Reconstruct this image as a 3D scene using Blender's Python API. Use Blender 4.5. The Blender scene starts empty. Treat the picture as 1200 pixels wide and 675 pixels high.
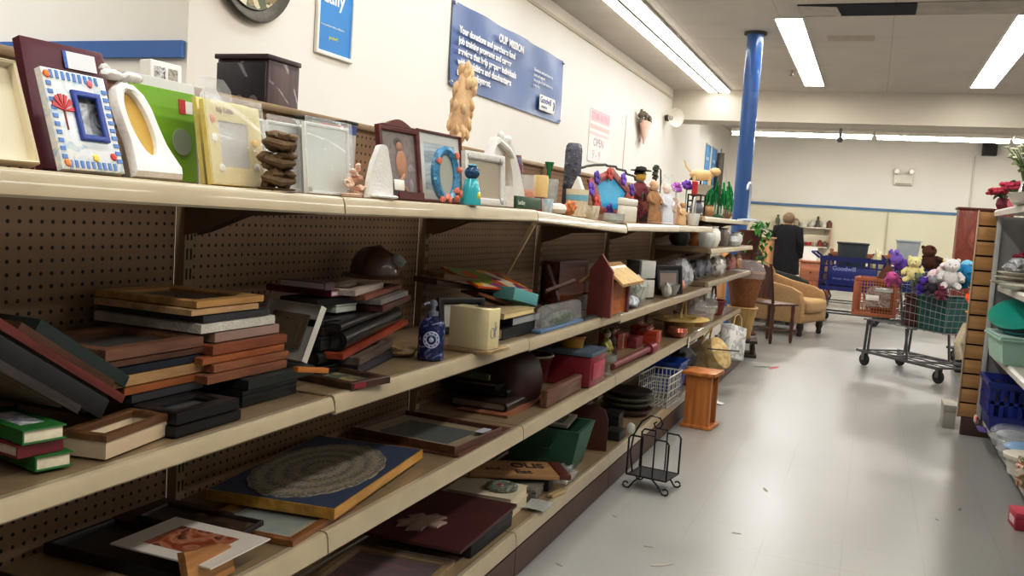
import bpy, bmesh, math, random
from mathutils import Vector, Matrix, noise
rnd = random.Random(7)
V = Vector
COL = bpy.context.scene.collection
PI = math.pi

# ------------------------------------------------------------------ camera of the photograph (1200 x 675)
FOC = 1069.58
YAW, PITCH, ROLL = 0.371239844, 0.0829000838, 0.065964813
EYE = V((0, 0, 1.28))
cy_, sy_, cp_, sp_ = math.cos(YAW), math.sin(YAW), math.cos(PITCH), math.sin(PITCH)
FWD = V((-sy_ * cp_, cy_ * cp_, -sp_))
R0 = V((cy_, sy_, 0)); U0 = R0.cross(FWD)
RGT = R0 * math.cos(ROLL) + U0 * math.sin(ROLL)
UPV = -R0 * math.sin(ROLL) + U0 * math.cos(ROLL)

def ray(px, py): return FWD + RGT * ((px - 600) / FOC) - UPV * ((py - 337.5) / FOC)
def on(px, py, z): d = ray(px, py); return EYE + d * ((z - EYE.z) / d.z)      # point of a level surface
def atX(px, py, x): d = ray(px, py); return EYE + d * (x / d.x)               # point of a plane along the aisle
def atY(px, py, y): d = ray(px, py); return EYE + d * (y / d.y)               # point of a plane across the aisle
def proj(p):
    q = V(p) - EYE; w = q.dot(FWD)
    return 600 + FOC * q.dot(RGT) / w, 337.5 - FOC * q.dot(UPV) / w
def dist(p): return (V(p) - EYE).dot(FWD)
def solve(f, target, lo=0.0, hi=1.2):
    a, b = f(lo) - target, f(hi) - target
    if a * b > 0: return lo if abs(a) < abs(b) else hi
    for _ in range(40):
        m = (lo + hi) / 2; c = f(m) - target
        if a * c <= 0: hi = m
        else: lo, a = m, c
    return (lo + hi) / 2

cam = bpy.data.cameras.new('camera'); camo = bpy.data.objects.new('camera', cam); COL.objects.link(camo)
cam.sensor_width = 36; cam.lens = FOC / 1200 * 36; cam.clip_start = 0.02; cam.clip_end = 200
camo.matrix_world = Matrix(((RGT.x, UPV.x, -FWD.x, EYE.x), (RGT.y, UPV.y, -FWD.y, EYE.y), (RGT.z, UPV.z, -FWD.z, EYE.z), (0, 0, 0, 1)))
bpy.context.scene.camera = camo

# ------------------------------------------------------------------ materials
def lin(c):
    if isinstance(c, str): c = tuple(int(c[i:i + 2], 16) / 255 for i in (0, 2, 4))
    return tuple((x / 12.92 if x <= 0.04045 else ((x + 0.055) / 1.055) ** 2.4) for x in c) + (1,)
_m = {}
def _new(name):
    m = bpy.data.materials.new(name); m.use_nodes = True
    nt = m.node_tree; b = nt.nodes['Principled BSDF']
    return m, nt, b
def M(c, rough=.55, v=.14, s=9., metal=0., bump=0., alpha=1., trans=0., coat=0.):
    key = (c, rough, v, s, metal, bump, alpha, trans, coat)
    if key in _m: return _m[key]
    m, nt, b = _new('paint_' + str(len(_m))); N = nt.nodes.new; L = nt.links.new
    tc = N('ShaderNodeTexCoord'); nz = N('ShaderNodeTexNoise'); nz.inputs['Scale'].default_value = s; nz.inputs['Detail'].default_value = 4
    L(tc.outputs['Object'], nz.inputs['Vector'])
    cr = N('ShaderNodeValToRGB'); a = lin(c)
    cr.color_ramp.elements[0].position = .3; cr.color_ramp.elements[1].position = .7
    cr.color_ramp.elements[0].color = tuple(x * (1 - v) for x in a[:3]) + (1,); cr.color_ramp.elements[1].color = tuple(min(1, x * (1 + v)) for x in a[:3]) + (1,)
    L(nz.outputs['Fac'], cr.inputs['Fac']); L(cr.outputs['Color'], b.inputs['Base Color'])
    b.inputs['Roughness'].default_value = rough; b.inputs['Metallic'].default_value = metal
    b.inputs['Alpha'].default_value = alpha; b.inputs['Transmission Weight'].default_value = trans
    b.inputs['Coat Weight'].default_value = coat
    if bump:
        bp = N('ShaderNodeBump'); bp.inputs['Strength'].default_value = bump; bp.inputs['Distance'].default_value = .004
        n2 = N('ShaderNodeTexNoise'); n2.inputs['Scale'].default_value = s * 5; L(tc.outputs['Object'], n2.inputs['Vector'])
        L(n2.outputs['Fac'], bp.inputs['Height']); L(bp.outputs['Normal'], b.inputs['Normal'])
    _m[key] = m; return m
def WOOD(c1, c2, rough=.45, s=14., axis=0, coat=.15):
    key = ('wood', c1, c2, rough, s, axis)
    if key in _m: return _m[key]
    m, nt, b = _new('wood_' + str(len(_m))); N = nt.nodes.new; L = nt.links.new
    tc = N('ShaderNodeTexCoord'); mp = N('ShaderNodeMapping'); sc = [s * 3] * 3; sc[axis] = s * .25; mp.inputs['Scale'].default_value = sc
    nz = N('ShaderNodeTexNoise'); nz.inputs['Scale'].default_value = 1.; nz.inputs['Detail'].default_value = 5; nz.inputs['Distortion'].default_value = .8
    L(tc.outputs['Object'], mp.inputs['Vector']); L(mp.outputs['Vector'], nz.inputs['Vector'])
    cr = N('ShaderNodeValToRGB'); cr.color_ramp.elements[0].position = .35; cr.color_ramp.elements[1].position = .68
    cr.color_ramp.elements[0].color = lin(c1); cr.color_ramp.elements[1].color = lin(c2)
    L(nz.outputs['Fac'], cr.inputs['Fac']); L(cr.outputs['Color'], b.inputs['Base Color'])
    b.inputs['Roughness'].default_value = rough; b.inputs['Coat Weight'].default_value = coat
    _m[key] = m; return m
def ART(cols, s=18., rough=.35, dist_=1.5, kind='noise', stretch=(1, 1, 1)):
    """a printed or painted surface: several colours broken up by a texture"""
    key = ('art', tuple(cols), s, rough, dist_, kind, stretch)
    if key in _m: return _m[key]
    m, nt, b = _new('print_' + str(len(_m))); N = nt.nodes.new; L = nt.links.new
    tc = N('ShaderNodeTexCoord'); mp = N('ShaderNodeMapping'); mp.inputs['Scale'].default_value = stretch
    L(tc.outputs['Object'], mp.inputs['Vector'])
    if kind == 'cells':
        t = N('ShaderNodeTexVoronoi'); t.inputs['Scale'].default_value = s; out = t.outputs['Color']
    else:
        t = N('ShaderNodeTexNoise'); t.inputs['Scale'].default_value = s; t.inputs['Detail'].default_value = 5; t.inputs['Distortion'].default_value = dist_; out = t.outputs['Fac']
    L(mp.outputs['Vector'], t.inputs['Vector'])
    cr = N('ShaderNodeValToRGB'); el = cr.color_ramp.elements
    n = len(cols); lo, hi = (.0, 1.) if kind == 'cells' else (.33, .67)
    while len(el) < n: el.new(.5)
    for i, c in enumerate(cols):
        el[i].position = lo + (hi - lo) * i / max(1, n - 1)
    for i, c in enumerate(cols): el[i].color = lin(c)
    if kind == 'cells': cr.color_ramp.interpolation = 'CONSTANT'
    L(out, cr.inputs['Fac']); L(cr.outputs['Color'], b.inputs['Base Color']); b.inputs['Roughness'].default_value = rough
    _m[key] = m; return m
def EMIT(c, st):
    m, nt, b = _new('tube_glow'); b.inputs['Emission Color'].default_value = lin(c); b.inputs['Emission Strength'].default_value = st
    b.inputs['Base Color'].default_value = lin(c); return m
FILM = M('f4f6f8', .12, .03, 30, alpha=.22, coat=.6, bump=.6)
GLASS = M('eef4f4', .06, .02, 5, alpha=.18, coat=.8)
BLACK = M('121113', .45, .3); DKBROWN = WOOD('1f1310', '3a251c'); CHROME = M('b8b8b8', .22, .06, metal=1)
STEEL = M('7c7d7c', .35, .15, metal=.8); WIREBLK = M('161617', .4, .2, metal=.4); GREYPL = M('5a5c5e', .5, .1)
WHITE = M('f0eee8', .45, .05); CREAM = M('e8dfc8', .5, .06); PAPER = M('efe6d2', .8, .08, 40)
RUBBER = M('2c2c2e', .7, .15)

# ------------------------------------------------------------------ mesh builder
class MB:
    def __init__(s): s.bm = bmesh.new()
    def add(s, vs, fs):
        b = [s.bm.verts.new(v) for v in vs]
        for f in fs:
            try: s.bm.faces.new([b[i] for i in f])
            except ValueError: pass
        return b
    def box(s, a, b, bev=0., m=None, seg=2):
        x0, y0, z0 = a; x1, y1, z1 = b
        vs = [V(p) for p in ((x0, y0, z0), (x1, y0, z0), (x1, y1, z0), (x0, y1, z0), (x0, y0, z1), (x1, y0, z1), (x1, y1, z1), (x0, y1, z1))]
        if m is not None: vs = [m @ v for v in vs]
        r = s.add(vs, ((0, 3, 2, 1), (4, 5, 6, 7), (0, 1, 5, 4), (1, 2, 6, 5), (2, 3, 7, 6), (3, 0, 4, 7)))
        if bev:
            es = {e for v in r for e in v.link_edges}
            bmesh.ops.bevel(s.bm, geom=list(es), offset=bev, segments=seg, profile=.5, affect='EDGES')
        return s
    def loft(s, loops, cap0=True, cap1=True, close=True):
        n = len(loops[0]); g = [[s.bm.verts.new(p) for p in lp] for lp in loops]
        for a, b in zip(g, g[1:]):
            for i in range(n if close else n - 1):
                j = (i + 1) % n
                try: s.bm.faces.new((a[i], a[j], b[j], b[i]))
                except ValueError: pass
        if cap0 and n > 2: s.bm.faces.new(g[0][::-1])
        if cap1 and n > 2: s.bm.faces.new(g[-1])
        return s
    def lathe(s, prof, n=20, c=(0, 0, 0), m=None, sx=1., sy=1., cap=True):
        c = V(c); lp = []
        for r, z in prof:
            l = [V((c.x + max(r, 1e-4) * sx * math.cos(2 * PI * i / n), c.y + max(r, 1e-4) * sy * math.sin(2 * PI * i / n), c.z + z)) for i in range(n)]
            lp.append([m @ p for p in l] if m is not None else l)
        return s.loft(lp, cap, cap)
    def cyl(s, p0, p1, r0, r1=None, n=12):
        return s.tube([p0, p1], [r0, r0 if r1 is None else r1], n)
    def tube(s, pts, r, n=8, closed=False):
        pts = [V(p) for p in pts]; k = len(pts); rr = r if isinstance(r, (list, tuple)) else [r] * k
        lp = []; ref = None
        for i, p in enumerate(pts):
            if closed: d = pts[(i + 1) % k] - pts[i - 1]
            else: d = pts[min(i + 1, k - 1)] - pts[max(i - 1, 0)]
            d.normalize()
            if ref is None: ref = V((0, 0, 1)) if abs(d.z) < .9 else V((1, 0, 0))
            a = d.cross(ref)
            if a.length < 1e-4: a = d.orthogonal()
            a.normalize(); b = d.cross(a); ref = -b if False else ref
            lp.append([p + (a * math.cos(2 * PI * j / n) + b * math.sin(2 * PI * j / n)) * rr[i] for j in range(n)])
        if closed: lp.append(lp[0])
        return s.loft(lp, not closed, not closed)
    def prism(s, poly, z0, z1, m=None, bev=0):
        lo = [V((x, y, z0)) for x, y in poly]; hi = [V((x, y, z1)) for x, y in poly]
        if m is not None: lo = [m @ p for p in lo]; hi = [m @ p for p in hi]
        return s.loft([lo, hi])
    def ball(s, c, r, n=2, m=None, amp=0., fr=3., seed=0, squash=None):
        if not isinstance(r, (tuple, list)): r = (r, r, r)
        g = bmesh.ops.create_icosphere(s.bm, subdivisions=n, radius=1.)['verts']
        for v in g:
            p = v.co.copy()
            k = 1 + amp * noise.noise(p * fr + V((seed * 7.3, seed * 3.1, seed))) if amp else 1
            q = V((p.x * r[0] * k, p.y * r[1] * k, p.z * r[2] * k))
            if squash is not None and q.z < -r[2] * squash: q.z = -r[2] * squash
            if m is not None: q = m @ q
            v.co = q + V(c)
        return s
    def mark(s, i):
        for f in s.bm.faces:
            if not f.tag: f.material_index = i; f.tag = True
        return s
    def quad(s, a, b, c, d): s.add([a, b, c, d], ((0, 1, 2, 3),)); return s
    def build(s, name, mat, parent=None, smooth=40):
        me = bpy.data.meshes.new(name)
        bmesh.ops.recalc_face_normals(s.bm, faces=s.bm.faces)
        s.bm.to_mesh(me); s.bm.free()
        o = bpy.data.objects.new(name, me); COL.objects.link(o)
        for mm in (mat if isinstance(mat, (list, tuple)) else [mat]): me.materials.append(mm)
        if parent is not None: o.parent = parent
        if smooth:
            for p in me.polygons: p.use_smooth = True
            me.set_sharp_from_angle(angle=math.radians(smooth))
        return o

def frm(o, u, v):
    """matrix with local x along u, local y along v"""
    u = V(u).normalized(); n = u.cross(V(v)).normalized(); v = n.cross(u); o = V(o)
    return Matrix(((u.x, v.x, n.x, o.x), (u.y, v.y, n.y, o.y), (u.z, v.z, n.z, o.z), (0, 0, 0, 1)))
def face(o, yaw=0., lean=0.):
    """upright board frame: local x along the aisle, local y up the board, local z out of its front (yaw < 0 turns the front towards the near end)"""
    y, l = math.radians(yaw), math.radians(lean)
    n0 = V((math.cos(y), math.sin(y), 0)); u = V((-math.sin(y), math.cos(y), 0))
    return frm(o, u, n0 * -math.sin(l) + V((0, 0, math.cos(l))))
def turn(o, yaw=0.):
    return Matrix.Translation(V(o)) @ Matrix.Rotation(math.radians(yaw), 4, 'Z')
def thing(name, label, cat, m=None, group=None, kind=None):
    o = bpy.data.objects.new(name, None); COL.objects.link(o); o.empty_display_size = .05
    if m is not None: o.matrix_world = m if isinstance(m, Matrix) else Matrix.Translation(V(m))
    o['label'] = label; o['category'] = cat
    if group: o['group'] = group
    if kind: o['kind'] = kind
    return o
def tag(o, label, cat, group=None, kind=None, m=None):
    o['label'] = label; o['category'] = cat
    if group: o['group'] = group
    if kind: o['kind'] = kind
    if m is not None: o.matrix_world = m if isinstance(m, Matrix) else Matrix.Translation(V(m))
    return o
def struct(o): o['kind'] = 'structure'; return o
def lettering(parent, txt, size, loc, mat, name='lettering', align='LEFT', bold=0., m=None, ext=.0008, wide=1.):
    cu = bpy.data.curves.new('t', 'FONT'); cu.body = txt; cu.size = size; cu.align_x = align; cu.extrude = ext; cu.offset = bold; cu.space_line = 1.05
    t = bpy.data.objects.new('t', cu); COL.objects.link(t)
    me = bpy.data.meshes.new_from_object(t.evaluated_get(bpy.context.evaluated_depsgraph_get()))
    bpy.data.objects.remove(t); bpy.data.curves.remove(cu)
    me.name = name; me.materials.clear(); me.materials.append(mat)
    o = bpy.data.objects.new(name, me); COL.objects.link(o); o.parent = parent
    o.matrix_local = (m if m is not None else Matrix.Identity(4)) @ Matrix.Translation(V(loc)) @ Matrix.Diagonal((wide, 1, 1, 1))
    return o
def rect(x0, y0, x1, y1, z): return [V((x0, y0, z)), V((x1, y0, z)), V((x1, y1, z)), V((x0, y1, z))]
def ell(cx, cy, rx, ry, z, n=32, p=1.): return [V((cx + rx * math.copysign(abs(math.cos(a)) ** p, math.cos(a)), cy + ry * math.copysign(abs(math.sin(a)) ** p, math.sin(a)), z)) for a in (2 * PI * i / n for i in range(n))]
def ring(mb, w, h, b, t, x0=0., y0=0., bh=None):
    bh = bh or b
    L = lambda i, z: rect(x0 + i * b, y0 + i * bh, x0 + w - i * b, y0 + h - i * bh, z)
    return mb.loft([L(0, 0), L(0, t * .85), L(.08, t * .93), L(.3, t), L(.6, t * .9), L(.8, t * .92), L(1, t * .7), L(1, t * .15), L(.97, 0)], False, False)
def framed(m, label, w, h, b, t, mould, art, group=None, mat=None, matw=0., glass=True, name='picture_frame', cat='picture frame', backing=True):
    """a picture frame: moulding, picture (and mat board), glass, back panel"""
    r = thing(name, label, cat, m, group)
    mb = MB(); ring(mb, w, h, b, t); mb.build('moulding', mould, r)
    z = t * .35
    if backing: MB().box((b * .6, b * .6, .0005), (w - b * .6, h - b * .6, t * .25)).build('back_panel', M('6b5a45', .8), r)
    if mat is not None:
        k = MB(); k.loft([rect(b * .9, b * .9, w - b * .9, h - b * .9, z), rect(b + matw, b + matw, w - b - matw, h - b - matw, z + .0006), rect(b + matw, b + matw, w - b - matw, h - b - matw, z - .001)], False, False); k.build('mat_board', mat, r)
        i = b + matw
    else: i = b * .9
    k = MB(); k.add(rect(i - .001, i - .001, w - i + .001, h - i + .001, z - .0005), ((0, 1, 2, 3),)); k.build('picture', art, r)
    if glass:
        k = MB(); k.add(rect(b * .95, b * .95, w - b * .95, h - b * .95, z + .002), ((0, 1, 2, 3),)); k.build('glass', GLASS, r)
    return r
def lay(X, z, cx, cy, rx, lx, yaw=0., dmax=.6, xmin=-1.485):
    """a thing lying level at height z: near corner seen at (cx, cy) in plane X, front edge out to rx, back to lx -> matrix, width, depth"""
    p = atX(cx, cy, X); p.z = z; y = math.radians(yaw)
    u = V((-math.sin(y), math.cos(y), 0)); v = V((-math.cos(y), -math.sin(y), 0))
    w = solve(lambda s: proj(p + u * s)[0], rx, .01, 1.0); d = solve(lambda s: proj(p + v * s)[0], lx, .01, dmax)
    while min((p + v * d).x, (p + v * d + u * w).x) < xmin and d > .02: d *= .97
    return frm(p, u, v), w, d, p
def tpx(p, n): return n * dist(p) / FOC
def book(m, label, w, d, t, cover, pages=PAPER, group=None, spine='left', name='book', cat='book', cs=.0025):
    r = thing(name, label, cat, m, group); k = MB()
    k.box((0, 0, 0), (w, d, cs), .0008).box((0, 0, t - cs), (w, d, t), .0008)
    if spine == 'left': k.box((0, 0, cs), (cs, d, t - cs))
    elif spine == 'front': k.box((0, 0, cs), (w, cs, t - cs))
    elif spine == 'back': k.box((0, d - cs, cs), (w, d, t - cs))
    k.build('cover', cover, r)
    i = .004
    MB().box((i if spine != 'left' else cs, i if spine != 'front' else cs, cs), (w - i, d - i, t - cs)).build('pages', pages, r)
    return r
def caseb(m, label, w, d, t, body, lid=None, group=None, name='box', cat='box', lidt=.3, bev=.002):
    r = thing(name, label, cat, m, group); a = t * (1 - lidt)
    MB().box((.001, .001, 0), (w - .001, d - .001, a), bev).build('body', body, r)
    MB().box((0, 0, a + .0003), (w, d, t), bev).build('lid', lid or body, r); return r
def album(m, label, w, d, t, col, group=None, name='photo_album', cat='album', pages=None):
    r = thing(name, label, cat, m, group); k = MB(); n = 8
    lp = lambda x: [V((x, d, 0)), V((x, d, .003)), V((x, t * .4, .003 if 0 else .002))]
    prof = [V((0, d, 0))] + [V((0, t * .5 - t * .5 * math.sin(PI * i / n), t * .5 - t * .5 * math.cos(PI * i / n))) for i in range(n + 1)] + [V((0, d, t)), V((0, d, t - .004)), V((0, t * .5, t - .005)), V((0, t * .3, t * .5)), V((0, t * .5, .005)), V((0, d, .004))]
    k.loft([[p + V((x, 0, 0)) for p in prof] for x in (0, w)]); k.build('cover', col, r)
    MB().box((.006, t * .35, .0045), (w - .006, d - .008, t - .0055)).build('pages', pages or M('3a3733', .8), r); return r
# ------------------------------------------------------------------ the room
def grid_mat(name, base, dark, px_, py_, lw, noise_s=2., v=.06, rough=.4, axes='xy', r2=None):
    m, nt, b = _new(name); N = nt.nodes.new; L = nt.links.new
    tc = N('ShaderNodeTexCoord'); sp = N('ShaderNodeSeparateXYZ'); L(tc.outputs['Object'], sp.inputs[0])
    def mt(op, a, bb=None):
        n = N('ShaderNodeMath'); n.operation = op
        for i, x in enumerate((a, bb)):
            if x is None: continue
            if isinstance(x, (int, float)): n.inputs[i].default_value = x
            else: L(x, n.inputs[i])
        return n.outputs[0]
    def edge(ax, per):
        f = mt('FRACT', mt('DIVIDE', sp.outputs[ax.upper()], per)); d = mt('ABSOLUTE', mt('SUBTRACT', f, .5))
        return mt('GREATER_THAN', d, .5 - lw / per)
    g = mt('MAXIMUM', edge(axes[0], px_), edge(axes[1], py_))
    nz = N('ShaderNodeTexNoise'); nz.inputs['Scale'].default_value = noise_s; nz.inputs['Detail'].default_value = 6; L(tc.outputs['Object'], nz.inputs['Vector'])
    cr = N('ShaderNodeValToRGB'); a = lin(base); cr.color_ramp.elements[0].position = .3; cr.color_ramp.elements[1].position = .7
    cr.color_ramp.elements[0].color = tuple(x * (1 - v) for x in a[:3]) + (1,); cr.color_ramp.elements[1].color = tuple(min(1, x * (1 + v)) for x in a[:3]) + (1,)
    L(nz.outputs['Fac'], cr.inputs['Fac'])
    mx = N('ShaderNodeMix'); mx.data_type = 'RGBA'; mx.inputs[7].default_value = lin(dark); L(g, mx.inputs[0]); L(cr.outputs['Color'], mx.inputs[6])
    L(mx.outputs[2], b.inputs['Base Color']); b.inputs['Roughness'].default_value = rough
    if r2:
        mr = N('ShaderNodeMapRange'); mr.inputs[3].default_value = rough; mr.inputs[4].default_value = r2; L(nz.outputs['Fac'], mr.inputs[0]); L(mr.outputs[0], b.inputs['Roughness'])
    return m
def peg_mat():
    m, nt, b = _new('pegboard'); N = nt.nodes.new; L = nt.links.new
    tc = N('ShaderNodeTexCoord'); sp = N('ShaderNodeSeparateXYZ'); L(tc.outputs['Object'], sp.inputs[0])
    def mt(op, a, bb=None):
        n = N('ShaderNodeMath'); n.operation = op
        for i, x in enumerate((a, bb)):
            if x is None: continue
            if isinstance(x, (int, float)): n.inputs[i].default_value = x
            else: L(x, n.inputs[i])
        return n.outputs[0]
    def c(o, off):
        f = mt('SUBTRACT', mt('FRACT', mt('DIVIDE', mt('ADD', o, off), .0254)), .5); return mt('MULTIPLY', f, f)
    d = mt('ADD', c(sp.outputs['Y'], 5 - .0066), c(sp.outputs['Z'], 5.009))
    hole = mt('LESS_THAN', d, .026)
    nz = N('ShaderNodeTexNoise'); nz.inputs['Scale'].default_value = 5; nz.inputs['Detail'].default_value = 5; L(tc.outputs['Object'], nz.inputs['Vector'])
    cr = N('ShaderNodeValToRGB'); cr.color_ramp.elements[0].color = lin('8a6c52'); cr.color_ramp.elements[1].color = lin('ad8f70'); L(nz.outputs['Fac'], cr.inputs['Fac'])
    mx = N('ShaderNodeMix'); mx.data_type = 'RGBA'; mx.inputs[7].default_value = lin('1c120c'); L(hole, mx.inputs[0]); L(cr.outputs['Color'], mx.inputs[6])
    L(mx.outputs[2], b.inputs['Base Color']); b.inputs['Roughness'].default_value = .6
    bp = N('ShaderNodeBump'); bp.inputs['Strength'].default_value = .6; bp.inputs['Distance'].default_value = .003; bp.invert = True
    L(hole, bp.inputs['Height']); L(bp.outputs['Normal'], b.inputs['Normal']); return m

WX, YB, YW, YC = -3.63, 16.8, 24.0, 4.12      # side wall, beam, back wall, outer corner
CE = 3.70                                     # ceiling
FLOOR = grid_mat('floor_tiles', '9b9b98', '979793', .3048, .3048, .0035, 1.3, .07, .22, 'xy', .42)
CEIL = grid_mat('ceiling_tiles', 'd0cac0', 'bfb8ac', 1.22, 2.44, .006, 1.1, .05, .9)
WALLM = M('eeeae2', .8, .02, 1.2); WALLC = M('e9e4cf', .8, .03, 1.0); BLUE = M('5078b4', .45, .05, 3)
struct(MB().box((-9, -3, -.1), (6.2, YW + .1, 0)).build('floor', FLOOR, None, 0))
struct(MB().box((-9, -3, CE), (6.2, YW + .1, CE + .08)).build('ceiling', CEIL, None, 0))
struct(MB().box((WX - .15, YC, 0), (WX, YW, CE)).build('wall_left', WALLM, None, 0))
struct(MB().box((-9, YC, 0), (WX - .15, YC + .15, CE)).build('wall_left_return', WALLM, None, 0))
struct(MB().box((-9.1, -3, 0), (-9, YC, CE)).build('wall_far_left', WALLM, None, 0))
wb = struct(MB().box((WX, YW, 0), (6.2, YW + .12, CE)).build('wall_back', WALLM, None, 0))
struct(MB().box((6.1, -3, 0), (6.2, YW, CE)).build('wall_right', WALLM, None, 0))
struct(MB().box((WX, YB, 3.165), (6.1, YB + .75, CE)).build('beam_ceiling', M('d8d2c6', .8, .03, 1), None, 0))
struct(MB().box((WX, YW - .012, 0), (6.1, YW - .001, 1.90)).build('wall_back_dado', WALLC, None, 0))
struct(MB().box((WX, YW - .05, 1.89), (2.02, YW - .013, 1.95)).build('trim_back', M('5f86ab', .5, .1, 3), None, 0))
tl = MB().box((-6.5, YC - .03, 2.012), (-3.643, YC - .002, 2.105)).build('trim_left', BLUE, None, 0); struct(tl)
struct(MB().box((WX + .001, YC + .02, 3.52), (WX + .02, YB - .01, 3.555)).build('trim_cornice', M('d6cfc0', .7, .03), None, 0))
struct(MB().box((2.03, YW - .06, 0), (2.07, YW - .014, 3.3)).build('trim_conduit', M('d9d6cc', .6, .03), None, 0))
struct(MB().box((.28, YW - .06, 0), (.315, YW - .051, 1.89)).build('trim_joint', M('c9c4b0', .6, .03), None, 0))
# ceiling hole where a tile is missing, sagging tile and stain
mt_ = struct(MB().box((-.98, 10.40, CE - .012), (.21, 10.94, CE - .002)).build('ceiling_opening', M('1d1c24', .9, .4, 3), None, 0))
k = MB(); k.loft([[V((-.98 + .1 * i, 10.93 - .02 * (i % 2), CE - .013)) for i in range(5)], [V((-.98 + .11 * i, 10.62 + .06 * math.sin(i * 1.7) + .05 * i, CE - .03)) for i in range(5)], [V((-.98 + .1 * i, 10.42 + .02 * i, CE - .013)) for i in range(5)]], False, False, False)
struct(k.build('ceiling_tile_torn', M('c4bdb2', .9, .1), None))
k = MB(); k.loft([[V((-.75 + .11 * i, 12.05, CE - .001)) for i in range(6)], [V((-.75 + .11 * i, 12.12, CE - .004 - .03 * math.sin(PI * i / 5))) for i in range(6)], [V((-.75 + .11 * i, 12.4, CE - .001)) for i in range(6)]], False, False, False)
struct(k.build('ceiling_tile_sagging', M('bdb29f', .9, .1), None))
struct(MB().box((.215, 10.38, CE - .012), (2.9, 10.95, CE - .003)).build('ceiling_tile_grey', M('b3aba0', .9, .12, 4), None, 0))
s_ = thing('sprinkler_head', 'small dark sprinkler head hanging from the ceiling right of the blue pole', 'sprinkler', (-1.36, 14.6, CE))
MB().lathe([(.05, -.012), (.05, -.001)], 14).build('escutcheon', M('c9c3b6', .5, .05), s_); MB().lathe([(.012, -.013), (.012, -.07), (.04, -.075), (.04, -.08)], 12).build('nozzle', M('6a6258', .4, .1, metal=.6), s_)
# blue steel post
pl = MB().lathe([(.1, 0), (.1, 2.95), (.098, 2.952), (.098, 2.968), (.1, 2.97), (.1, CE - .005)], 28).build('column_blue', M('36629f', .3, .06, 4, coat=.4), None); struct(pl); pl.location = (-1.58, 11.82, 0)
mb = MB().lathe([(.14, CE - .03), (.14, CE - .003)], 24).build('trim_column', M('4b4640', .6, .2), None); mb.location = (-1.58, 11.82, 0); struct(mb)

# ------------------------------------------------------------------ ceiling lights
GLOW = EMIT('fdfaf5', 16.0); GLOW2 = EMIT('fdfaf5', 9.0); GLOW3 = EMIT('fdfaf5', 55.0)
LWHITE = M('e9e6de', .5, .03)
def troffer(x, y0, y1, w, label, group=None, grp='ceiling light rows'):
    r = thing('ceiling_light', label, 'ceiling light', (x, y0, CE), grp)
    k = MB(); l = y1 - y0
    for a, b in (((-w / 2 - .02, -.02, -.02), (-w / 2, l + .02, -.002)), ((w / 2, -.02, -.02), (w / 2 + .02, l + .02, -.002)), ((-w / 2, -.02, -.02), (w / 2, 0, -.002)), ((-w / 2, l, -.02), (w / 2, l + .02, -.002))): k.box(a, b)
    k.build('housing', LWHITE, r)
    n = max(1, round(l / 1.22))
    for i in range(n):
        MB().add if 0 else None
        q = MB(); q.add([V((-w / 2, l * i / n + .006, -.012)), V((w / 2, l * i / n + .006, -.012)), V((w / 2, l * (i + 1) / n - .006, -.012)), V((-w / 2, l * (i + 1) / n - .006, -.012))], ((0, 3, 2, 1),))
        q.build('diffuser', GLOW, r, 0)
    return r
troffer(-1.12, 11.0, 16.05, .3, 'long glowing ceiling light just right of the blue pole')
troffer(1.37, 11.0, 16.07, .33, 'long glowing ceiling light at the upper right above the slatted end post')
for x, nm in ((-1.12, 'left'), (1.37, 'right')):
    troffer(x, 1.5, 3.1, .31, 'short added ceiling fill light in the %s row between the longer ones' % nm); troffer(x, 3.2, 8.2, .31, 'long ceiling light in the %s row, nearer the shelves' % nm); troffer(x, -2.6, 1.4, .31, 'long ceiling light in the %s row, nearest the aisle entrance' % nm)  # the short unseen lights are added to brighten the top shelf
troffer(3.9, 2.0, 7.0, .31, 'long added ceiling fill light over the far right aisle, nearest'); troffer(3.9, 8.0, 13.0, .31, 'long added ceiling fill light over the far right aisle'); troffer(-6.2, 0, 3.8, .31, 'long ceiling light over the left side aisle'); troffer(-4.9, -2.5, 3.2, .31, 'long added ceiling fill light between the left side aisle and the shelves')  # far right pair and last one added, unseen, to brighten shelves and left wall
def strip(y0, y1, label):
    r = thing('strip_light', label, 'strip light', (-2.78, y0, CE), 'strip lights along the left wall'); l = y1 - y0
    MB().box((-.2, .01, -.035), (.2, l - .01, -.003), .004).build('housing', LWHITE, r)
    MB().box((-.018, 0.0, -.075), (.018, l, -.036)).build('center_channel', M('77726a', .5, .1), r)
    for s in (-1, 1): MB().box((s * .11 - .08, .02, -.06), (s * .11 + .08, l - .02, -.037), .012).build('tube_cover', GLOW2, r, 0)
strip(14.46, 16.7, 'farthest strip light along the left wall, ending at the beam'); strip(11.98, 14.42, 'second strip light back from the beam along the left wall')
strip(9.5, 11.94, 'third strip light back from the beam along the left wall'); strip(4.6, 9.3, 'strip light along the left wall above the long blue banner')
def backlamp(x0, x1, label, z=3.27, y=20.0):
    r = thing('hanging_strip_light', label, 'strip light', (x0, y, z), 'strip lights before the back wall'); l = x1 - x0
    MB().box((.0, -.06, .03), (l, .3, .1), .006).build('housing', LWHITE, r)
    MB().cyl((.03, 0, 0), (l - .03, 0, 0), .045, n=14).build('tube', GLOW3, r, 60); MB().cyl((.03, .24, .01), (l - .03, .24, .01), .022, n=12).build('tube', GLOW2, r, 60)
    for t in (.2, .8): MB().cyl((l * t, .1, .1), (l * t, .1, CE - z - .002), .008, n=6).build('hanger', LWHITE, r)
for a, b, n in ((-3.0, -2.66, 'short piece of hanging strip light seen left of the blue pole'), (-2.6, -.18, 'hanging strip light before the back wall, right of the blue pole'), (-.13, 2.3, 'hanging strip light before the back wall above the emergency light'), (2.35, 4.8, 'hanging strip light farthest right before the back wall')): backlamp(a, b, n)

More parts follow.
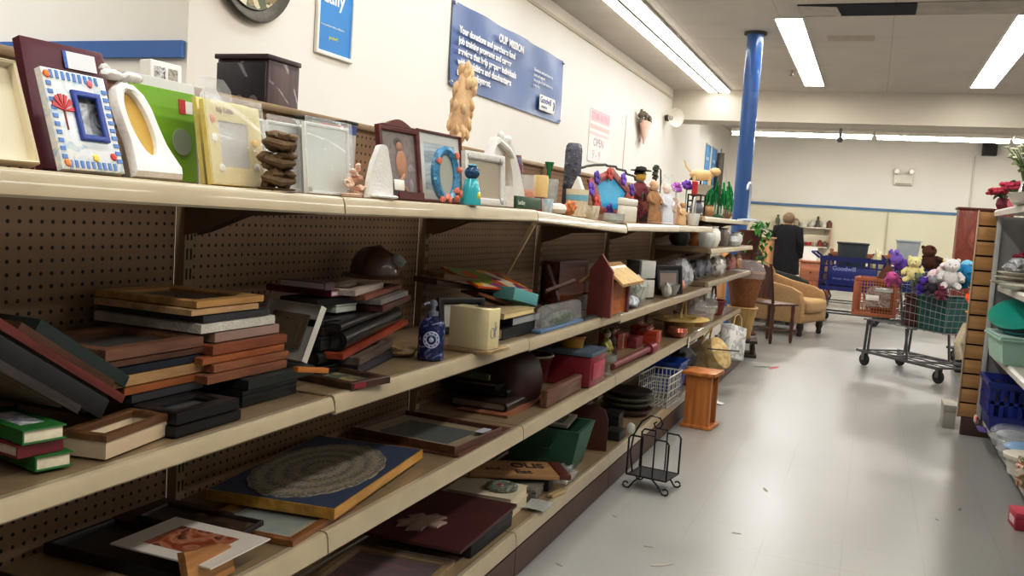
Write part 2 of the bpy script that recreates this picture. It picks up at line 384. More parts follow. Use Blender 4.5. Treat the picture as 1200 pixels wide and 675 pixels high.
# ------------------------------------------------------------------ things on the walls
def wallm(y, z, x=WX + .004): return face((x, y, z))
b_ = thing('hanging_banner', 'long blue vinyl banner with white mission lettering on the left wall', 'banner', wallm(7.40, 2.37))
bw, bh = 3.1, .74
k = MB(); n = 24
k.loft([[V((bw * i / n, bh * j / 10, .012 + .012 * math.sin(i * .9) * math.sin(j * .5) + .02 * max(0, 1 - abs(i / n * 6 - j * .35)) )) for i in range(n + 1)] for j in range(11)], False, False, False)
k.build('vinyl_sheet', M('486496', .35, .1, 3), b_)
WTX = M('f2f2f2', .6, .02)
lettering(b_, 'OUR MISSION', .105, (1.02, .575, .04), WTX, bold=.004, wide=1.05)
for i, t in enumerate(('Your donations and purchases fund', 'job training programs and career', 'services that help prepare individuals', 'with disabilities and disadvantages', 'to find employment.')):
    lettering(b_, t, .088, (.11, .475 - .093 * i, .04), WTX, bold=.0025, wide=1.08)
for i, t in enumerate(('Donations and purchases stay', 'local and support', 'the people of your community', 'every day.')):
    lettering(b_, t, .047, (2.05, .46 - .055 * i, .04), WTX, wide=1.1)
MB().box((2.28, .07, .036), (2.8, .24, .042), .004).build('logo_panel', WHITE, b_)
lettering(b_, 'Goodwill', .098, (2.30, .155, .0425), M('39538a', .6, .02), bold=.002); lettering(b_, 'industries', .05, (2.34, .1, .0425), M('39538a', .6, .02))
k = MB(); k.tube([V((2.735 + .025 * math.cos(a), .155 + .045 * math.sin(a), .044)) for a in [PI / 2 - PI * .95 * i / 10 for i in range(11)]], .007, 6); k.build('logo_mark', M('39538a', .6, .02), b_)
for x, y in ((.03, .03), (bw - .03, .03), (.03, bh - .03), (bw - .03, bh - .03)): MB().lathe([(.012, .0), (.012, .03), (.016, .031), (.004, .034)], 10, (x, y, 0)).build('grommet', CHROME, b_)
d_ = thing('framed_poster', 'blue poster in a white frame reading daily, high on the left wall', 'poster', wallm(5.33, 2.27))
k = MB(); ring(k, .47, .62, .028, .025); k.build('poster_frame', WHITE, d_)
k = MB(); k.box((.026, .026, .002), (.444, .594, .008)); k.build('poster_sheet', M('3f8fd0', .4, .08, 2), d_)
lettering(d_, 'daily', .15, (.07, .36, .009), WTX, bold=.003)
lettering(d_, 'every purchase makes a difference', .021, (.06, .2, .009), WTX); lettering(d_, 'goodwill', .034, (.16, .12, .009), M('e9e27a', .6, .02))
p_ = thing('round_wall_plate', 'round dark mosaic wall plate hanging at the top of the left wall', 'wall plate', wallm(4.62, 2.72))
MB().lathe([(.0, .012), (.3, .012), (.33, .02), (.36, .05), (.395, .055), (.405, .04), (.37, .005), (.0, .003)], 48).build('rim', M('4a463c', .4, .3, 20, metal=.3), p_)
MB().lathe([(.0, .014), (.30, .02), (.325, .03)], 48, cap=False).build('mosaic_face', ART(['3d3a30', '8b7a55', 'c9bda0', '55603f', 'a35a3c', '2c2a25'], 16, .4, kind='cells'), p_)
n_ = thing('hanging_notice', 'white paper notice with pink bands on the left wall', 'notice', wallm(11.75, 2.03))
MB().box((0, 0, .001), (1.0, .72, .004)).build('sheet', M('f3efe9', .8, .03), n_)
for i, (y0, y1, c) in enumerate(((.54, .7, 'efc3cb'), (.44, .5, 'ecc9c4'), (.36, .4, 'efd3cf'))): MB().box((.04, y0, .0042), (.96, y1, .006)).build('pink_band', M(c, .8, .04), n_)
lettering(n_, 'STORE NOTICE', .12, (.06, .575, .0062), M('e3a5ab', .7, .02), wide=1.05); lettering(n_, 'OPEN', .15, (.22, .22, .0045), M('b5a5ab', .7, .02), bold=.002, wide=1.3); lettering(n_, '9 - 9', .16, (.2, .05, .0045), M('e0b5bb', .7, .02), wide=1.3)
t_ = MB().box((0, 0, .001), (.06, .8, .006)).build('hanging_paper_strip', M('efdfd8', .8, .03), None); tag(t_, 'narrow pale strip of paper hanging on the left wall beside the notice', 'paper strip', m=wallm(13.6, 2.05))
w_ = thing('flower_wall_pocket', 'pink wall pocket vase with dark leaves on the left wall', 'wall vase', wallm(14.5, 2.5))
MB().lathe([(.02, 0), (.09, .12), (.2, .3), (.23, .36), (.2, .35)], 18, m=Matrix.Translation((0, 0, .08)) @ Matrix.Rotation(-PI / 2, 4, 'X') @ Matrix.Diagonal((1.3, .33, 1, 1))).build('pocket', M('e8c4b6', .5, .06), w_)
k = MB()
for i in range(16): k.ball((rnd.uniform(-.32, .36), rnd.uniform(.34, .5), .08 + rnd.uniform(-.03, .06)), (.075, .05, .03), 1, amp=.5, seed=i)
k.build('leaves', M('6f6a58', .7, .35, 25), w_)
k = MB()
for a in (-.16, .12): k.ball((a, .06, .05), (.05, .03, .02), 1)
k.build('flowers', M('8a7f78', .7, .2), w_)
h_ = thing('wall_speaker_horn', 'white round horn speaker at the end of the left wall under the beam', 'speaker', face((WX + .012, 16.35, 3.13), -40))
MB().lathe([(.04, .012), (.05, .1), (.12, .2), (.16, .27), (.17, .28), (.15, .26), (.05, .12)], 24).build('horn', M('efeae0', .5, .04), h_)
MB().box((-.07, -.05, .0), (.07, .05, .12), .01).build('bracket', M('57524a', .5, .1), h_)
for y, n, z in ((20.6, 'nearer', 1.98), (21.5, 'farther', 1.98)):
    r = thing('blue_hanging_banner', 'narrow blue hanging banner on the left wall beyond the beam, the %s of two' % n, 'banner', wallm(y, z)); w = .62
    MB().box((0, 0, .002), (w, 1.08, .012)).build('cloth', ART(['5f9ad0', '79b0dd', '4c86c0'], 3, .6), r); MB().cyl((-.03, 1.1, .02), (w + .03, 1.1, .02), .015).build('rod', WHITE, r)
    lettering(r, 'reuse', .15, (.1, .75, .013), WTX)
c_ = thing('hanging_coat_cover', 'dark grey slim garment cover hung on the left wall just before the back corner', 'garment bag', wallm(21.9, 1.85))
MB().loft([ell(.15, y, r, .06, 0, 14) if 0 else [V((.25 + r * math.cos(a), y, .1 + .08 * math.sin(a))) for a in [2 * PI * i / 14 for i in range(14)]] for y, r in ((0, .2), (.3, .24), (.8, .2), (1.05, .1), (1.15, .03))]).build('cover', M('6d665c', .7, .25), c_); MB().tube([(.25, 1.15, .1), (.25, 1.22, .1), (.28, 1.25, .1), (.31, 1.22, .1)], .008).build('hook', STEEL, c_)
e_ = thing('wall_mounted_emergency_light', 'white twin head emergency light box on the back wall', 'emergency light', frm((.35, YW - .013, 2.53), (1, 0, 0), (0, 0, 1)))
MB().box((0, 0, .0), (.42, .25, .1), .012).build('battery_case', M('e3dfd3', .5, .04), e_); MB().box((.03, .01, .1), (.39, .05, .106)).build('lower_lip', M('a9a498', .5, .04), e_)
for x in (.05, .37):
    hd = MB().lathe([(.03, .0), (.055, .05), (.07, .09), (.068, .1)], 16, (x, .33, .06)).build('lamp_head', M('dcd8cc', .5, .04), e_); MB().lathe([(.0, .101), (.06, .101), (.05, .112)], 16, (x, .33, .06)).build('lens', M('f5f2e6', .2, .02), hd)
    MB().cyl((x, .25, .06), (x, .33, .06), .014).build('neck', M('b9b4a6', .5, .05), e_)
s_ = thing('wall_loudspeaker', 'small black box loudspeaker high on the back wall at the right', 'loudspeaker', frm((2.18, YW - .013, 3.3), (1, 0, 0), (0, 0, 1)))
MB().box((0, 0, .03), (.3, .34, .26), .012).build('cabinet', M('24211f', .5, .2), s_); MB().box((.02, .02, .26), (.28, .32, .268), .006).build('grille', M('38322f', .8, .3, 60), s_); MB().box((.1, .1, 0), (.2, .2, .03)).build('mount', BLACK, s_)
s_ = thing('security_camera', 'small dark security camera dome under the hanging strip light', 'camera', (-.78, 19.4, CE - .0))
MB().lathe([(.07, -.03), (.07, -.002)], 14).build('base', LWHITE, s_); MB().lathe([(.03, -.031), (.03, -.52), (.06, -.53), (.065, -.57), (.04, -.61), (.0, -.62)], 14).build('dome', M('6f6a66', .3, .1), s_)

# ------------------------------------------------------------------ gondola shelving, left side
PEG = peg_mat(); DECK = M('9c8667', .38, .1, 14, coat=.2); RAIL = M('bdb096', .28, .06, 10, coat=.3); UPR = M('9c8668', .45, .1); KICK = M('5b4337', .5, .12, 4)
G = thing('gondola_shelving', 'long tan pegboard store shelving unit running down the left of the aisle', 'shelving unit', (0, 0, 0))
YS = [-.74, .48, 1.70, 2.92, 4.14, 5.36, 6.58, 7.80, 9.02]
def shelf(y0, y1, zl, zr, xf=-1.06, drop=.038, brackets=True, xb=-1.478, rail=True):
    def pr(poly, ya, yb, name, mat, par):
        k = MB(); k.loft([[V((x, ya, z + za)) for x, z in poly] for ya, za in ((ya, zl), (yb, zr))]); return k.build(name, mat, par, 30)
    s = pr([(xb, 0), (xf - .0275, 0), (xf - .0275, -.03), (xb, -.03)] if xb < xf else [(xf + .024, 0), (xb, 0), (xb, -.03), (xf + .024, -.03)], y0 + .003, y1 - .003, 'shelf', DECK, G)
    sg = 1 if xb < xf else -1
    pr([(xf - sg * .0235, .0012), (xf - sg * .0225, .0012), (xf - sg * .010, .0015), (xf - sg * .004, -.002), (xf, -.012), (xf + sg * .003, -drop + .004), (xf - sg * .001, -drop), (xf - sg * .012, -drop + .004), (xf - sg * .0235, -.03)], y0 + .003, y1 - .003, 'price_rail', RAIL, s)
    if brackets:
        for yy, z in ((y0 + .02, zl), (y1 - .024, zr)):
            k = MB(); pts = [(xb + sg * .01, -.031), (xf - sg * .07, -.031), (xf - sg * .08, -.04), (xb + sg * .16, -.055), (xb + sg * .05, -.1), (xb + sg * .01, -.11)]
            k.loft([[V((x, yy, z + zz)) for x, zz in pts], [V((x, yy + .004, z + zz)) for x, zz in pts]]); k.build('bracket', M('6d5742', .5, .1), s)
for i, (y0, y1) in enumerate(zip(YS, YS[1:])):
    MB().box((-1.506, y0 + .016, .165), (-1.5, y1 - .016, 1.5 if y1 < 6.6 else 1.335)).build('pegboard_panel', PEG, G, 0)
    zt = 1.501 if y1 < 6.6 else 1.336
    MB().box((-1.515, y0 + .004, zt), (-1.485, y1 - .004, zt + .019), .003).build('top_cap', UPR, G)
    MB().box((-1.47, y0 + .003, .004), (-1.058, y1 - .003, .105)).build('kick_plate', KICK, G)
    shelf(y0, y1, .165, .165, drop=.055, brackets=False)
    if y1 < 6.6:
        tl_, tr_ = {1: (1.297, 1.287), 2: (1.287, 1.291), 3: (1.289, 1.254), 4: (1.264, 1.264), 5: (1.266, 1.266)}.get(i, (1.297, 1.297))
        shelf(y0, y1, tl_, tr_); za, zb = {1: (.840, .850), 2: (.853, .853), 3: (.8485, .8485)}.get(i, (.835, .835)); shelf(y0, y1, za, zb, drop=.031 if i == 1 else .042); shelf(y0, y1, .545, .545, drop=.05)
    else:
        shelf(y0, y1, 1.34, 1.34, xf=-1.12); shelf(y0, y1, 1.11, 1.11); shelf(y0, y1, .87, .87); shelf(y0, y1, .5, .5, xf=-1.12)
    shelf(y0, y1, 1.275, 1.275, xf=-1.95, xb=-1.53, brackets=False); shelf(y0, y1, .165, .165, xf=-1.95, xb=-1.53, brackets=False)
SLOT = M('221a14', .7, .2)
for y in YS:
    k = MB().box((-1.5, y - .015, 0), (-1.472, y + .015, 1.5 if y < 6.6 else 1.335)).mark(0)
    for j in range(28 if y < 6.6 else 24): k.box((-1.4725, y - .009, .2 + j * .046), (-1.4712, y - .004, .226 + j * .046)); k.box((-1.4725, y + .004, .2 + j * .046), (-1.4712, y + .009, .226 + j * .046))
    k.mark(1).build('upright', [UPR, SLOT], G, 0)
MB().box((-1.515, 9.035, 0), (-1.46, 9.05, 1.335)).build('end_upright', UPR, G)
st = thing('shelf_prop_stick', 'thin pale wooden prop leaning from the back panel to the top shelf front', 'prop')
p0, p1 = atX(594, 320, -1.44), atX(626, 259, -1.09); p1.z = 1.245
MB().tube([p0, p1], .010, 4).build('stick', M('d8c8a6', .6, .1), st)
def wrapped(name, label, cat, c, r_, cols, seed=0, film=True, group=None):
    t = thing(name, label, cat, c, group); MB().ball((0, 0, r_[2]), r_, 3, amp=.35, fr=2.2, seed=seed, squash=.8).build('contents', ART(cols, 9, .5), t)
    if film: MB().ball((0, 0, r_[2] * 1.0), tuple(x * 1.1 for x in r_), 3, amp=.3, fr=4, seed=seed + 3, squash=.86).build('plastic_wrap', FILM, t)
    return t
# ------------------------------------------------------------------ middle shelf (board at .853), nearest bays
Z2 = .8545; Z2A = .8500; Z2C = .8500
OAK = WOOD('8a5a32', 'b98552'); TANW = WOOD('a98356', 'd1ad7c'); ORW = WOOD('8f4d26', 'bd7440'); BRW = WOOD('4a2d1f', '77503a'); MAH = WOOD('4a1f16', '7a3a28'); WAL = WOOD('37231a', '5b3c2a'); PINK = M('a3887a', .5, .1); DARKART = ART(['1a1a1a', '3a3128', '2c3230', '4f4534'], 9)
SG = 'picture frames stacked on the middle shelf'
def tower(X, z, rows, group=SG, gap=.0012):
    """a stack: every row rests on the one before. row: kind, label, corner px, right px, left px, thickness px, colour, extra"""
    for r in rows:
        kind, label, cx, cy, rx, lx, t, c = r[:8]; ex = r[8] if len(r) > 8 else {}
        yaw = ex.get('yaw', 0); xx = X + ex.get('dx', 0)
        m, w, d, p = lay(xx, z, cx, cy, rx, lx, yaw)
        th = tpx(p, t); d = max(d, ex.get('dmin', .1)); d = min(d, (1.483 + xx) / max(.2, abs(math.cos(math.radians(yaw)))) - .004)
        if kind == 'frame': framed(m, label, w, d, min(.03, w * .2), th, c, ex.get('art', DARKART), group, ex.get('mat'), ex.get('matw', .02), ex.get('glass', True))
        elif kind == 'book': book(m, label, w, d, th, c, ex.get('pages', PAPER), group, ex.get('spine', 'left'))
        elif kind == 'album': album(m, label, w, d, th, c, group)
        elif kind == 'box': caseb(m, label, w, d, th, c, ex.get('lid'), group, ex.get('name', 'flat_box'), 'box')
        z += th + gap
    return z
TB = M('0f0f11', .4, .25, 14); TG = M('3d3d40', .5, .2); TGR = M('2a2f2c', .45, .15)
ztop = tower(-1.095, Z2A, [('frame', 'black box frame with a dim photo, lowest, behind the small shadow box', 205, 511, 282, 146, 14, TB, dict(art=ART(['101010', '2a2a2a', '8d8f94'], 7))),
    ('frame', 'black box frame with glare painted into its photo, second from the bottom of the near stack', 207, 500, 280, 150, 15, TB, dict(art=ART(['0e0e10', '1c1c1f', 'c9ced6'], 8)))])  # palest picture tone stands in for glare on the glass
tower(-1.20, ztop, [
    ('frame', 'charcoal frame with a scratched edge, sixth from the top of the near left stack', 155, 460, 238, 100, 10, TG),
    ('frame', 'orange pine frame, just above the charcoal one in the near left stack', 146, 449, 247, 95, 10, ORW),
    ('frame', 'thick tan frame, fourth from the top of the near left stack', 133, 437, 252, 80, 14, TANW),
    ('frame', 'thin blue-black frame between the thick tan and the brown ones in the near left stack', 122, 421, 236, 70, 10, M('1d2430', .4, .2)),
    ('frame', 'thin brown frame, second from the top of the near left stack', 124, 412, 248, 60, 8, BRW),
    ('frame', 'wide brown frame with slanted ends, topmost of the near left stack', 124, 404, 238, 20, 15, WOOD('6a4636', '94694f'))])
z2 = tower(-1.15, Z2A, [
    ('box', 'low black box under the stack of orange frames', 284, 479, 348, 222, 19, TB, dict(name='flat_box')),
    ('frame', 'wide greenish black frame under the orange frames, sticking out to the right', 291, 460, 368, 150, 13, TGR),
    ('frame', 'redwood frame, lowest of the four orange-brown frames', 243, 446, 336, 160, 11, WOOD('7a4a34', 'a06a4c'), dict(dx=-.02)),
    ('frame', 'orange-brown frame, second from the bottom of the orange-brown frames', 251, 427, 338, 160, 10, WOOD('824b30', 'ad7550'), dict(dx=-.025)),
    ('frame', 'bright orange frame, second from the top of the orange-brown frames', 238, 414, 333, 160, 9, ORW, dict(dx=-.03)),
    ('frame', 'reddish brown frame, topmost of the orange-brown frames', 250, 402, 336, 160, 12, WOOD('7c4128', 'a55d3b'), dict(dx=-.03))])
tower(-1.195, z2, [
    ('frame', 'pinkish grey frame, lowest of the top stack by the pegboard', 252, 390, 327, 150, 12, PINK),
    ('frame', 'dark frame with a crackled white front edge in the top stack by the pegboard', 236, 377, 322, 110, 12, M('cfcdc2', .6, .12, 30, bump=.8)),
    ('frame', 'black frame with a speckled grey face in the top stack by the pegboard', 239, 363, 316, 115, 9, M('39393c', .5, .3, 40)),
    ('frame', 'pale pine frame, second from the top by the pegboard', 225, 353, 303, 110, 8, WOOD('b08a60', 'd8b98d')),
    ('frame', 'honey coloured frame lying topmost of the stack by the pegboard', 231, 344, 309, 112, 9, WOOD('a97f4a', 'd3a868'))])
# boards leaning one on another, raised at the near end
la, lb_ = atX(0, 410, -1.15), atX(143, 493, -1.15); LU = (lb_ - la).normalized(); LN = V((LU.z, 0, 0)) if 0 else LU.cross(V((-1, 0, 0))).normalized()
base = on(91, 508, Z2A); base = V((-1.13, base.y, Z2A + .002)); off = 0.
for lb, x0, x1, dx, t, d, c in (
    ('grey-brown framed board leaning lowest, just behind the green books', -40, 91, 0, .016, .24, WOOD('332a28', '4f4440')),
    ('thick black framed board leaning second from below behind the green books', -40, 118, -.03, .038, .25, M('0f0f11', .5, .2)),
    ('red mahogany framed board leaning in the middle with its red end showing', -40, 143, -.03, .016, .26, WOOD('5a2019', '8a4034')),
    ('dull brown framed board leaning just under the green-black one', 21, 131, -.045, .014, .26, WOOD('4a2c1e', '6d4630')),
    ('dark green-black framed board leaning topmost against the near stack', 41, 146, -.06, .024, .25, M('283431', .45, .15))):
    o = base + LN * off + V((dx, 0, 0)); s0 = solve(lambda s: proj(o + LU * s)[0], x0, -.5, .5); s1 = solve(lambda s: proj(o + LU * s)[0], x1, -.5, .5)
    framed(frm(o + LU * s0, LU, V((-1, 0, 0))), lb, s1 - s0, d, .03, t, c, DARKART, 'dark framed boards leaning at the near end of the middle shelf'); off += t + .002
# books at the near end
GB = M('2f7a38', .45, .1, 6); RB = M('7a1f2e', .4, .15)
def bk(label, cx, cy, rx, lx, z, t, c, X, yaw=0, **k):
    m, w, d, p = lay(X, z, cx, cy, rx, lx, yaw); th = tpx(p, t); return book(m, label, w, d, th, c, group='hardback books at the near end of the middle shelf', **k), z + th + .001, m, w, d, th
_, z, *_q = bk('green hardback book with cream pages, lowest of the three books', 41, 560, 86, -30, Z2A, 18, GB, -1.118, -14)
_, z, *_q = bk('dark red hardback book between the two green ones', 20, 541, 74, -40, z, 16, RB, -1.127, -8, spine='front')
o_, z, mm, w_, d_, th_ = bk('green hardback book with a white picture on its cover, on top of the three books', 26, 525, 78, -40, z, 18, GB, -1.12, -12)
k = MB(); k.box((w_ * .2, d_ * .2, th_), (w_ * .75, d_ * .75, th_ + .0006)); k.build('cover_picture', ART(['f2f2f4', 'd9dbe4', '9aa0b5', 'ffffff'], 22), o_)
# shadow box
m, w, d, p = lay(-1.085, Z2A, 124, 548, 201, 70, 10)
r = thing('shadow_box_frame', 'small brown shadow box lying open with a pebble inside, at the shelf front', 'shadow box', m)
k = MB(); k.loft([rect(.003, .003, w - .003, d - .003, 0), rect(.003, .003, w - .003, d - .003, .028)], True, False); k.loft([rect(.012, .012, w - .012, d - .012, .028), rect(.022, .022, w - .022, d - .022, .008)], False, True); k.build('box_body', M('d5c4a8', .6, .06), r)
k = MB(); ring(k, w, d, .016, .012, 0, 0); o = k.build('rim', WOOD('5b3a22', '8a6038'), r); o.location.z = .0285
MB().ball((w * .42, d * .45, .016), (.009, .008, .007), 2, amp=.2).build('pebble', M('7c8a8c', .3, .2, 60), r)
# standing white frame
A = atX(377, 358, -1.19); B = atX(353, 436, -1.20); B.z = max(B.z, Z2 + .05); U = (B - A).normalized()
C_ = atX(316, 350, -1.36)
m = frm(A, U, (C_ - A)); wl = (B - A).length; dl = min(.235, (C_ - A).length)
framed(m, 'thick white wooden frame with a black opening leaning on its side between two stacks', wl, dl, .045, .022, M('d9d6cf', .5, .05), M('0c0c0d', .8, .2), glass=False)
# stack left of centre
zG = tower(-1.19, Z2, [
    ('box', 'low black gift box at the bottom of the middle stack', 372, 436, 420, 352, 14, TB),
    ('album', 'black padded photo album in the middle stack behind the white frame', 374, 421, 412, 352, 18, TB),
    ('box', 'black shallow box in the middle stack', 376, 402, 410, 350, 17, M('1d1c1e', .4, .2)),
    ('frame', 'dark brown frame halfway up the middle stack', 378, 385, 402, 348, 10, DKBROWN),
    ('box', 'matt black box below the white one in the middle stack', 376, 376, 400, 350, 8, TB)])
zG = tower(-1.24, zG, [
    ('box', 'white shallow box with a grey side in the middle stack', 394, 367, 418, 345, 10, M('c9cfc4', .5, .05)),
    ('frame', 'black frame second from the top of the middle stack', 372, 356, 416, 328, 9, TB),
    ('book', 'maroon hardback book near the top of the middle stack', 388, 347, 415, 312, 8, M('6b2036', .4, .12), dict(pages=M('d8c4c4', .8))),
    ('book', 'mauve-grey hardback book lying topmost of the middle stack', 381, 336, 392, 326, 9, M('54434a', .5, .12), dict(pages=M('cdbfc4', .8), spine='front'))])
# stack right of centre
HG = 'albums and frames stacked left of the blue bottle'
zH = tower(-1.145, Z2, [
    ('book', 'purple-black plastic covered album at the bottom of the stack left of the blue bottle', 419, 444, 470, 352, 11, M('2c2733', .2, .2, coat=.6), dict(pages=M('3b3642', .7), yaw=12)),
    ('frame', 'grey weathered frame second from the bottom of the stack left of the blue bottle', 421, 433, 461, 360, 10, WOOD('4c423c', '7a6c60'), dict(yaw=14))], HG)
zH = tower(-1.15, zH, [
    ('frame', 'thin red-orange frame under the big black album', 402, 423, 478, 362, 8, WOOD('7d2d1b', 'ad4a2b'), dict(yaw=16)),
    ('album', 'big black padded photo album with a rounded spine, left of the blue bottle', 406, 415, 471, 364, 24, M('151417', .3, .3, coat=.3), dict(yaw=16)),
    ('album', 'slim black photo album lying on the big padded one', 400, 388, 462, 352, 10, M('1e1b20', .35, .3), dict(yaw=15))], HG)
zH = tower(-1.20, zH, [
    ('frame', 'dark red frame with a silver edge on the albums left of the blue bottle', 448, 374, 481, 378, 8, WOOD('3f1814', '68302a'), dict(yaw=16)),
    ('frame', 'silver edged frame lying above the dark red one', 446, 366, 478, 384, 7, M('aaa7a4', .3, .15, 30, metal=.6), dict(yaw=15)),
    ('frame', 'reddish brown flat frame second from the top near the hat', 428, 361, 470, 390, 6, WOOD('6e3a28', '96593f'), dict(yaw=16)),
    ('frame', 'brown frame with a pale front edge, topmost of the stack below the hat', 416, 354, 449, 380, 8, WOOD('a2948a', 'c7bab0'), dict(yaw=16))], HG)
p = atX(345, 421, -1.10); q = atX(381, 432, -1.08)
p.z = q.z + .012
stk = thing('orange_wood_rail', 'loose thin orange wooden frame rail beside the foot of the white frame', 'frame rail', frm((q.x - .01, p.y, Z2 + .062), q - p, V((-1, 0, 0))))
MB().box((0, 0, 0), ((q - p).length, .016, .012), .002).build('rail', WOOD('a8621e', 'd18b3c'), stk)
h = thing('leather_cap', 'dark brown arched leather cap with a grey patch, by the pegboard', 'cap', (-1.37, 2.38, zH)); LC = M('4c2f20', .4, .25, 20, coat=.3)
MB().ball((0, 0, .0), (.07, .085, .095), 3, amp=.12, squash=.02).build('crown', LC, h); MB().lathe([(.08, 0), (.095, .002), (.085, .012)], 22, sy=1.15).build('brim', LC, h); MB().ball((.045, .045, .05), (.03, .035, .022), 2, amp=.3).build('patch', M('8f9490', .5, .2), h)
q = on(470, 420, Z2); wrapped('tan_paper_bundle', 'crumpled tan paper bundle lying between the albums and the blue bottle', 'bundle', (q.x - .03, q.y + .05, Z2 - .004), (.05, .06, .022), ['b59a72', '9a8058', 'c9b08a'], 7, False)
# walnut frame lying at the front
m, w, d, p = lay(-1.062, Z2, 413, 473, 456, 345, 0)
m, w, d, p = lay(-1.062, Z2, 411, 474, 457, 345, -10)
f = framed(m, 'flat walnut frame with a yellow patterned picture lying at the shelf front', w, d, .022, .018, WAL, ART(['8f7a46', 'c2a85a', '54603a', 'a37f3e', '3f4a3a'], 40, kind='cells'))
tg = MB().box((w * .05, -.0015, .002), (w * .35, -.0005, .014)).build('price_tag', M('8d2a38', .5, .05), f)
# blue hand-soap bottle
p = on(504, 421, Z2); r = thing('pump_bottle', 'dark blue patterned pump bottle standing by the white box', 'bottle', (p.x, p.y, Z2))
MB().lathe([(.033, 0), (.037, .004), (.037, .098), (.034, .108), (.022, .116), (.015, .119), (.015, .124)], 32).build('bottle_body', ART(['141a3c', '1d2655', '262f66', '8f9ac4'], 38, .2), r)
fa = V((0, 0, 0)) - V((p.x, p.y, 0)); ang = math.degrees(math.atan2(fa.y, fa.x))
k = MB()
for rr in (.022, .015): k.tube([V((.0376 * math.cos(rr * math.cos(a) / .0376), .0376 * math.sin(rr * math.cos(a) / .0376), .06 + rr * math.sin(a))) for a in [2 * PI * i / 24 for i in range(24)]], .0022, 5, True)
for i in range(10):
    a = 2 * PI * i / 10; th = .0185 * math.cos(a) / .0376; k.ball((.0376 * math.cos(th), .0376 * math.sin(th), .06 + .0185 * math.sin(a)), .0035, 1)
k.ball((.0372, 0, .06), (.003, .008, .008), 1)
o = k.build('rosette', M('c5cce6', .4, .05), r); o.rotation_euler.z = math.radians(ang)
MB().lathe([(.0165, .124), (.0165, .136), (.008, .138), (.008, .150), (.012, .151), (.012, .162), (.005, .168)], 20).build('pump', M('8f95a6', .25, .1, metal=.5), r)
k = MB(); k.tube([(0, 0, .158), (.02, 0, .159), (.03, 0, .154)], .004, 8); o = k.build('nozzle', M('8f95a6', .25, .1, metal=.5), r); o.rotation_euler.z = math.radians(ang - 60)
# cream box on its board
q1 = on(571, 411, Z2 + .012); u = V((1, -.06, 0)).normalized(); v = V((.06, 1, 0)).normalized()
wb_ = solve(lambda s: proj(q1 - u * s)[0], 525, .02, .4); q0 = q1 - u * wb_
MBd = thing('flat_wood_strip', 'thin flat tan wooden board lying under the cream box', 'board', frm(V((q0.x, q0.y, Z2)) - u * .012 - v * .012, u, v))
MB().box((0, 0, 0), (wb_ + .02, .15, .0105), .0015).build('board', WOOD('8a7250', 'b39b72'), MBd)
r = thing('mug_box', 'cream cardboard gift box with a small grey drawing standing right of the blue bottle', 'box', frm(V((q0.x, q0.y, Z2 + .0115)), u, v))
hb = solve(lambda s: proj(V((q1.x, q1.y, Z2 + s)))[1], 363, 0, .4)
db = max(.07, solve(lambda s: proj(q1 + v * s)[0], 584, 0, .3))
MB().box((0, 0, 0), (wb_, db, hb - .012), .0015).build('body', M('d9cda6', .55, .04), r)
MB().box((wb_ * .45, db * .55, hb - .0118), (wb_ * .95, db * .95, hb - .011)).build('top_slot', M('5b5034', .7, .1), r)
k = MB(); k.tube([V((wb_ + .0008, db * .35 + .012 * math.cos(a), hb * .38 + .016 * math.sin(a))) for a in [2 * PI * i / 16 for i in range(16)]], .0012, 4, True); k.cyl((wb_ + .0008, db * .5, hb * .3), (wb_ + .0008, db * .72, hb * .52), .0012, n=4); k.cyl((wb_ + .0008, db * .6, hb * .25), (wb_ + .0008, db * .6, hb * .62), .0012, n=4)
k.build('drawing', M('8f96a2', .6, .05), r)
# black frame standing behind the cream box
p = atX(512, 392, -1.33); m = face((p.x, p.y, Z2 + .002), -35, 8); w = solve(lambda s: proj(m @ V((s, 0, 0)))[0], 566, .01, .6); hh = solve(lambda s: proj(m @ V((w, s, 0)))[1], 349, .01, .4)
framed(m, 'black frame with a wide pale mat standing behind the cream box', w, hh, .022, .018, TB, M('8d8478', .5, .1), mat=M('b9b4aa', .7, .03), matw=.03)
# stack with the puzzle boards
KG = 'boards and boxes heaped right of the cream box'
zk = tower(-1.11, Z2, [
    ('book', 'thick black binder at the bottom of the heap right of the cream box', 588, 403, 628, 570, 13, TB, dict(spine='front')),
    ('book', 'black book with silver page edges right of the cream box', 600, 391, 634, 574, 10, M('1c1c1e', .3, .2), dict(pages=M('a9aaab', .4))),
    ('book', 'open cream paged paperback lying on the black book', 590, 380, 627, 572, 7, M('cbb98c', .7, .08), dict(pages=M('e4d3a2', .8)))], KG)
p0 = atX(606, 372, -1.17); r = thing('teal_box', 'pale teal carton with a white end and red mark lying aslant on the black books', 'box', frm(V((p0.x, p0.y - .05, zk + .026)), V((.2, 1, -.2)), V((-1, 0, 0))))
MB().box((0, 0, 0), (.17, .09, .045), .002).build('body', M('6fb3b4', .5, .06), r); MB().box((.1702, .002, .002), (.172, .088, .043)).build('end_label', M('dfd8d2', .6, .03), r); MB().box((.1722, .02, .015), (.1727, .06, .032)).build('red_mark', M('b5362f', .5, .05), r)
def board3(label, pa, pb, X0, X1, za, zb, d, t, mats, name='puzzle_board', cat='board', dirv=None):
    a = atX(*pa, X0); b = atX(*pb, X1); a.z += za; b.z += zb
    m = frm(a, b - a, dirv or V((-1, .15, .12))); r = thing(name, label, cat, m, None); w = (b - a).length
    MB().box((0, 0, 0), (w, d, t), .0015).build('board', mats[0], r); MB().box((.004, .004, t), (w - .004, d - .004, t + .0015)).build('printed_face', mats[1], r); return r
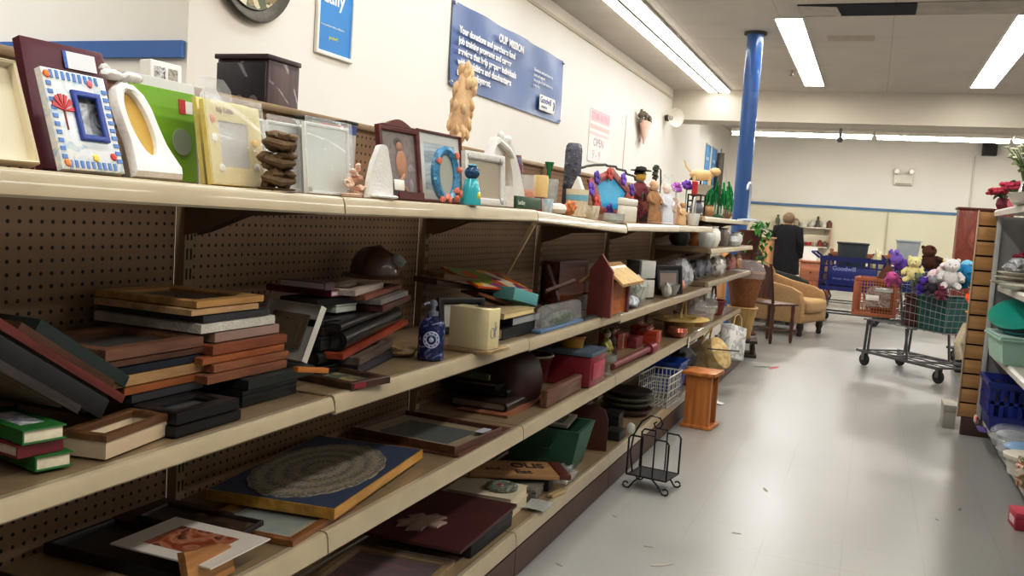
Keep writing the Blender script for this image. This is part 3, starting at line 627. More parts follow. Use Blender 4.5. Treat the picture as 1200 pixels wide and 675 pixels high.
for i, (lb, pa, pb, c, t) in enumerate((('dark brown framed board at the back of the heap by the pegboard', (512, 334), (590, 346), WOOD('3c2318', '5d3a28'), .02), ('dull tan framed board lying above the dark brown one by the pegboard', (520, 326), (598, 338), WOOD('5a3f27', '866240'), .018))):
    a = atX(*pa, -1.36 + .02 * i); b = atX(*pb, -1.30 + .02 * i); m = frm(a, b - a, V((-1, .1, .05))); framed(m, lb, (b - a).length, .1, .025, t, c, DARKART, 'frames at the back of the heap right of the cream box')
a = atX(560, 345, -1.29); b = atX(602, 360, -1.2); framed(frm(a, b - a, V((-1, .1, .1))), 'orange-brown framed board slanting down towards the teal box', (b - a).length, .12, .02, .012, ORW, DARKART)
PZ = ART(['c9401f', 'e2a92d', '6f8f2a', '8a3f7a', 'd8cfb8', 'c2571e', '3a5f52', 'dd7f22'], 17, .35, kind='cells')
board3('green edged puzzle board under the colourful one', (582, 349), (622, 360), -1.27, -1.2, 0, 0, .16, .012, (M('6f9a2c', .5, .1), ART(['6fa12c', '3f8f86', 'c9c23a'], 16, kind='cells')))
board3('bright orange, red and yellow puzzle board tilted on top of the heap', (560, 338), (624, 343), -1.27, -1.17, 0, 0, .2, .008, (M('d5541f', .5, .1), PZ), dirv=V((-1, .75, .30)))
a = atX(622, 349, -1.20); b = atX(655, 365, -1.10); f = framed(frm(a, b - a, V((-.6, -.3, -.5))), 'black photo frame lying aslant left of the clear package', (b - a).length, .09, .012, .01, TB, ART(['2a2d33', '6e747d', '3b3f47'], 14))
# clear blister package
m, w, d, p = lay(-1.075, Z2C, 634, 387, 684, 622, 0); r = thing('blister_package', 'clear plastic package with a blue base at the front of the middle shelf', 'package', m)
MB().box((0, 0, 0), (w, d, .012), .003).build('blue_tray', M('6f8fb5', .35, .08), r)
k = MB(); k.loft([rect(.01, .008, w - .01, d - .008, .0122)] + [[V((w / 2 + (w / 2 - .01) * sx, d / 2 + (d / 2 - .008) * sy, z)) for sx, sy in ((-a, -a), (a, -a), (a, a), (-a, a))] for a, z in ((.97, .06), (.92, .085), (.75, .095))], False, True); k.build('clear_cover', FILM, r)
MB().ball((w * .5, d * .5, .032), (w * .4, d * .38, .034), 2, amp=.3, squash=.5).build('contents', ART(['6f7f72', '4d5a52', '8d8f7d'], 20), r)
k = MB().box((w * 1.03, 0, 0), (w * 1.5, d * .8, .012), .004); tag(k.build('dark_tray', M('3f4a44', .3, .2, coat=.4), None), 'dark green flat tray beside the clear package', 'tray', m=m)
# chest, cross and low box
a = atX(642, 352, -1.44); r = thing('wooden_cabinet_door_box', 'dark red wooden chest with a panelled front standing at the back by the pegboard', 'chest', face((-1.40, a.y, Z2C)))
w = solve(lambda s: proj(V((-1.40, a.y + s, Z2C + .2)))[0], 688, .05, 1.2); hh = solve(lambda s: proj(V((-1.40, a.y + .3, Z2C + s)))[1], 305, .02, .6)
MB().box((0, 0, -.07), (w, hh, 0), .004).build('case', MAH, r); k = MB(); ring(k, w, hh, .035, .012); k.build('door_frame', WOOD('44201a', '6b3427'), r); MB().box((.034, .034, .001), (w - .034, hh - .034, .005)).build('door_panel', WOOD('5a2a1e', '7a3e2c'), r)
a = atX(659, 359, -1.27); tp = atX(642, 311, -1.36); r = thing('wooden_cross', 'slim wooden cross leaning in front of the dark red chest', 'cross')
a.z = Z2C + .004; MB().tube([a, tp], .011, 4).build('upright', WOOD('4b2a20', '6e4435'), r); q0, q1 = atX(634, 341, -1.335), atX(668, 328, -1.285); q0 = a + (tp - a) * .62 + (q0 - (a + (tp - a) * .62)); MB().tube([q0 + V((.022, 0, 0)), q1 + V((.022, 0, 0))], .010, 4).build('crossbar', WOOD('5a382b', '805444'), r)
m, w, d, p = lay(-1.20, Z2C, 670, 368, 694, 655, 0); r = thing('low_wooden_crate', 'low open orange-brown wooden tray left of the birdhouse', 'tray', m)
k = MB(); k.loft([rect(0, 0, w, d, 0), rect(0, 0, w, d, .075)], True, False); k.loft([rect(0, 0, w, d, .075), rect(.01, .01, w - .01, d - .01, .075), rect(.01, .01, w - .01, d - .01, .01)], False, True); k.build('tray_body', WOOD('6a3218', '95502a'), r)
# birdhouse
b0 = on(713, 373, Z2C); r = thing('birdhouse', 'wooden birdhouse with a dark red gable, orange side and tan roof on the middle shelf', 'birdhouse', turn((b0.x, b0.y, Z2C), 0))
sd = .34; wd = .10; eh = .15; gh = .275
k = MB(); gp = [(-wd, 0), (.004, 0), (.004, .2), (-wd / 2, gh), (-wd, .2)]
k.loft([[V((x, 0, z)) for x, z in gp], [V((x, .014, z)) for x, z in gp]]); k.build('gable', M('6e2f2a', .5, .12), r)
k = MB(); k.loft([[V((x + (.0015 if x > -.01 else -.0015), .002, z)) for x, z in gp[1:4]], [V((x + .0035, .012, z)) for x, z in gp[1:4]]], False, False, False); k.build('edge_trim', M('9a5d5c', .5, .08), r)
MB().box((-wd + .01, .0145, .004), (-.012, sd, eh), .002).build('body', WOOD('a8581c', 'cf7a2c'), r)
MB().box((-.016, sd - .025, 0), (.002, sd + .002, eh - .03), .002).build('post', M('7c4348', .5, .1), r)
for s_x, c in ((.05, 'roof'), (-wd - .045, 'roof')):
    k = MB(); A_ = [V((-wd / 2, .0145, .222)), V((-wd / 2, sd - .02, .222)), V((s_x, sd + .06, eh - .012)), V((s_x, .0145, eh - .012))]
    k.loft([[p_ + V((0, 0, .001)) for p_ in A_], [p_ + V((0, 0, .013)) for p_ in A_]]); k.build(c, WOOD('b08a52', 'd6b27a'), r)
# things further along
wrapped('wrapped_figurine', 'pale green ornament in clear wrap right of the birdhouse', 'ornament', (-1.13, 4.72, .8365), (.05, .09, .075), ['b9bfae', 'd4d6c8', '8c9a86', 'e6e4dc'], 1)
wrapped('blue_white_bundle', 'blue and white folded cloth bundle at the shelf front right of the birdhouse', 'bundle', (-1.105, 4.52, .8365), (.035, .08, .03), ['dfe4ea', '8fa3c4', 'f1f2f2', '6d7fa3'], 4, False)
f = thing('orange_ribbon_roll', 'dark mesh roll with an orange end behind the wrapped ornament', 'roll', (-1.36, 4.9, .836)); MB().lathe([(.07, 0), (.075, .02), (.075, .12), (.06, .14)], 18).build('roll', ART(['3a322c', '5d5148', '2b2623'], 30), f); MB().lathe([(.03, .1405), (.045, .1405), (.045, .148), (.03, .15)], 14).build('orange_end', M('c06a34', .5, .1), f)
r = thing('twin_tile_display', 'grey stand holding two white square tiles on the middle shelf', 'display stand', face((-1.19, 5.04, .8365), -20))
MB().box((-.02, 0, -.09), (.0, .22, 0), .003).build('side_panel', M('4b4a48', .5, .1), r)
for y in (.008, .118): MB().box((.002, y, -.08), (.15, y + .1, .0), .004).build('white_tile', M('d5d6d0', .4, .04), r)
MB().box((.002, 0, -.085), (.152, .007, -.001)).build('base', M('4b4a48', .5, .1), r)
m = face((-1.2, 5.48, .8365), -25, 6); framed(m, 'small black frame with a tan centre standing behind the grey bowl', .26, .18, .028, .02, TB, M('9a7a66', .6, .1), mat=TB, matw=.02)
r = thing('grey_bowl', 'grey ceramic bowl turned on its side at the shelf front', 'bowl', (-1.105, 5.52, .8365)); MB().lathe([(.03, .0), (.05, .004), (.085, .04), (.1, .07), (.094, .07), (.075, .04), (.04, .012)], 24, cap=False, sx=.45).build('bowl_body', M('8f918a', .35, .1), r)
wrapped('white_china_vase', 'white china ornament standing left of the grey bowl', 'ornament', (-1.10, 5.33, .8365), (.03, .04, .045), ['d9d7d0', 'c4c3bd', 'efeeea'], 8, False)
wrapped('pink_ornament', 'salmon pink ornament beside the grey bowl', 'ornament', (-1.13, 5.86, .8365), (.04, .07, .04), ['c07a62', 'd69a82', '9a5a48'], 12, False)
for i, (y, x, rr, cols, lb) in enumerate(((6.05, -1.16, (.07, .12, .1), ['a3a4a6', 'c9cbd0', '7c7d82', 'dedfe2'], 'grey lace bundle in plastic on the far middle shelf'), (6.36, -1.27, (.07, .1, .085), ['5a2a2c', '7d4846', '3a2226'], 'dark red bundle behind the grey lace on the far middle shelf'))):
    wrapped('cloth_bundle', lb, 'bundle', (x, y, .8365), rr, cols, 20 + i)
for i, (y, x, rr, cols, lb) in enumerate(((6.82, -1.2, (.06, .12, .075), ['2c3142', '4a5168', '1d2130'], 'navy blue bundle on the far middle shelf'), (7.12, -1.2, (.065, .1, .08), ['5d626f', '3b4150', '8c93a3'], 'slate blue bundle in plastic on the far middle shelf'), (7.46, -1.15, (.06, .14, .08), ['c9c3bd', 'e9e6e2', 'a39c98'], 'white wrapped bundle at the end of the far middle shelf'), (7.98, -1.2, (.05, .11, .075), ['9a8f86', 'c4b6a8', '6d5c52'], 'beige wrapped bundle at the end of the far middle shelf'), (8.4, -1.18, (.05, .13, .08), ['a33a34', 'c9564a', '6d2a2a'], 'red ornament at the very end of the far middle shelf'))):
    wrapped('cloth_bundle', lb, 'bundle', (x, y, .8715), rr, cols, 30 + i)
# ------------------------------------------------------------------ low shelf (board at .545)
Z3 = .5465; LG = 'framed pictures lying on the low shelf'
def flat(label, cx, cy, rx, lx, z, tp, c, X, yaw=0, b=.02, art=None, xmin=-1.47, dmax=.6, **kw):
    m, w, d, p = lay(X, z, cx, cy, rx, lx, yaw, dmax, xmin); t = tpx(p, tp)
    return framed(m, label, w, d, b, t, c, art or DARKART, LG, **kw), w, d, t
f, w, d, t = flat('wood framed picture behind pale blue glass lying under the blue doily panel', 342, 664, 418, 225, Z3, 8, WOOD('7a4a26', 'a06e3f'), -1.075, 4, .022, ART(['a9b3a6', '94a39c', 'bcc0b0'], 5), mat=M('b9ad94', .6, .05), matw=.02)
zt = Z3 + t + .001
m, w, d, p = lay(-1.07, zt, 391, 620, 495, 236, 7, .6, -1.47); t2 = tpx(p, 13)
f = thing('doily_panel', 'dark blue panel with a round lace doily and gold edges on the low shelf', 'framed panel', m); k = MB(); k.loft([rect(0, 0, w, d, 0), rect(0, 0, w, d, t2), rect(.004, .004, w - .004, d - .004, t2)], True, False); k.build('gold_edge', WOOD('a87c2c', 'cf9f45'), f); MB().box((.0035, .0035, t2 - .004), (w - .0035, d - .0035, t2 + .0002)).build('blue_backing', M('35435c', .6, .12, 20), f)
R_ = min(w, d) * .44
def lace():
    m, nt, b = _new('lace'); N = nt.nodes.new; L = nt.links.new
    tc = N('ShaderNodeTexCoord'); wv = N('ShaderNodeTexWave'); wv.wave_type = 'RINGS'; wv.rings_direction = 'Z'; wv.inputs['Scale'].default_value = 9; wv.inputs['Distortion'].default_value = 3.5; wv.inputs['Detail'].default_value = 4; wv.inputs['Detail Scale'].default_value = 20
    vo = N('ShaderNodeTexVoronoi'); vo.inputs['Scale'].default_value = 190; L(tc.outputs['Object'], wv.inputs['Vector']); L(tc.outputs['Object'], vo.inputs['Vector'])
    ml = N('ShaderNodeMath'); ml.operation = 'MULTIPLY_ADD'; ml.inputs[1].default_value = .4; L(wv.outputs['Fac'], ml.inputs[0])
    m2 = N('ShaderNodeMath'); m2.operation = 'MULTIPLY'; m2.inputs[1].default_value = .8; L(vo.outputs['Distance'], m2.inputs[0]); L(m2.outputs[0], ml.inputs[2])
    cr = N('ShaderNodeValToRGB'); cr.color_ramp.elements[0].position = .25; cr.color_ramp.elements[1].position = .75; cr.color_ramp.elements[0].color = lin('55544f'); cr.color_ramp.elements[1].color = lin('968b76')
    L(ml.outputs[0], cr.inputs['Fac']); L(cr.outputs['Color'], b.inputs['Base Color']); b.inputs['Roughness'].default_value = .85
    bp = N('ShaderNodeBump'); bp.inputs['Strength'].default_value = .5; bp.inputs['Distance'].default_value = .002; L(ml.outputs[0], bp.inputs['Height']); L(bp.outputs['Normal'], b.inputs['Normal']); return m
k = MB(); n = 72
k.loft([[V((r_ * R_ * (1 + (.03 * abs(math.sin(i * PI / 4)) if r_ > .9 else 0)) * math.cos(2 * PI * i / n), r_ * R_ * (1 + (.03 * abs(math.sin(i * PI / 4)) if r_ > .9 else 0)) * math.sin(2 * PI * i / n), z)) for i in range(n)] for r_, z in ((1, 0), (.99, .002), (.8, .0025), (.78, .0015), (.55, .0025), (.53, .0015), (.3, .0025), (.05, .0025))], False, True)
o = k.build('lace_doily', lace(), f); o.location = (w * .47, d * .52, t2 + .0004); o.scale = (w * .47 / R_ * .92, d * .45 / R_, 1)
MB().box((w * .985, -.028 + .03, -.02), (w * 1.05, .05, -.002), .003)
# landscape picture resting on a plain board
m, w, d, p = lay(-1.075, Z3, 536, 566, 600, 392, 0, .5, -1.47); r = thing('flat_wood_board', 'plain reddish brown board under the framed landscape on the low shelf', 'board', m); t = .008; MB().box((0, 0, 0), (w * .98, d, t), .002).build('board', WOOD('5c3526', '7d4d38'), r)
f, w, d, t2 = flat('large framed landscape picture with a wide cream mat lying on the low shelf', 531, 556, 588, 370, Z3 + t + .001, 9, WOOD('4a2a1c', '6b4230'), -1.09, -4, .009, ART(['1d2a2a', '344641', '3e4a3a', '22302f', '55604c'], 9, .2, 2.5, stretch=(1, 2.2, 1)), mat=M('a08a5e', .6, .06), matw=.05)
tg = MB().box((w - .11, .014, t2 * .93), (w - .045, .045, t2 * .96)).build('price_sticker', M('c9c9d4', .5, .05), f)
# near end: card, collage, dark picture
p = on(247, 668, Z3 + .047); m, w, d, p = lay(p.x, Z3 + .047, 247, 668, 317, 129, 0, .4, -1.45)
r = thing('matted_print', 'loose red-brown print in a white mat at the near end of the low shelf', 'print', m)
MB().box((0, 0, 0), (w, d, .003)).build('mat_board', M('ddd8d0', .6, .03), r); MB().box((w * .2, d * .2, .0031), (w * .8, d * .8, .0036)).build('print_sheet', ART(['7a2f1f', '9c4e2e', 'c48a6a', '5c2318', 'b06a44'], 14), r)
m, w, d, p = lay(-1.14, Z3, 205, 690, 290, -60, 0, .36, -1.475); framed(m, 'thick black framed picture under the loose matted print', w, d, .012, .022, M('191718', .5, .2), ART(['1e2022', '3a322c', '33282a', '2c3a33'], 7), LG, glass=False)
p = on(276, 634, Z3 + .026); r_, = [framed(frm(p, V((-.05, 1, .02)), V((-1, -.05, .0))), 'dark postcard collage board lying at the back near end of the low shelf', .10, .25, .008, .012, M('2a2320', .5, .2), ART(['2c2622', '4c3a2e', '6a5a40', '3a2c34', '8a6a3a', '453029'], 26, kind='cells'), LG, glass=False)]
m, w, d, p = lay(-1.27, Z3, 215, 668, 310, 100, 0, .2, -1.475); caseb(m, 'dark red-brown slim box under the postcard collage at the back', w * .6, d, .022, M('3d2320', .5, .15), name='slim_box')
p = V((-1.10, 1.14, Z3 + .004)); q = V((-1.07, 1.33, Z3 + .004))
r = thing('tan_board_corner', 'tan wooden plaque standing on edge in front of the loose matted print', 'plaque', frm(on(216, 700, Z3) + V((0, 0, .001)), V((-.05, 1, 0)), V((-.25, 0, 1)))); MB().prism([(0, 0), (.13, 0), (.13, .05), (.1, .065), (.03, .075), (0, .08)], 0, .016).build('plaque', WOOD('9a6a3c', 'c0905a'), r)
m, w, d, p = lay(-1.08, Z3, 60, 760, 175, -220, 0, .4, -1.475); f = framed(m, 'large dark framed picture at the very near end of the low shelf', w, .36, .03, .02, M('1c1817', .4, .2), ART(['1e2022', '3a322c', '4a3b38', '2c3a33', '5a4a40'], 8), LG, glass=False)
# dark things right of the landscape
m, w, d, p = lay(-1.15, Z3, 594, 503, 640, 470, 0, .5, -1.36); t = tpx(p, 9)
book(m, 'flat orange-brown wooden board sticking out at the front right of the landscape', w, d, .008, WOOD('8a5238', 'b57a58'), M('7c4a32', .6), None, 'front', name='flat_board', cat='board')
zs = Z3 + .009
m, w, d, p = lay(-1.17, zs, 594, 492, 628, 470, 0, .5, -1.4); t = tpx(p, 10); album(m, 'thick dark brown album with pale page edges right of the landscape', w, d, t, DKBROWN, 'dark albums right of the landscape', pages=M('8f7f72', .7)); zs += t + .001
m, w, d, p = lay(-1.21, zs, 594, 476, 622, 480, 0, .4, -1.47); t = tpx(p, 9); album(m, 'black album, middle of the dark pile right of the landscape', w, d, t, TB, 'dark albums right of the landscape'); zs += t + .001
m, w, d, p = lay(-1.24, zs, 580, 468, 614, 512, 0, .3, -1.47); t = tpx(p, 6); framed(m, 'small picture with purple and orange colours on top of the dark albums', w, d, .01, t, TB, ART(['3a2a3c', '8a4a26', 'b06a2c', '4a2a2a', '5a3a5c'], 14), None); zs += t + .001
m, w, d, p = lay(-1.30, zs, 572, 455, 594, 520, 0, .2, -1.47); book(m, 'dull olive green book lying highest on the dark albums', w, d, .022, M('5f6a35', .5, .15), PAPER)
# handbag, red scoop, brown box
b0 = on(640, 490, Z3)
r = thing('maroon_handbag', 'dark maroon rounded leather bag right of the dark albums on the low shelf', 'bag', (-1.27, 3.32, Z3)); k = MB()
k.loft([ell(0, 0, a * .11, b_ * .14, z * .85, 28, .7) for a, b_, z in ((.9, .92, 0), (1, 1, .03), (1, 1, .12), (.85, .93, .18), (.55, .75, .21), (.2, .4, .22))]); k.build('bag_body', M('351917', .5, .2, 12), r)
k = MB(); k.tube([(.0, -.08, .172), (.0, -.07, .2), (0, .0, .21), (0, .07, .2), (0, .08, .172)], .009); k.build('handle', M('33151a', .35, .2, coat=.3), r)
m, w, d, p = lay(-1.09, Z3, 640, 486, 681, 622, 0, .12, -1.47); caseb(m, 'pale brown wooden box at the shelf front before the maroon bag', w, .03, tpx(p, 21), WOOD('6a4838', '8d6552'), None, None, 'wooden_box', lidt=.25)
r = thing('red_scoop_bowl', 'dark red bowl with a pale rim tilted behind the toy crate', 'bowl', Matrix.Translation((-1.31, 3.59, Z3 + .002)) @ Matrix.Rotation(.0, 4, 'Y'))
MB().lathe([(.05, 0), (.09, .03), (.1, .1), (.115, .14), (.108, .14), (.095, .1), (.08, .04), (.03, .015)], 26, cap=False).build('bowl_body', M('5a2320', .3, .15, coat=.4), r); MB().tube([(.112 * math.cos(a), .112 * math.sin(a), .141) for a in [2 * PI * i / 28 for i in range(28)]], .005, 6, True).build('rim', M('a08a76', .4, .1), r)
r = thing('toy_crate', 'red plastic toy box with a grey-blue lid on the low shelf', 'toy box', turn((-1.07, 3.74, Z3), 0)); w, d, hh = .24, .30, .135
MB().box((-d, 0, 0), (0, w, hh), .008).build('body', M('8f2433', .35, .12, coat=.3), r); MB().box((-d - .01, -.01, hh + .001), (.006, w + .01, hh + .018), .004).build('lid', M('5f7081', .4, .1), r); MB().box((.0005, .03, .03), (.004, w - .03, hh - .03), .002).build('front_panel', M('b34a58', .35, .08), r)
r = thing('yellow_cup', 'yellow cup lying open on the lid of the red toy box', 'cup', (-1.2, 3.86, Z3 + hh + .0195)); MB().lathe([(.05, 0), (.058, .05), (.053, .05), (.045, .006)], 22, cap=False).build('cup_body', M('c9962a', .4, .08), r); MB().lathe([(.0595, .04), (.061, .05), (.056, .052)], 22, cap=False).build('orange_rim', M('b8642a', .4, .08), r)
def figurine(label, loc, h, cols, group=None, name='figurine', yaw=0, hat=None, film=False, cat='figurine', hatr=1.):
    """a small standing figure: base, robe, arms, head"""
    r = thing(name, label, cat, turn(loc, yaw), group); s = h
    MB().lathe([(.22 * s, 0), (.24 * s, .02 * s), (.2 * s, .05 * s)], 16).build('base', cols[0], r)
    MB().lathe([(.2 * s, .051 * s), (.19 * s, .25 * s), (.13 * s, .45 * s), (.15 * s, .6 * s), (.1 * s, .7 * s), (.05 * s, .74 * s)], 16, sy=1.15).build('robe', cols[1], r)
    for sg in (-1, 1): MB().tube([(0, sg * .13 * s, .64 * s), (.08 * s, sg * .19 * s, .52 * s), (.15 * s, sg * .1 * s, .45 * s)], [.05 * s, .045 * s, .03 * s], 8).build('arm', cols[1], r)
    MB().ball((.01 * s, 0, .84 * s), (.1 * s, .1 * s, .115 * s), 2).build('head', cols[2], r)
    MB().ball((-.012 * s, 0, .87 * s), (.11 * s, .112 * s, .11 * s), 2, squash=.15, amp=.2).build('hair', cols[3], r)
    if hat is not None: MB().lathe([(.2 * s * hatr, .93 * s), (.2 * s * hatr, .945 * s), (.11 * s, .95 * s), (.085 * s, 1.0 * s), (.0, 1.02 * s)], 18).build('hat', hat, r)
    if film: MB().lathe([(.27 * s, .0), (.3 * s, .3 * s), (.25 * s, .8 * s), (.1 * s, 1.02 * s), (.05 * s, 1.1 * s), (.12 * s, 1.2 * s)], 14, cap=False).build('clear_wrap', FILM, r)
    return r
GYEL = M('9a9446', .4, .25, 30); GREY = M('7d7b76', .5, .15)
figurine('olive and cream figurine standing on the low shelf behind the pink roll', (-1.17, 4.33, Z3), .2, [GREY, GYEL, M('b9a88a', .5), M('5a5530', .6)])
figurine('dark brown figurine standing right of the olive one on the low shelf', (-1.22, 4.62, Z3), .17, [DKBROWN, M('4a2c26', .5, .2), M('7a5a48', .5), DKBROWN])
r = thing('glass_candle_holder', 'small clear glass holder at the shelf front right of the toy box', 'candle holder', (-1.10, 4.13, Z3)); MB().lathe([(.035, 0), (.035, .006), (.012, .015), (.012, .05), (.04, .07), (.042, .1), (.038, .1), (.035, .075), (.0, .06)], 20, cap=False).build('glass_body', M('b9b8ae', .12, .1, alpha=.5, coat=.6), r)
a_, b_ = on(706, 437, Z3 + .02), on(758, 420, Z3 + .06); r = thing('pink_paper_roll', 'long dull pink paper roll lying aslant on the low shelf', 'paper roll'); MB().cyl((-1.12, 4.28, Z3 + .019), (-1.09, 4.98, Z3 + .032), .018, n=14).build('roll', M('8a4a4c', .5, .15), r); MB().cyl((-1.092, 4.93, Z3 + .031), (-1.087, 5.03, Z3 + .033), .03, n=14).build('end_knob', M('8f3040', .4, .1), r)
m, w, d, p = lay(-1.085, Z3, 742, 428, 756, 730, 0); MBx = caseb(turn((-1.075, 4.99 + .06, Z3)), 'dusty red little box at the shelf front right of the pink roll', .001, .001, .001, M('7a2a34', .5, .1)) if 0 else None
r = caseb(face((-1.20, 5.10, Z3), 0, 90), 'dusty red little carton lying right of the pink roll', .16, .13, .06, M('7d2b36', .5, .12), M('8f3a44', .5, .1), name='small_carton')
for i, (y, x, c, lb) in enumerate(((4.95, -1.27, 'a8402a', 'orange-red gift box tied with ribbon behind the dusty red carton'), (5.36, -1.14, 'b5402a', 'bright orange-red gift box tied with ribbon right of the dusty red carton'), (5.6, -1.24, '8a2028', 'crimson gift box tied with ribbon left of the straw basket'))):
    r = caseb(face((x, y, Z3), 8 * i - 6, 90), lb, .17, .12, .075 + .015 * (i == 0), M(c, .4, .12), M(c, .35, .1), 'gift boxes on the low shelf', 'gift_box'); k = MB()
    h_ = .075 + .015 * (i == 0); k.box((.075, -.001, .001), (.095, .121, h_ + .001)); k.build('ribbon', M('d0b9a6', .4, .1), r); k = MB(); k.tube([(.085, .06, h_ + .002), (.05, .06, h_ + .03), (.03, .07, h_ + .012), (.085, .06, h_ + .003), (.12, .06, h_ + .032), (.14, .05, h_ + .012), (.085, .06, h_ + .002)], .005, 6); k.build('bow', M('c98a72', .4, .1), r)
# straw basket with tall handle, copper dish
STRAW = M('b49a58', .7, .2, 60, bump=.8); STRAW2 = M('c9ae74', .7, .2, 60, bump=.8); WICK = M('8f5a30', .65, .25, 50, bump=1.)
r = thing('copper_dish', 'shiny copper pink dish under the straw hat on the low shelf', 'dish', (-1.115, 5.86, Z3)); MB().lathe([(.03, 0), (.05, .006), (.07, .04), (.06, .065), (.03, .07)], 22, sy=1.4).build('dish_body', M('a8604e', .22, .15, metal=.5, coat=.5), r)
r = thing('straw_hat_basket', 'yellow straw hat-shaped basket with a tall looped handle on the low shelf', 'basket', (-1.16, 6.14, Z3 + 0)); MB().lathe([(.09, 0), (.1, .05), (.11, .075), (.19, .085), (.2, .095), (.11, .1), (.09, .08)], 30, sy=1.35).build('brim', STRAW, r)
MB().tube([(.02, -.09 + .0 * i, .1) if i == 0 else (.02, -.08 * math.cos(PI * i / 12), .1 + .115 * math.sin(PI * i / 12) ** .8) for i in range(13)], .009, 8).build('handle', STRAW, r)
tag(MB().box((-.05, 0, 0), (.0, .12, .07), .003).build('beige_carton', M('a08e74', .6, .1), None), 'beige carton standing at the back left of the straw hat basket', 'carton', m=turn((-1.3, 5.72, Z3)))
tag(MB().box((-.004, 0, 0), (.0, .22, .085), .001).build('white_card', M('cfcfca', .6, .04), None), 'white card standing upright right of the straw hat basket', 'card', m=face((-1.2, 6.40, Z3)) @ Matrix.Rotation(PI / 2, 4, 'X') if 0 else turn((-1.25, 6.33, Z3)))
tg = thing('hanging_price_tag', 'white paper tag hanging from the low shelf front left of the woven basket', 'tag', face((-1.052, 5.92, .47), 5, 0)); MB().box((0, 0, 0), (.09, .07, .001)).build('tag_paper', M('dcdad4', .6, .03), tg); MB().tube([(.045, .068, 0), (.04, .085, -.002)], .0015, 5).build('string', M('dcdad4', .6, .03), tg)
# ------------------------------------------------------------------ base deck (board at .165)
Z4 = .1665
m, w, d, p = lay(-1.09, Z4, 476, 700, 530, 330, 4, .45, -1.465); f = framed(m, 'dark framed red picture with a bright metal edge, near end of bottom shelf', w * 1.05, d, .03, .02, M('a38b6b', .4, .15), ART(['2a2022', '8a2a35', '2f1c1e', '70303a', '1c1818'], 5, stretch=(3, .6, 1)), None); MB().box((w * 1.051, 0, .002), (w * 1.058, d * .8, .024)).build('metal_edge', M('c9c9cc', .2, .05, metal=.8), f)
m, w, d, p = lay(-1.085, Z4, 470, 690, 560, 395, 0, .4, -1.465)
p0 = V((-1.10, 2.62, Z4)); caseb(frm(p0, V((0, 1, 0)), V((-1, 0, 0))), 'flat black box under the maroon board on the bottom shelf', .36, .34, .055, M('1b1c20', .5, .2), name='flat_box')
r = thing('maroon_board', 'large flat maroon board on the bottom shelf carrying a dried leaf', 'board', frm(V((-1.085, 2.50, Z4 + .057)), V((-.03, 1, 0)), V((-1, -.03, 0)))); MB().box((0, 0, 0), (.52, .37, .012), .002).build('board', M('4a1f20', .45, .15, 5), r)
k = MB(); pts = []; 
for i in range(20):
    a = 2 * PI * i / 20; q = (.075 if i % 4 else .12) * (1 if i % 2 else .55); pts.append((1.35 * q * math.cos(a), q * math.sin(a)))
k.loft([[V((x, y, .0)) for x, y in pts], [V((x * .95, y * .95, .006)) for x, y in pts], [V((x * .3, y * .3, .016)) for x, y in pts]]); tag(k.build('dried_leaf', M('9a8072', .7, .15), None), 'pale dried leaf ornament lying on the maroon board', 'leaf ornament', m=turn((-1.30, 2.66, Z4 + .0705), 70))
zb = Z4
for i, (lb, t, off) in enumerate((('cream book, lowest of the white books on the bottom shelf', .035, 0), ('cream book on top of the white books, under the stone coaster', .035, .012))):
    book(frm(V((-1.13 - off * .3, 3.045 + off * .2, zb)), V((-.05, 1, 0)), V((-1, -.05, 0))), lb, .2, .26, t, M('cdc3ac', .6, .06), M('d9cfb4', .8, .05), 'white books on the bottom shelf', spine='back'); zb += t + .001
r = thing('stone_coaster', 'round mottled green stone coaster with a red spot on the white books', 'coaster', (-1.215, 3.15, zb)); MB().lathe([(.055, 0), (.062, .004), (.062, .012), (.05, .018), (.035, .02), (.03, .016), (.0, .016)], 26).build('coaster_body', ART(['5c6a5c', '8f9a8a', '3f4a44', 'a9a894'], 34, .4), r); MB().ball((.0, -.02, .018), (.014, .014, .006), 2).build('red_spot', M('8a4a34', .4, .1), r)
caseb(frm(V((-1.12, 3.28, Z4)), V((-.1, 1, 0)), V((-1, -.1, 0))), 'mottled grey stone-patterned box on the bottom shelf behind the white papers', .13, .24, .045, ART(['6a655a', '8f8a7c', '4f4b44', 'a39d8e'], 40, .5), name='stone_box')
r = thing('folded_paper', 'crumpled white paper lying right of the white books on the bottom shelf', 'paper', (-1.085, 3.17, Z4)); k = MB(); k.loft([[V((-.05 + .03 * j, -.01 + .035 * i, .004 + .012 * noise.noise(V((i * .8, j * .8, 3)))+ .006 * abs(i - 1))) for i in range(4)] for j in range(4)], False, False, False); k.build('sheet', M('b9bcb8', .6, .06), r)
# wooden word sign
p0 = V((-1.04, 3.42, Z4 + .06)); m = frm(V((-1.33, 3.09, Z4 + .062)), V((.72, .62, -.01)), V((-.62, .72, .04))) 
r = thing('wood_word_sign', 'tan wooden sign board with dark lettering jutting over the bottom shelf edge', 'sign', frm(V((-1.37, 3.20, Z4 + .075)), V((.80, .60, -.05)), V((-.60, .80, .06)))); w, d = .37, .17
MB().box((0, 0, 0), (w, d, .018), .002).build('plank', WOOD('9a7048', 'bd9468'), r); MB().box((w - .0, .002, .001), (w + .05, d - .002, .022), .003).build('end_block', M('5c2a1c', .5, .15), r)
lettering(r, 'OLIS', .07, (w * .52, d * .52, .0185), M('2d211a', .7), bold=.002); lettering(r, 'Eat', .055, (w * .52, d * .12, .0185), M('2d211a', .7), bold=.0015); lettering(r, 'and', .045, (w * .2, d * .3, .0185), M('2d211a', .7))
caseb(frm(V((-1.12, 3.43, Z4)), V((-.15, 1, 0)), V((-1, -.15, 0))), 'black low box carrying the wooden sign on the bottom shelf', .1, .2, .05, TB, name='low_box')
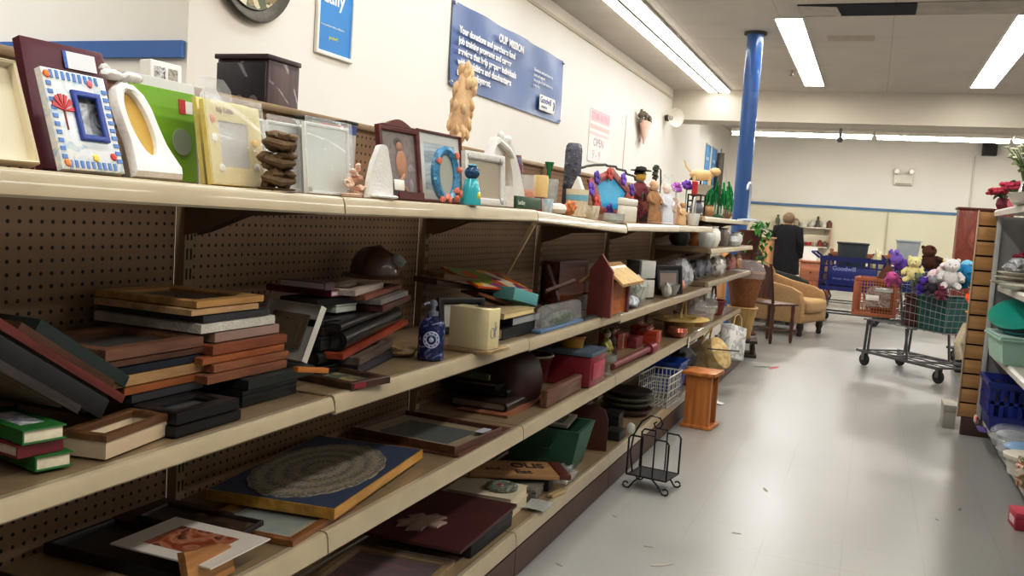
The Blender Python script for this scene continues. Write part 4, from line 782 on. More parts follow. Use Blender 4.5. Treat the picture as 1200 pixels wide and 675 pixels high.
r = thing('pale_wood_clip', 'pale wooden clothespin-like clip lying at the bottom shelf edge by the sign', 'clip', frm(V((-1.075, 3.355, Z4)), V((.2, 1, 0)), V((-1, .2, 0)))); 
for y in (0, .016): MB().box((0, y, 0), (.11, y + .012, .014), .003).build('prong', WOOD('b59a6a', 'd6bd8c'), r)
# green planter box with picture inside
r = thing('green_planter', 'dark green tapered wooden planter box on the bottom shelf', 'planter', turn((-1.13, 3.74, Z4), 3)); b0_, b1_ = rect(-.27, 0, 0, .22, 0), rect(-.31, -.035, .04, .255, .19)
k = MB(); k.loft([b0_, b1_], True, False); k.loft([b1_, rect(-.295, -.02, .025, .24, .19), rect(-.26, .012, -.012, .21, .02)], False, True); k.build('planter_body', M('33604a', .5, .15, 6), r)
for s in (-1,): MB().tube([(-.2, -.03, .13), (-.2, -.06, .11), (-.08, -.06, .11), (-.08, -.03, .13)], .006, 6).build('handle', M('244d38', .4, .1), r)
framed(frm(V((-1.43, 3.735, Z4 + .195)), V((1, .08, -.02)), V((-.08, 1, .06))), 'small pale framed landscape lying across the green planter', .27, .19, .03, .015, M('b9b5a6', .5, .06), ART(['2a2f26', '4a4d3c', '1d2420'], 12))
r = thing('clear_plastic_bag', 'crinkled clear plastic bag lying before the green planter', 'plastic bag', (-1.14, 3.61, Z4)); MB().ball((0, 0, .028), (.075, .105, .03), 3, amp=.5, fr=4, seed=5, squash=.9).build('film', FILM, r)
r = thing('dark_red_end_board', 'dark red-brown wooden board standing right of the green planter', 'board', frm(V((-1.44, 4.14, Z4)), V((.94, .2, 0)), V((0, 0, 1)))); MB().prism([(0, 0), (.35, 0), (.35, .15), (.33, .2), (.28, .215), (0, .215)], 0, .018).build('board', M('4f2118', .45, .15, 6), r)
# plates, white wire basket, blue bin, tray things
zz = Z4
PG = 'round trays stacked on the bottom shelf'
caseb(turn((-1.25, 4.62, Z4), 4), 'dark slim box on the bottom shelf left of the stacked trays', .1, .14, .09, TB, name='slim_box'); tag(MB().box((0, 0, 0), (.08, .13, .045), .003).build('dark_block', M('1f1c1d', .5, .2), None), 'small black block at the shelf front left of the stacked trays', 'block', m=turn((-1.17, 4.42, Z4)))
for i, (rr, h_, c, lb) in enumerate(((.15, .04, '3a2622', 'dark brown round tray, lowest of the stacked trays'), (.145, .035, '5b5f4a', 'olive grey round tray, second of the stacked trays'), (.15, .03, '6e6a60', 'grey round tray, third of the stacked trays'), (.14, .03, '2c2725', 'black round tray, topmost of the stacked trays'))):
    r = thing('round_tray', lb, 'tray', (-1.235, 5.12, zz), PG); MB().lathe([(rr * .7, 0), (rr * .8, .004), (rr, h_ * .8), (rr * 1.02, h_), (rr * .97, h_), (rr * .75, .012), (0, .01)], 30).build('tray_body', M(c, .35, .2, 8, coat=.3), r); zz += h_ + .001
def wirebasket(label, m, wx, wy, hz, mat, n=7, nz=4, r0=.0025, name='wire_basket', handle=False):
    r = thing(name, label, 'basket', m); k = MB()
    for z in [hz * i / nz for i in range(nz + 1)]:
        k.tube([(0, 0, z), (wx, 0, z), (wx, wy, z), (0, wy, z)], r0 * (1.6 if z == hz else 1), 5, True)
    k.build('hoops', mat, r); k = MB()
    for i in range(n + 1):
        t = i / n
        for a, b in (((wx * t, 0), (wx * t, wy)),): k.tube([(a[0], a[1], hz), (a[0], a[1], 0), (b[0], b[1], 0), (b[0], b[1], hz)], r0, 5)
        k.tube([(0, wy * t, hz), (0, wy * t, 0), (wx, wy * t, 0), (wx, wy * t, hz)], r0, 5)
    k.build('uprights', mat, r); return r
wirebasket('white wire basket tilted beside the stacked trays on the bottom shelf', turn((-1.235, 5.40, Z4 + .004), -2), .18, .36, .18, M('d9d8d2', .4, .05), 7, 4, .0035)
r = thing('blue_plastic_bin', 'bright blue plastic bin on the bottom shelf behind the wooden stand', 'bin', (-1.21, 6.05, Z4)); k = MB(); k.loft([rect(-.1, -.13, .1, .13, 0), rect(-.12, -.15, .12, .15, .2)], True, False); k.loft([rect(-.12, -.15, .12, .15, .2), rect(-.128, -.158, .128, .158, .2), rect(-.128, -.158, .128, .158, .185)], False, False); k.loft([rect(-.118, -.148, .118, .148, .2), rect(-.096, -.126, .096, .126, .006)], False, True); k.build('bin_body', M('1f4fb0', .35, .1, coat=.3), r)
wrapped('dark_bundle', 'black bag lying above the tan dish beside the woven basket', 'bag', (-1.21, 6.63, Z4 + 0), (.09, .15, .12), ['1c1a1c', '2e2a2c', '141214'], 51, False)
r = thing('terracotta_dish', 'orange terracotta dish with a tan rim at the bottom shelf edge behind the wooden stand', 'dish', (-1.12, 6.36, Z4)); MB().lathe([(.06, 0), (.08, .01), (.105, .08), (.11, .095), (.1, .095), (.07, .02), (0, .015)], 26, sy=1.05).build('dish_body', M('b0643a', .5, .12), r); MB().tube([(.108 * math.cos(a), .113 * math.sin(a), .098) for a in [2 * PI * i / 28 for i in range(28)]], .007, 6, True).build('rim', STRAW2, r)
# ------------------------------------------------------------------ things standing on the floor by the shelves
p = on(760, 572, 0); r = thing('wire_magazine_rack', 'black wire magazine rack with a scrolled back standing on the floor by the shelf', 'magazine rack', turn((-.885, 4.25, 0), -8))
def hoop(y, w, z0, z1, rad=.0045): 
    k = MB(); k.tube([(-w / 2, y, z0), (-w / 2, y, z1 - .015), (-w / 2 + .012, y, z1), (-.03, y, z1), (-.03, y, z1 + .014), (.03, y, z1 + .014), (.03, y, z1), (w / 2 - .012, y, z1), (w / 2, y, z1 - .015), (w / 2, y, z0)], rad, 6); k.tube([(-w / 2, y, z0), (w / 2, y, z0)], rad, 6)
    for x in (-.03, .03): k.tube([(x, y, z0), (x, y, z1)], rad * .8, 6)
    return k
hoop(-.05, .2, .07, .26).build('front_gate', WIREBLK, r); hoop(.12, .2, .07, .26).build('rear_gate', WIREBLK, r)
MB().box((-.1, -.048, .066), (.1, .118, .071)).build('tray_mesh', M('1d1d1e', .6, .2), r)
k = MB(); k.tube([(-.09, .0, .07), (-.1, -.02, .17), (-.085, -.03, .26), (-.05, -.03, .33), (-.005, -.03, .365), (.04, -.03, .36), (.055, -.03, .335), (.045, -.03, .312), (.02, -.03, .312), (.012, -.03, .33), (.025, -.03, .34)], .0042, 6); k.build('scroll', WIREBLK, r)
for sx, sy in ((-1, -.05), (1, -.05), (-1, .12), (1, .12)):
    k = MB(); k.tube([(sx * .03, sy, .068), (sx * .06, sy, .04), (sx * .085, sy, .006)] + [(sx * (.1 + .014 * math.sin(a)), sy, .019 - .014 * math.cos(a)) for a in [i * .7 for i in range(7)]], .0042, 6); k.build('foot', WIREBLK, r)
tg = MB().lathe([(.012, 0), (.02, .01), (.02, .04), (.008, .05)], 12, (-.09, -.06, .27), sy=.3).build('white_tag', M('d0cfca', .5, .05), r)
r = thing('wooden_stand', 'tall narrow orange pine stand with flared top and base on the floor by the shelf', 'stand', turn((-.92, 5.80, 0), -6)); W2 = WOOD('a5622a', 'c98442', s=9, axis=2); 
MB().box((-.10, -.10, .0), (.10, .12, .022), .004).build('base', W2, r); MB().box((-.105, -.11, .335), (.105, .13, .36), .006).build('top', W2, r); MB().prism([(-.08, -.085), (.08, -.085), (.08, -.07), (-.08, -.07)], .0225, .3345).build('front_panel', W2, r)
for y in (.08,): MB().box((-.08, y, .0225), (.08, y + .016, .3345), .002).build('rear_panel', W2, r)
MB().box((-.08, -.0695, .0225), (-.066, .0795, .3345)).build('back_panel', W2, r); MB().box((.066, -.0695, .0225), (.08, -.045, .3345)).build('stile', W2, r)
# woven baskets at the far end of the base deck
r = thing('woven_straw_basket', 'round pale woven straw basket lying on its side with a dark stick across', 'basket', Matrix.Translation((-.985, 6.98, Z4 + .16)) @ Matrix.Rotation(math.radians(-20), 4, 'Z') @ Matrix.Rotation(math.radians(62), 4, 'Y'))
MB().lathe([(.0, .02), (.07, .025), (.125, .0), (.13, -.06), (.12, -.11), (.11, -.11), (.115, -.03), (.0, -.0)], 30, cap=False).build('basket_body', ART(['d2bd8c', 'c0a673', 'dccba0'], 26, .7, kind='cells'), r)
MB().tube([(-.1, -.06, -.11), (-.16, -.04, -.05), (-.2, .0, .0), (-.18, .05, -.05), (-.1, .06, -.11)], .008, 7).build('handle', STRAW2, r); k = MB(); k.cyl((-.03, -.26, .05), (.02, .2, .04), .005, n=6); k.build('dark_stick', M('332419', .6, .2), r)
r = thing('white_ribbon', 'white cloth ribbon trailing down to the floor under the woven basket', 'ribbon', (-.995, 6.55, 0)); k = MB(); k.loft([[V((.0 + dx, -.02 + dy, .0 + z)) , V((.01 + dx, .05 + dy, z))] for dx, dy, z in ((0, 0, .16), (.03, .01, .1), (.035, .03, .05), (.06, .05, .012), (.1, .06, .004))], False, False, False); k.build('cloth', M('d8d6d0', .7, .05), r)
def basket(label, loc, r0, r1, h, mat, group=None, handle=None, film=False, name='basket', rim=None, sy=1., bands=None):
    r = thing(name, label, 'basket', loc, group); n = 9; pr = []
    for i in range(n + 1):
        t = i / n; pr.append((r0 + (r1 - r0) * t + (.004 if i % 2 else 0), h * t))
    MB().lathe(pr + [(r1 - .012, h), (r0 - .01, .02), (0, .015)], 26, sy=sy).build('basket_body', mat, r)
    MB().tube([(r1 * math.cos(a), r1 * sy * math.sin(a), h) for a in [2 * PI * i / 26 for i in range(26)]], .011, 6, True).build('rim', rim or mat, r)
    if handle: MB().tube([(0, -r1 * sy * math.cos(PI * i / 12), h + handle * math.sin(PI * i / 12)) for i in range(13)], .01, 7).build('handle', rim or mat, r)
    if film: MB().lathe([(r1 + .012, h - .05), (r1 + .016, h + .02), (r1 * .9, h + .09), (r1 * .5, h + .13)], 20, cap=False, sy=sy).build('plastic_wrap', FILM, r)
    return r
basket('brown basket wrapped in purple-grey plastic behind the woven straw basket', (-1.24, 6.98, .5015), .09, .12, .1, WICK, None, .11, True, sy=1.3)
basket('pale basket under clear plastic on the far low shelf, right of the brown one', (-1.24, 7.5, .5015), .09, .11, .12, M('b9b0a0', .6, .15, 30), None, .12, True)
basket('red-brown basket with a thin handle at the back of the far low shelf', (-1.25, 8.1, .5015), .08, .11, .12, M('7a2f28', .6, .2, 40), None, .14)
r = thing('white_gift_bag', 'white paper gift bag with grey print leaning behind the woven basket', 'gift bag', Matrix.Translation((-1.035, 7.42, Z4 + .07)) @ Matrix.Rotation(math.radians(-14), 4, 'X') @ Matrix.Rotation(math.radians(-25), 4, 'Z')); k = MB(); k.box((-.05, 0, 0), (.05, .24, .27), .006); k.build('bag_body', ART(['d8d7d4', 'e6e5e2', 'a9aaae', 'dedddA'.lower()], 9), r); MB().tube([(.03, .06, .27), (.03, .07, .34), (.03, .12, .37), (.03, .17, .34), (.03, .18, .27)], .005, 6).build('handle', M('b9a98c', .6), r)
wrapped('crumpled_plastic', 'grey crumpled plastic sheet hanging at the end of the bottom shelf', 'plastic', (-1.14, 8.05, Z4), (.07, .19, .1), ['b4b0a6', '8f8a80', 'd2cfc8'], 61, False)
basket('tall yellow wooden bucket basket standing on a dark low stool past the shelf end', (-1.15, 9.36, .1715), .095, .145, .31, WOOD('a3834a', 'c4a468', s=9, axis=2), None, None, rim=WOOD('c9a25a', 'e0bd7c'))
basket('wicker hamper wrapped in plastic, nested in the yellow bucket basket', (-1.15, 9.36, .4895), .115, .185, .34, WICK, None, None, True)
r = thing('wicker_strap', 'pair of tan basket handles lying across the yellow bucket', 'handles', (-1.0, 8.45, .30)) if 0 else None

r = thing('low_dark_stool', 'low dark wooden stool under the yellow bucket basket past the shelf end', 'stool', turn((-1.15, 9.36, 0), 8)); MB().box((-.17, -.17, .14), (.17, .17, .17), .005).build('seat', DKBROWN, r); MB().box((-.17, -.17, 0), (.17, .17, .03), .004).build('base', DKBROWN, r)
for x in (-.13, .13):
    for y in (-.13, .13): MB().lathe([(.02, .0305), (.026, .08), (.018, .1395)], 10, (x, y, 0)).build('leg', DKBROWN, r)
# ------------------------------------------------------------------ top shelf, seen at eye height
def zt_(y):
    for y0, y1, a, b in ((.48, 1.70, 1.297, 1.287), (1.70, 2.92, 1.287, 1.291), (2.92, 4.14, 1.289, 1.254), (4.14, 5.36, 1.264, 1.264), (5.36, 6.58, 1.266, 1.266)):
        if y0 - .002 <= y < y1 - .002: return a + (b - a) * (y - y0) / (y1 - y0) + .0035
    return 1.3435
def up_(lx, rx, ty, X, lean=12, yaw=0, by=210, tx=None):
    """an upright board standing on the top shelf: foot seen from lx to rx, top seen at ty -> matrix, width, height"""
    o = atX(lx, by, X); o.z = zt_(o.y); m = face(o, yaw, lean)
    w = solve(lambda s: proj(m @ V((s, 0, 0)))[0], rx, .01, 1.2)
    ze = zt_((m @ V((w, 0, 0))).y); m = face((o.x, o.y, max(o.z, ze)), yaw, lean)
    h = solve(lambda s: proj(m @ V((w * .5, s, 0)))[1], ty, .02, .7); return m, w, h
def spot(cx, ty, X, by=235, wpx=None):
    """a thing standing on the top shelf -> position, height, half width"""
    o = atX(cx, by, X); o.z = zt_(o.y); h = solve(lambda s: proj(o + V((0, 0, s)))[1], ty, .01, .8); return o, h, (wpx or 0) * .5 * dist(o) / FOC
def fr(label, lx, rx, ty, X, b, t, mould, art, lean=12, yaw=0, **k):
    m, w, h = up_(lx, rx, ty, X, lean, yaw); return framed(m, label, w, h, b, t, mould, art, **k), w, h
r, w, h = fr('cream canvas board leaning at the far left end of the top shelf', -70, 37, 66, -1.13, .006, .02, M('ddd3ba', .6, .05), M('e4dac2', .7, .04, 4), 20, glass=False)
r, w, h = fr('large maroon frame with a price sticker leaning behind the beach frame', 42, 138, 56, -1.24, .055, .02, M('591b2c', .4, .12, 4), M('d9d4c8', .6, .05), 17, -4, mat=M('e6e2d8', .6, .03), matw=.02)
MB().box((w * .5, h - .042, .0205), (w * .86, h - .012, .0212)).build('price_sticker', M('e8e8ea', .5, .04), r); MB().box((w * .46, h - .042, .0205), (w * .5, h - .012, .0214)).build('blue_sticker_edge', M('4a6fb5', .5, .04), r)
# beach frame
m, w, h = up_(67, 140, 88, -1.125, 19, 0); r = thing('beach_photo_frame', 'white and blue beach themed photo frame with a red parasol, front left of the top shelf', 'photo frame', m)
k = MB(); k.loft([rect(0, 0, w, h, 0), rect(0, 0, w, h, .012), rect(.003, .003, w - .003, h - .003, .014), rect(w * .36, h * .3, w * .82, h * .8, .014), rect(w * .36, h * .3, w * .82, h * .8, .004)], False, False); k.build('ceramic_face', ART(['eef1f4', 'dfe9f2', 'f4f2ea', 'b9d3e8', 'f0ead2'], 24, .25), r)
k = MB(); ring(k, w * .46, h * .5, .009, .006); o = k.build('blue_inner_frame', M('27479c', .3, .1), r); o.location = (w * .36, h * .3, .0135)
MB().box((w * .36, h * .3, .004), (w * .82, h * .8, .0065)).build('photo', ART(['2b2e33', '7d838a', 'b5bac0', '4a4f56'], 22, .2), r)
k = MB(); st = 9
for i in range(st):
    x0 = w * (.1 + .8 * i / st); k.box((x0, h - .016, .0142), (x0 + w * .045, h - .003, .0152)); k.box((x0, .003, .0142), (x0 + w * .045, .014, .0152))
for i in range(10):
    y0 = h * (.1 + .8 * i / 10); k.box((w - .013, y0, .0142), (w - .002, y0 + h * .04, .0152)); k.box((.002, y0, .0142), (.011, y0 + h * .04, .0152))
k.build('blue_stripes', M('5b86c4', .35, .1), r)
k = MB(); pc = V((w * .2, h * .58, 0)); n = 6
for i in range(n):
    a0, a1 = PI * (i / n), PI * ((i + .62) / n); k.prism([(pc.x, pc.y), (pc.x + .021 * math.cos(a0), pc.y + .026 * math.sin(a0)), (pc.x + .021 * math.cos(a1), pc.y + .026 * math.sin(a1))], .0142, .0165)
k.build('red_parasol', M('c2272f', .3, .1), r); MB().box((pc.x - .001, pc.y - .03, .0142), (pc.x + .001, pc.y, .016)).build('parasol_pole', M('8a2a2a', .4), r)
for x, y, c, n_ in ((.06, .93, 'd97a2a', 'orange_starfish'), (.72, .9, 'd46a72', 'pink_crab'), (.85, .16, 'c93a32', 'red_shell'), (.08, .06, 'd98a3a', 'orange_shell'), (.55, .13, 'e6cf5a', 'sand_patch')): MB().ball((w * x, h * y, .0145), (.007, .007, .003), 1, amp=.4).build(n_, M(c, .35, .1), r)
# white oval frame with bow
m, w, h = up_(152, 214, 88, -1.13, 29, 0); r = thing('white_oval_frame', 'white carved tall oval frame with a bow top and golden centre on the top shelf', 'photo frame', m)
n = 60; PO = [(.02, 0), (1, 0), (.9, .14), (.82, .3), (.8, .5), (.8, .66), (.74, .8), (.6, .89), (.38, .9), (.22, .82), (.15, .68), (.13, .5), (.12, .3), (.07, .12)]; OC = V((.47, .5))
def rad_(a):
    d = V((math.cos(a), math.sin(a))); best = .3
    for (x0, y0), (x1, y1) in zip(PO, PO[1:] + PO[:1]):
        ex, ey = x1 - x0, y1 - y0; den = d.x * ey - d.y * ex
        if abs(den) < 1e-9: continue
        t = ((x0 - OC.x) * ey - (y0 - OC.y) * ex) / den; q = ((x0 - OC.x) * d.y - (y0 - OC.y) * d.x) / den
        if t > 0 and -1e-6 <= q <= 1 + 1e-6: best = t
    return best
RR = [rad_(2 * PI * i / n) for i in range(n)]
shape = lambda sc, z: [V((w * (OC.x + RR[i] * sc * math.cos(2 * PI * i / n)), h * (OC.y + RR[i] * sc * math.sin(2 * PI * i / n)), z)) for i in range(n)]
inn = lambda z: [V((w * (OC.x + .2 * math.cos(2 * PI * i / n)), h * (.5 + .31 * math.sin(2 * PI * i / n)), z)) for i in range(n)]
WHC = M('e9e7e3', .35, .05, 30, bump=.25)
k = MB(); k.loft([shape(1, 0), shape(1.01, .008), shape(.94, .016), shape(.8, .018), inn(.014), inn(.004)], False, False); k.build('carved_rim', WHC, r)
k = MB(); k.loft([inn(.004), [V((w * .5, h * .46, .0045))] * n], False, False) if 0 else k.add(inn(.005), (tuple(range(n)),)); k.build('golden_picture', M('c2a04e', .4, .12, 14), r)
k = MB(); k.ball((w * .3, h * .95, .012), (w * .2, h * .05, .01), 2, amp=.2); k.ball((w * .68, h * .96, .012), (w * .2, h * .045, .01), 2, amp=.2, seed=3); k.ball((w * .5, h * .93, .014), (w * .08, h * .03, .012), 1); k.ball((w * .22, h * 1.01, .01), (w * .09, h * .04, .008), 1); k.build('bow', WHC, r)

m, w, h = up_(186, 226, 97, -1.27, 5, 0); w2 = w
r = thing('lime_green_frame', 'lime green box frame with a white top band and red tag behind the oval frame', 'frame', face((-1.27, (m @ V((0, 0, 0))).y - .09, m.translation.z), 0, 6)); w = w2 + .085
MB().box((0, 0, 0), (w, h, .02), .003).build('body', M('c9cbc6', .5, .04), r); MB().box((.004, .002, .0202), (w - .006, h - .02, .022)).build('green_panel', M('86b82f', .4, .08), r); MB().box((w * .72, h - .062, .0222), (w * .82, h - .034, .023)).build('red_tag', M('c43a34', .5, .05), r); MB().box((w * .82, h - .06, .0222), (w * .93, h - .036, .0228)).build('paper_tag', WHITE, r)
MB().lathe([(.0, .0223), (.026, .0223), (.026, .0235), (.0, .0236)], 24, (w * .74, h * .4, 0)).build('grey_circle', M('9fae96', .3, .1), r)
m, w, h = up_(178, 214, 73, -1.36, 3, 0); r = thing('printed_carton', 'white printed carton with a small picture standing at the back of the top shelf', 'carton', m); MB().box((0, 0, -.03), (w, h, 0), .003).build('body', WHITE, r); MB().box((w * .1, h - .045, .0003), (w * .45, h - .012, .001)).build('print_patch', ART(['2b2b2e', 'e9e9ea', '8b8d91'], 60), r); MB().box((w * .55, h - .04, .0003), (w * .85, h - .012, .001)).build('photo_patch', ART(['8d8a7d', 'c9c7bd', '55564e'], 50), r)
m, w, h = up_(222, 263, 93, -1.34, 4, 0); r = thing('clear_arched_package', 'clear arched package with a white card standing behind the yellow frame', 'package', m); k = MB(); arch = [(0, 0), (w, 0), (w, h * .72), (w * .9, h * .92), (w * .7, h), (w * .3, h), (w * .1, h * .92), (0, h * .72)]; k.prism([(x * .7 + w * .27, y * .93) for x, y in arch], 0, .004); k.build('white_card', WHITE, r); k = MB(); k.prism(arch, .0045, .03); k.build('clear_shell', FILM, r)
# yellow frames in wrap
for i, (lx, rx, ty, X, lb) in enumerate(((236, 296, 120, -1.185, 'pale yellow child photo frame standing just behind its twin, wrapped in plastic'), (244, 308, 123, -1.155, 'pale yellow child photo frame with small lettering and flowers, wrapped in plastic'))):
    m, w, h = up_(lx, rx, ty, X, 11, -3); YL = ART(['e6d27c', 'ead98e', 'dcc468'], 6, .4); r = framed(m, lb, w, h, w * .23, .012, YL, M('cfccc6', .4, .08), 'yellow photo frames on the top shelf', mat=None)
    if i:
        lettering(r, 'My Little', .013, (w * .2, h - .02, .012), M('9a6a3a', .6), bold=.0005)
        for x, y, c in ((.12, .78, 'd98f6a'), (.12, .55, 'f1efe6'), (.2, .2, 'efe9dc'), (.85, .55, 'e9b52a'), (.85, .25, 'f3f1ea')): MB().ball((w * x, h * y, .012), (.009, .009, .003), 1, amp=.3).build('flower', M(c, .4, .1), r)
        MB().box((-.003, .0, .0135), (w + .003, h + .012, .02), .004).build('plastic_wrap', FILM, r)
# hinged white frames
for i, (lx, rx, ty, X, yaw, lb) in enumerate(((285, 309, 137, -1.235, 12, 'white hinged photo frame panel nearest the yellow frames'), (312, 352, 144, -1.215, -6, 'white hinged photo frame panel behind the brown carving'), (357, 408, 147, -1.175, -4, 'white hinged photo frame panel right of the brown carving'))):
    m, w, h = up_(lx, rx, ty, X, 6, yaw); r = framed(m, lb, w, h, .007, .01, M('e9ebe9', .3, .04), M('e4ece6', .25, .04, 4), 'white hinged photo frames in plastic on the top shelf')
    if i: MB().box((-.004, 0, .0115), (w + .004, h + .012, .016), .003).build('plastic_wrap', FILM, r)
    if i == 2:
        for x in (.06, .94): MB().box((w * x - .006, .004, .0103), (w * x + .006, .014, .0112)).build('corner_clip', M('8f918d', .3, .1), r)
# brown carving: three stacked figures
o, h, hw = spot(324, 152, -1.10, 220, 46); r = thing('brown_carving', 'brown carved figure of three crouching shapes stacked up, on the top shelf front', 'carving', turn(o, -40)); BC = M('6b5232', .55, .3, 30, bump=.7)
for i, z in enumerate((.2, .5, .8)):
    k = MB()
    for j in range(9):
        a = j * 2.4 + i; q = rnd.uniform(.2, .6); k.ball((hw * q * math.cos(a) * .8, hw * q * math.sin(a) + hw * (.12, -.1, .1)[i], h * (z + rnd.uniform(-.12, .1))), (hw * rnd.uniform(.35, .55), hw * rnd.uniform(.35, .55), h * rnd.uniform(.07, .12)), 2, amp=.4, fr=2.5, seed=i * 9 + j)
    k.ball((hw * .55, hw * .5, h * (z + .07)), (hw * .33, hw * .36, h * .07), 2, amp=.2, seed=i); k.tube([(hw * .4, -hw * .7, h * z), (hw * .9, 0, h * (z - .07)), (hw * .6, hw * .7, h * (z - .04))], [hw * .2, hw * .24, hw * .16], 8); k.build('crouching_figure', BC, r)
MB().lathe([(hw * .9, 0), (hw, .004), (hw * .85, h * .04)], 18).build('base', BC, r)
# dark cabinet on the other side
r = thing('dark_wall_cabinet', 'small dark wooden cabinet with arched door panels standing behind the picture frames', 'cabinet', (-1.60, 2.135, 1.2775)); cw, cd, ch = .175, .15, .40; DW = WOOD('191215', '2b2024', s=9, axis=2); SIDE = WOOD('4f3d3e', '6a5554', s=7, axis=2)
MB().box((-cw, .006, .012), (-.0, cd, ch - .02), .002).build('case', SIDE, r); MB().box((-cw - .004, -.006, ch - .0195), (.004, cd + .004, ch - .006), .002).build('top', WOOD('33262a', '4d3b3d'), r); MB().box((-cw - .006, -.004, 0), (.006, cd + .006, .0115), .002).build('base', DW, r)
d_ = MB().box((-cw + .004, -.004, .02), (-.004, .0055, ch - .03), .002).build('door', DW, r)
for i in range(3):
    x0 = -cw + .018 + i * .049; k = MB(); k.prism([(x0, .13), (x0 + .036, .13), (x0 + .036, .25)] + [(x0 + .018 + .018 * math.cos(a), .25 + .03 * math.sin(a)) for a in [PI * j / 8 for j in range(1, 8)]] + [(x0, .25)], 0, .003, m=Matrix.Translation((0, -.0045, 0)) @ Matrix.Rotation(PI / 2, 4, 'X')); k.build('arched_panel', M('75686e', .35, .15), d_)
MB().ball((-.02, -.009, .21), .006, 1).build('knob', M('6e6258', .3, .1, metal=.6), d_)
for i, (lx, rx, ty, X, c, lb, tagc) in enumerate(((362, 402, 144, -1.40, '8f9a7d', 'low grey-green carton at the back of the top shelf behind the white frames', 'c95a2a'), (403, 414, 146, -1.42, 'b9b7b4', 'low pale carton with a blue corner at the back of the top shelf', '4a62a5'))):
    m, w, h = up_(lx, rx, ty, X, 0, 0); r = thing('small_carton', lb, 'carton', m); MB().box((0, 0, -.05), (w, h, 0), .003).build('body', M(c, .6, .1), r); MB().box((w * .25, h * .86, .0003), (w * .95, h * .985, .001)).build('coloured_label', M(tagc, .5, .08), r); MB().box((-.004, h + .0003, -.054), (w + .004, h + .008, .004), .002).build('lid', M('2f3331', .5, .2), r)
o, h, hw = spot(412, 188, -1.13, 230, 24); r = thing('coral_ornament', 'cream and pink coral-like shell ornament on the top shelf left of the cherry frame', 'ornament', o); k = MB()
for i in range(11): k.ball((rnd.uniform(-.3, .5) * hw, rnd.uniform(-.7, .7) * hw, h * (.1 + .82 * i / 11)), (hw * (.75 - .045 * i),) * 2 + (h * .1,), 1, amp=.5, seed=i)
k.build('shell_cluster', ART(['ead6c4', 'd9a58c', 'f0e6da', 'c98f76'], 40, .5), r); MB().lathe([(hw, 0), (hw * 1.05, .006), (hw * .7, h * .1)], 14).build('base', M('d9c2ae', .5, .1), r)
m, w, h = up_(430, 459, 169, -1.10, 3, -10); r = thing('white_arched_plaque', 'plain white narrow arched ceramic plaque standing before the cherry frame', 'plaque', m); k = MB(); k.prism([(0, 0), (w, 0), (w * .95, h * .4), (w * .8, h * .8)] + [(w * .58 + w * .2 * math.cos(a), h * .88 + h * .12 * math.sin(a)) for a in [PI * j / 6 for j in range(0, 7)]] + [(w * .2, h * .65), (w * .06, h * .3)], -.008, .006); k.build('plaque_body', WHC, r); MB().box((w * .1, 0, .0065), (w * .9, h * .06, .03), .004).build('foot', WHC, r)
# cherry double frame
CH = WOOD('4a1a18', '6e2b26', s=8)
m, w, h = up_(446, 491, 150, -1.17, 9, -8); r = framed(m, 'cherry wood frame with an arched top and a warm toned picture on the top shelf', w, h, .013, .016, CH, ART(['4d3a38', '8a7468', '6b5560', 'b09aa0', '3d2c28'], 9, .3), None); k = MB(); k.ball((w * .55, h * .5, .0075), (w * .14, h * .2, .002), 2); k.ball((w * .52, h * .74, .0075), (w * .08, h * .07, .002), 2); k.tube([(w * .6, h * .35, .0075), (w * .5, h * .25, .0075), (w * .62, h * .12, .0075)], .006, 6); k.build('painted_figure', M('b58a70', .5, .15), r); MB().ball((w * .5, h * .79, .006), (w * .11, h * .07, .002), 2).build('painted_hair', M('3d2a22', .5), r); k = MB(); k.prism([(0, h), (w * .1, h + .004)] + [(w * (.2 + .6 * i / 8), h + .004 + .016 * math.sin(PI * i / 8)) for i in range(9)] + [(w * .9, h + .004), (w, h)], 0, .0155); k.build('arched_crest', CH, r); MB().box((w * .35, -.0, .0162), (w, .02, .019)).build('lower_rail', CH, r); MB().box((w * .25, .022, .0165), (w * .5, .05, .019), .002).build('small_white_card', WHITE, r)
r, w, h = fr('red-brown hinged frame with a wide white mat and a pale blue sea picture', 492, 541, 156, -1.23, .007, .014, WOOD('5a2a22', '7d4035'), ART(['9fb2c2', 'c7d3dc', '7f95a8', 'dfe6ea'], 8, .3, stretch=(.5, 2, 1)), 8, -6, mat=M('e3e4e2', .5, .03), matw=.028)
# blue oval sea frame
m, w, h = up_(507, 537, 172, -1.12, 6, -10); r = thing('sea_oval_frame', 'small oval blue frame with coral pink sea figures around a glass centre', 'photo frame', m); E_ = lambda a, z: [V((w * .5 + w * .5 * a * math.cos(2 * PI * i / 28), h * .5 + h * .5 * (.4 + .6 * a) * math.sin(2 * PI * i / 28), z)) for i in range(28)]
k = MB(); k.loft([E_(1, 0), E_(1.02, .01), E_(.8, .016), E_(.55, .01), E_(.55, .003)], False, False); k.build('blue_rim', ART(['3f7fae', '5aa0c4', '2f6a94', '8fc2cf'], 40, .3), r); k = MB(); k.add(E_(.56, .005), (tuple(range(28)),)); k.build('centre', M('b9bdb4', .2, .1), r)
for i in range(9):
    x, y = (rnd.uniform(.1, .95), rnd.uniform(.02, .22)) if i < 6 else ((.15, .72), (.82, .85), (.9, .6))[i - 6]
    MB().ball((w * x, h * y, .016), (.011, .011, .008), 1, amp=.5, seed=i).build('coral_piece', M('d9826a', .45, .2, 40), r)
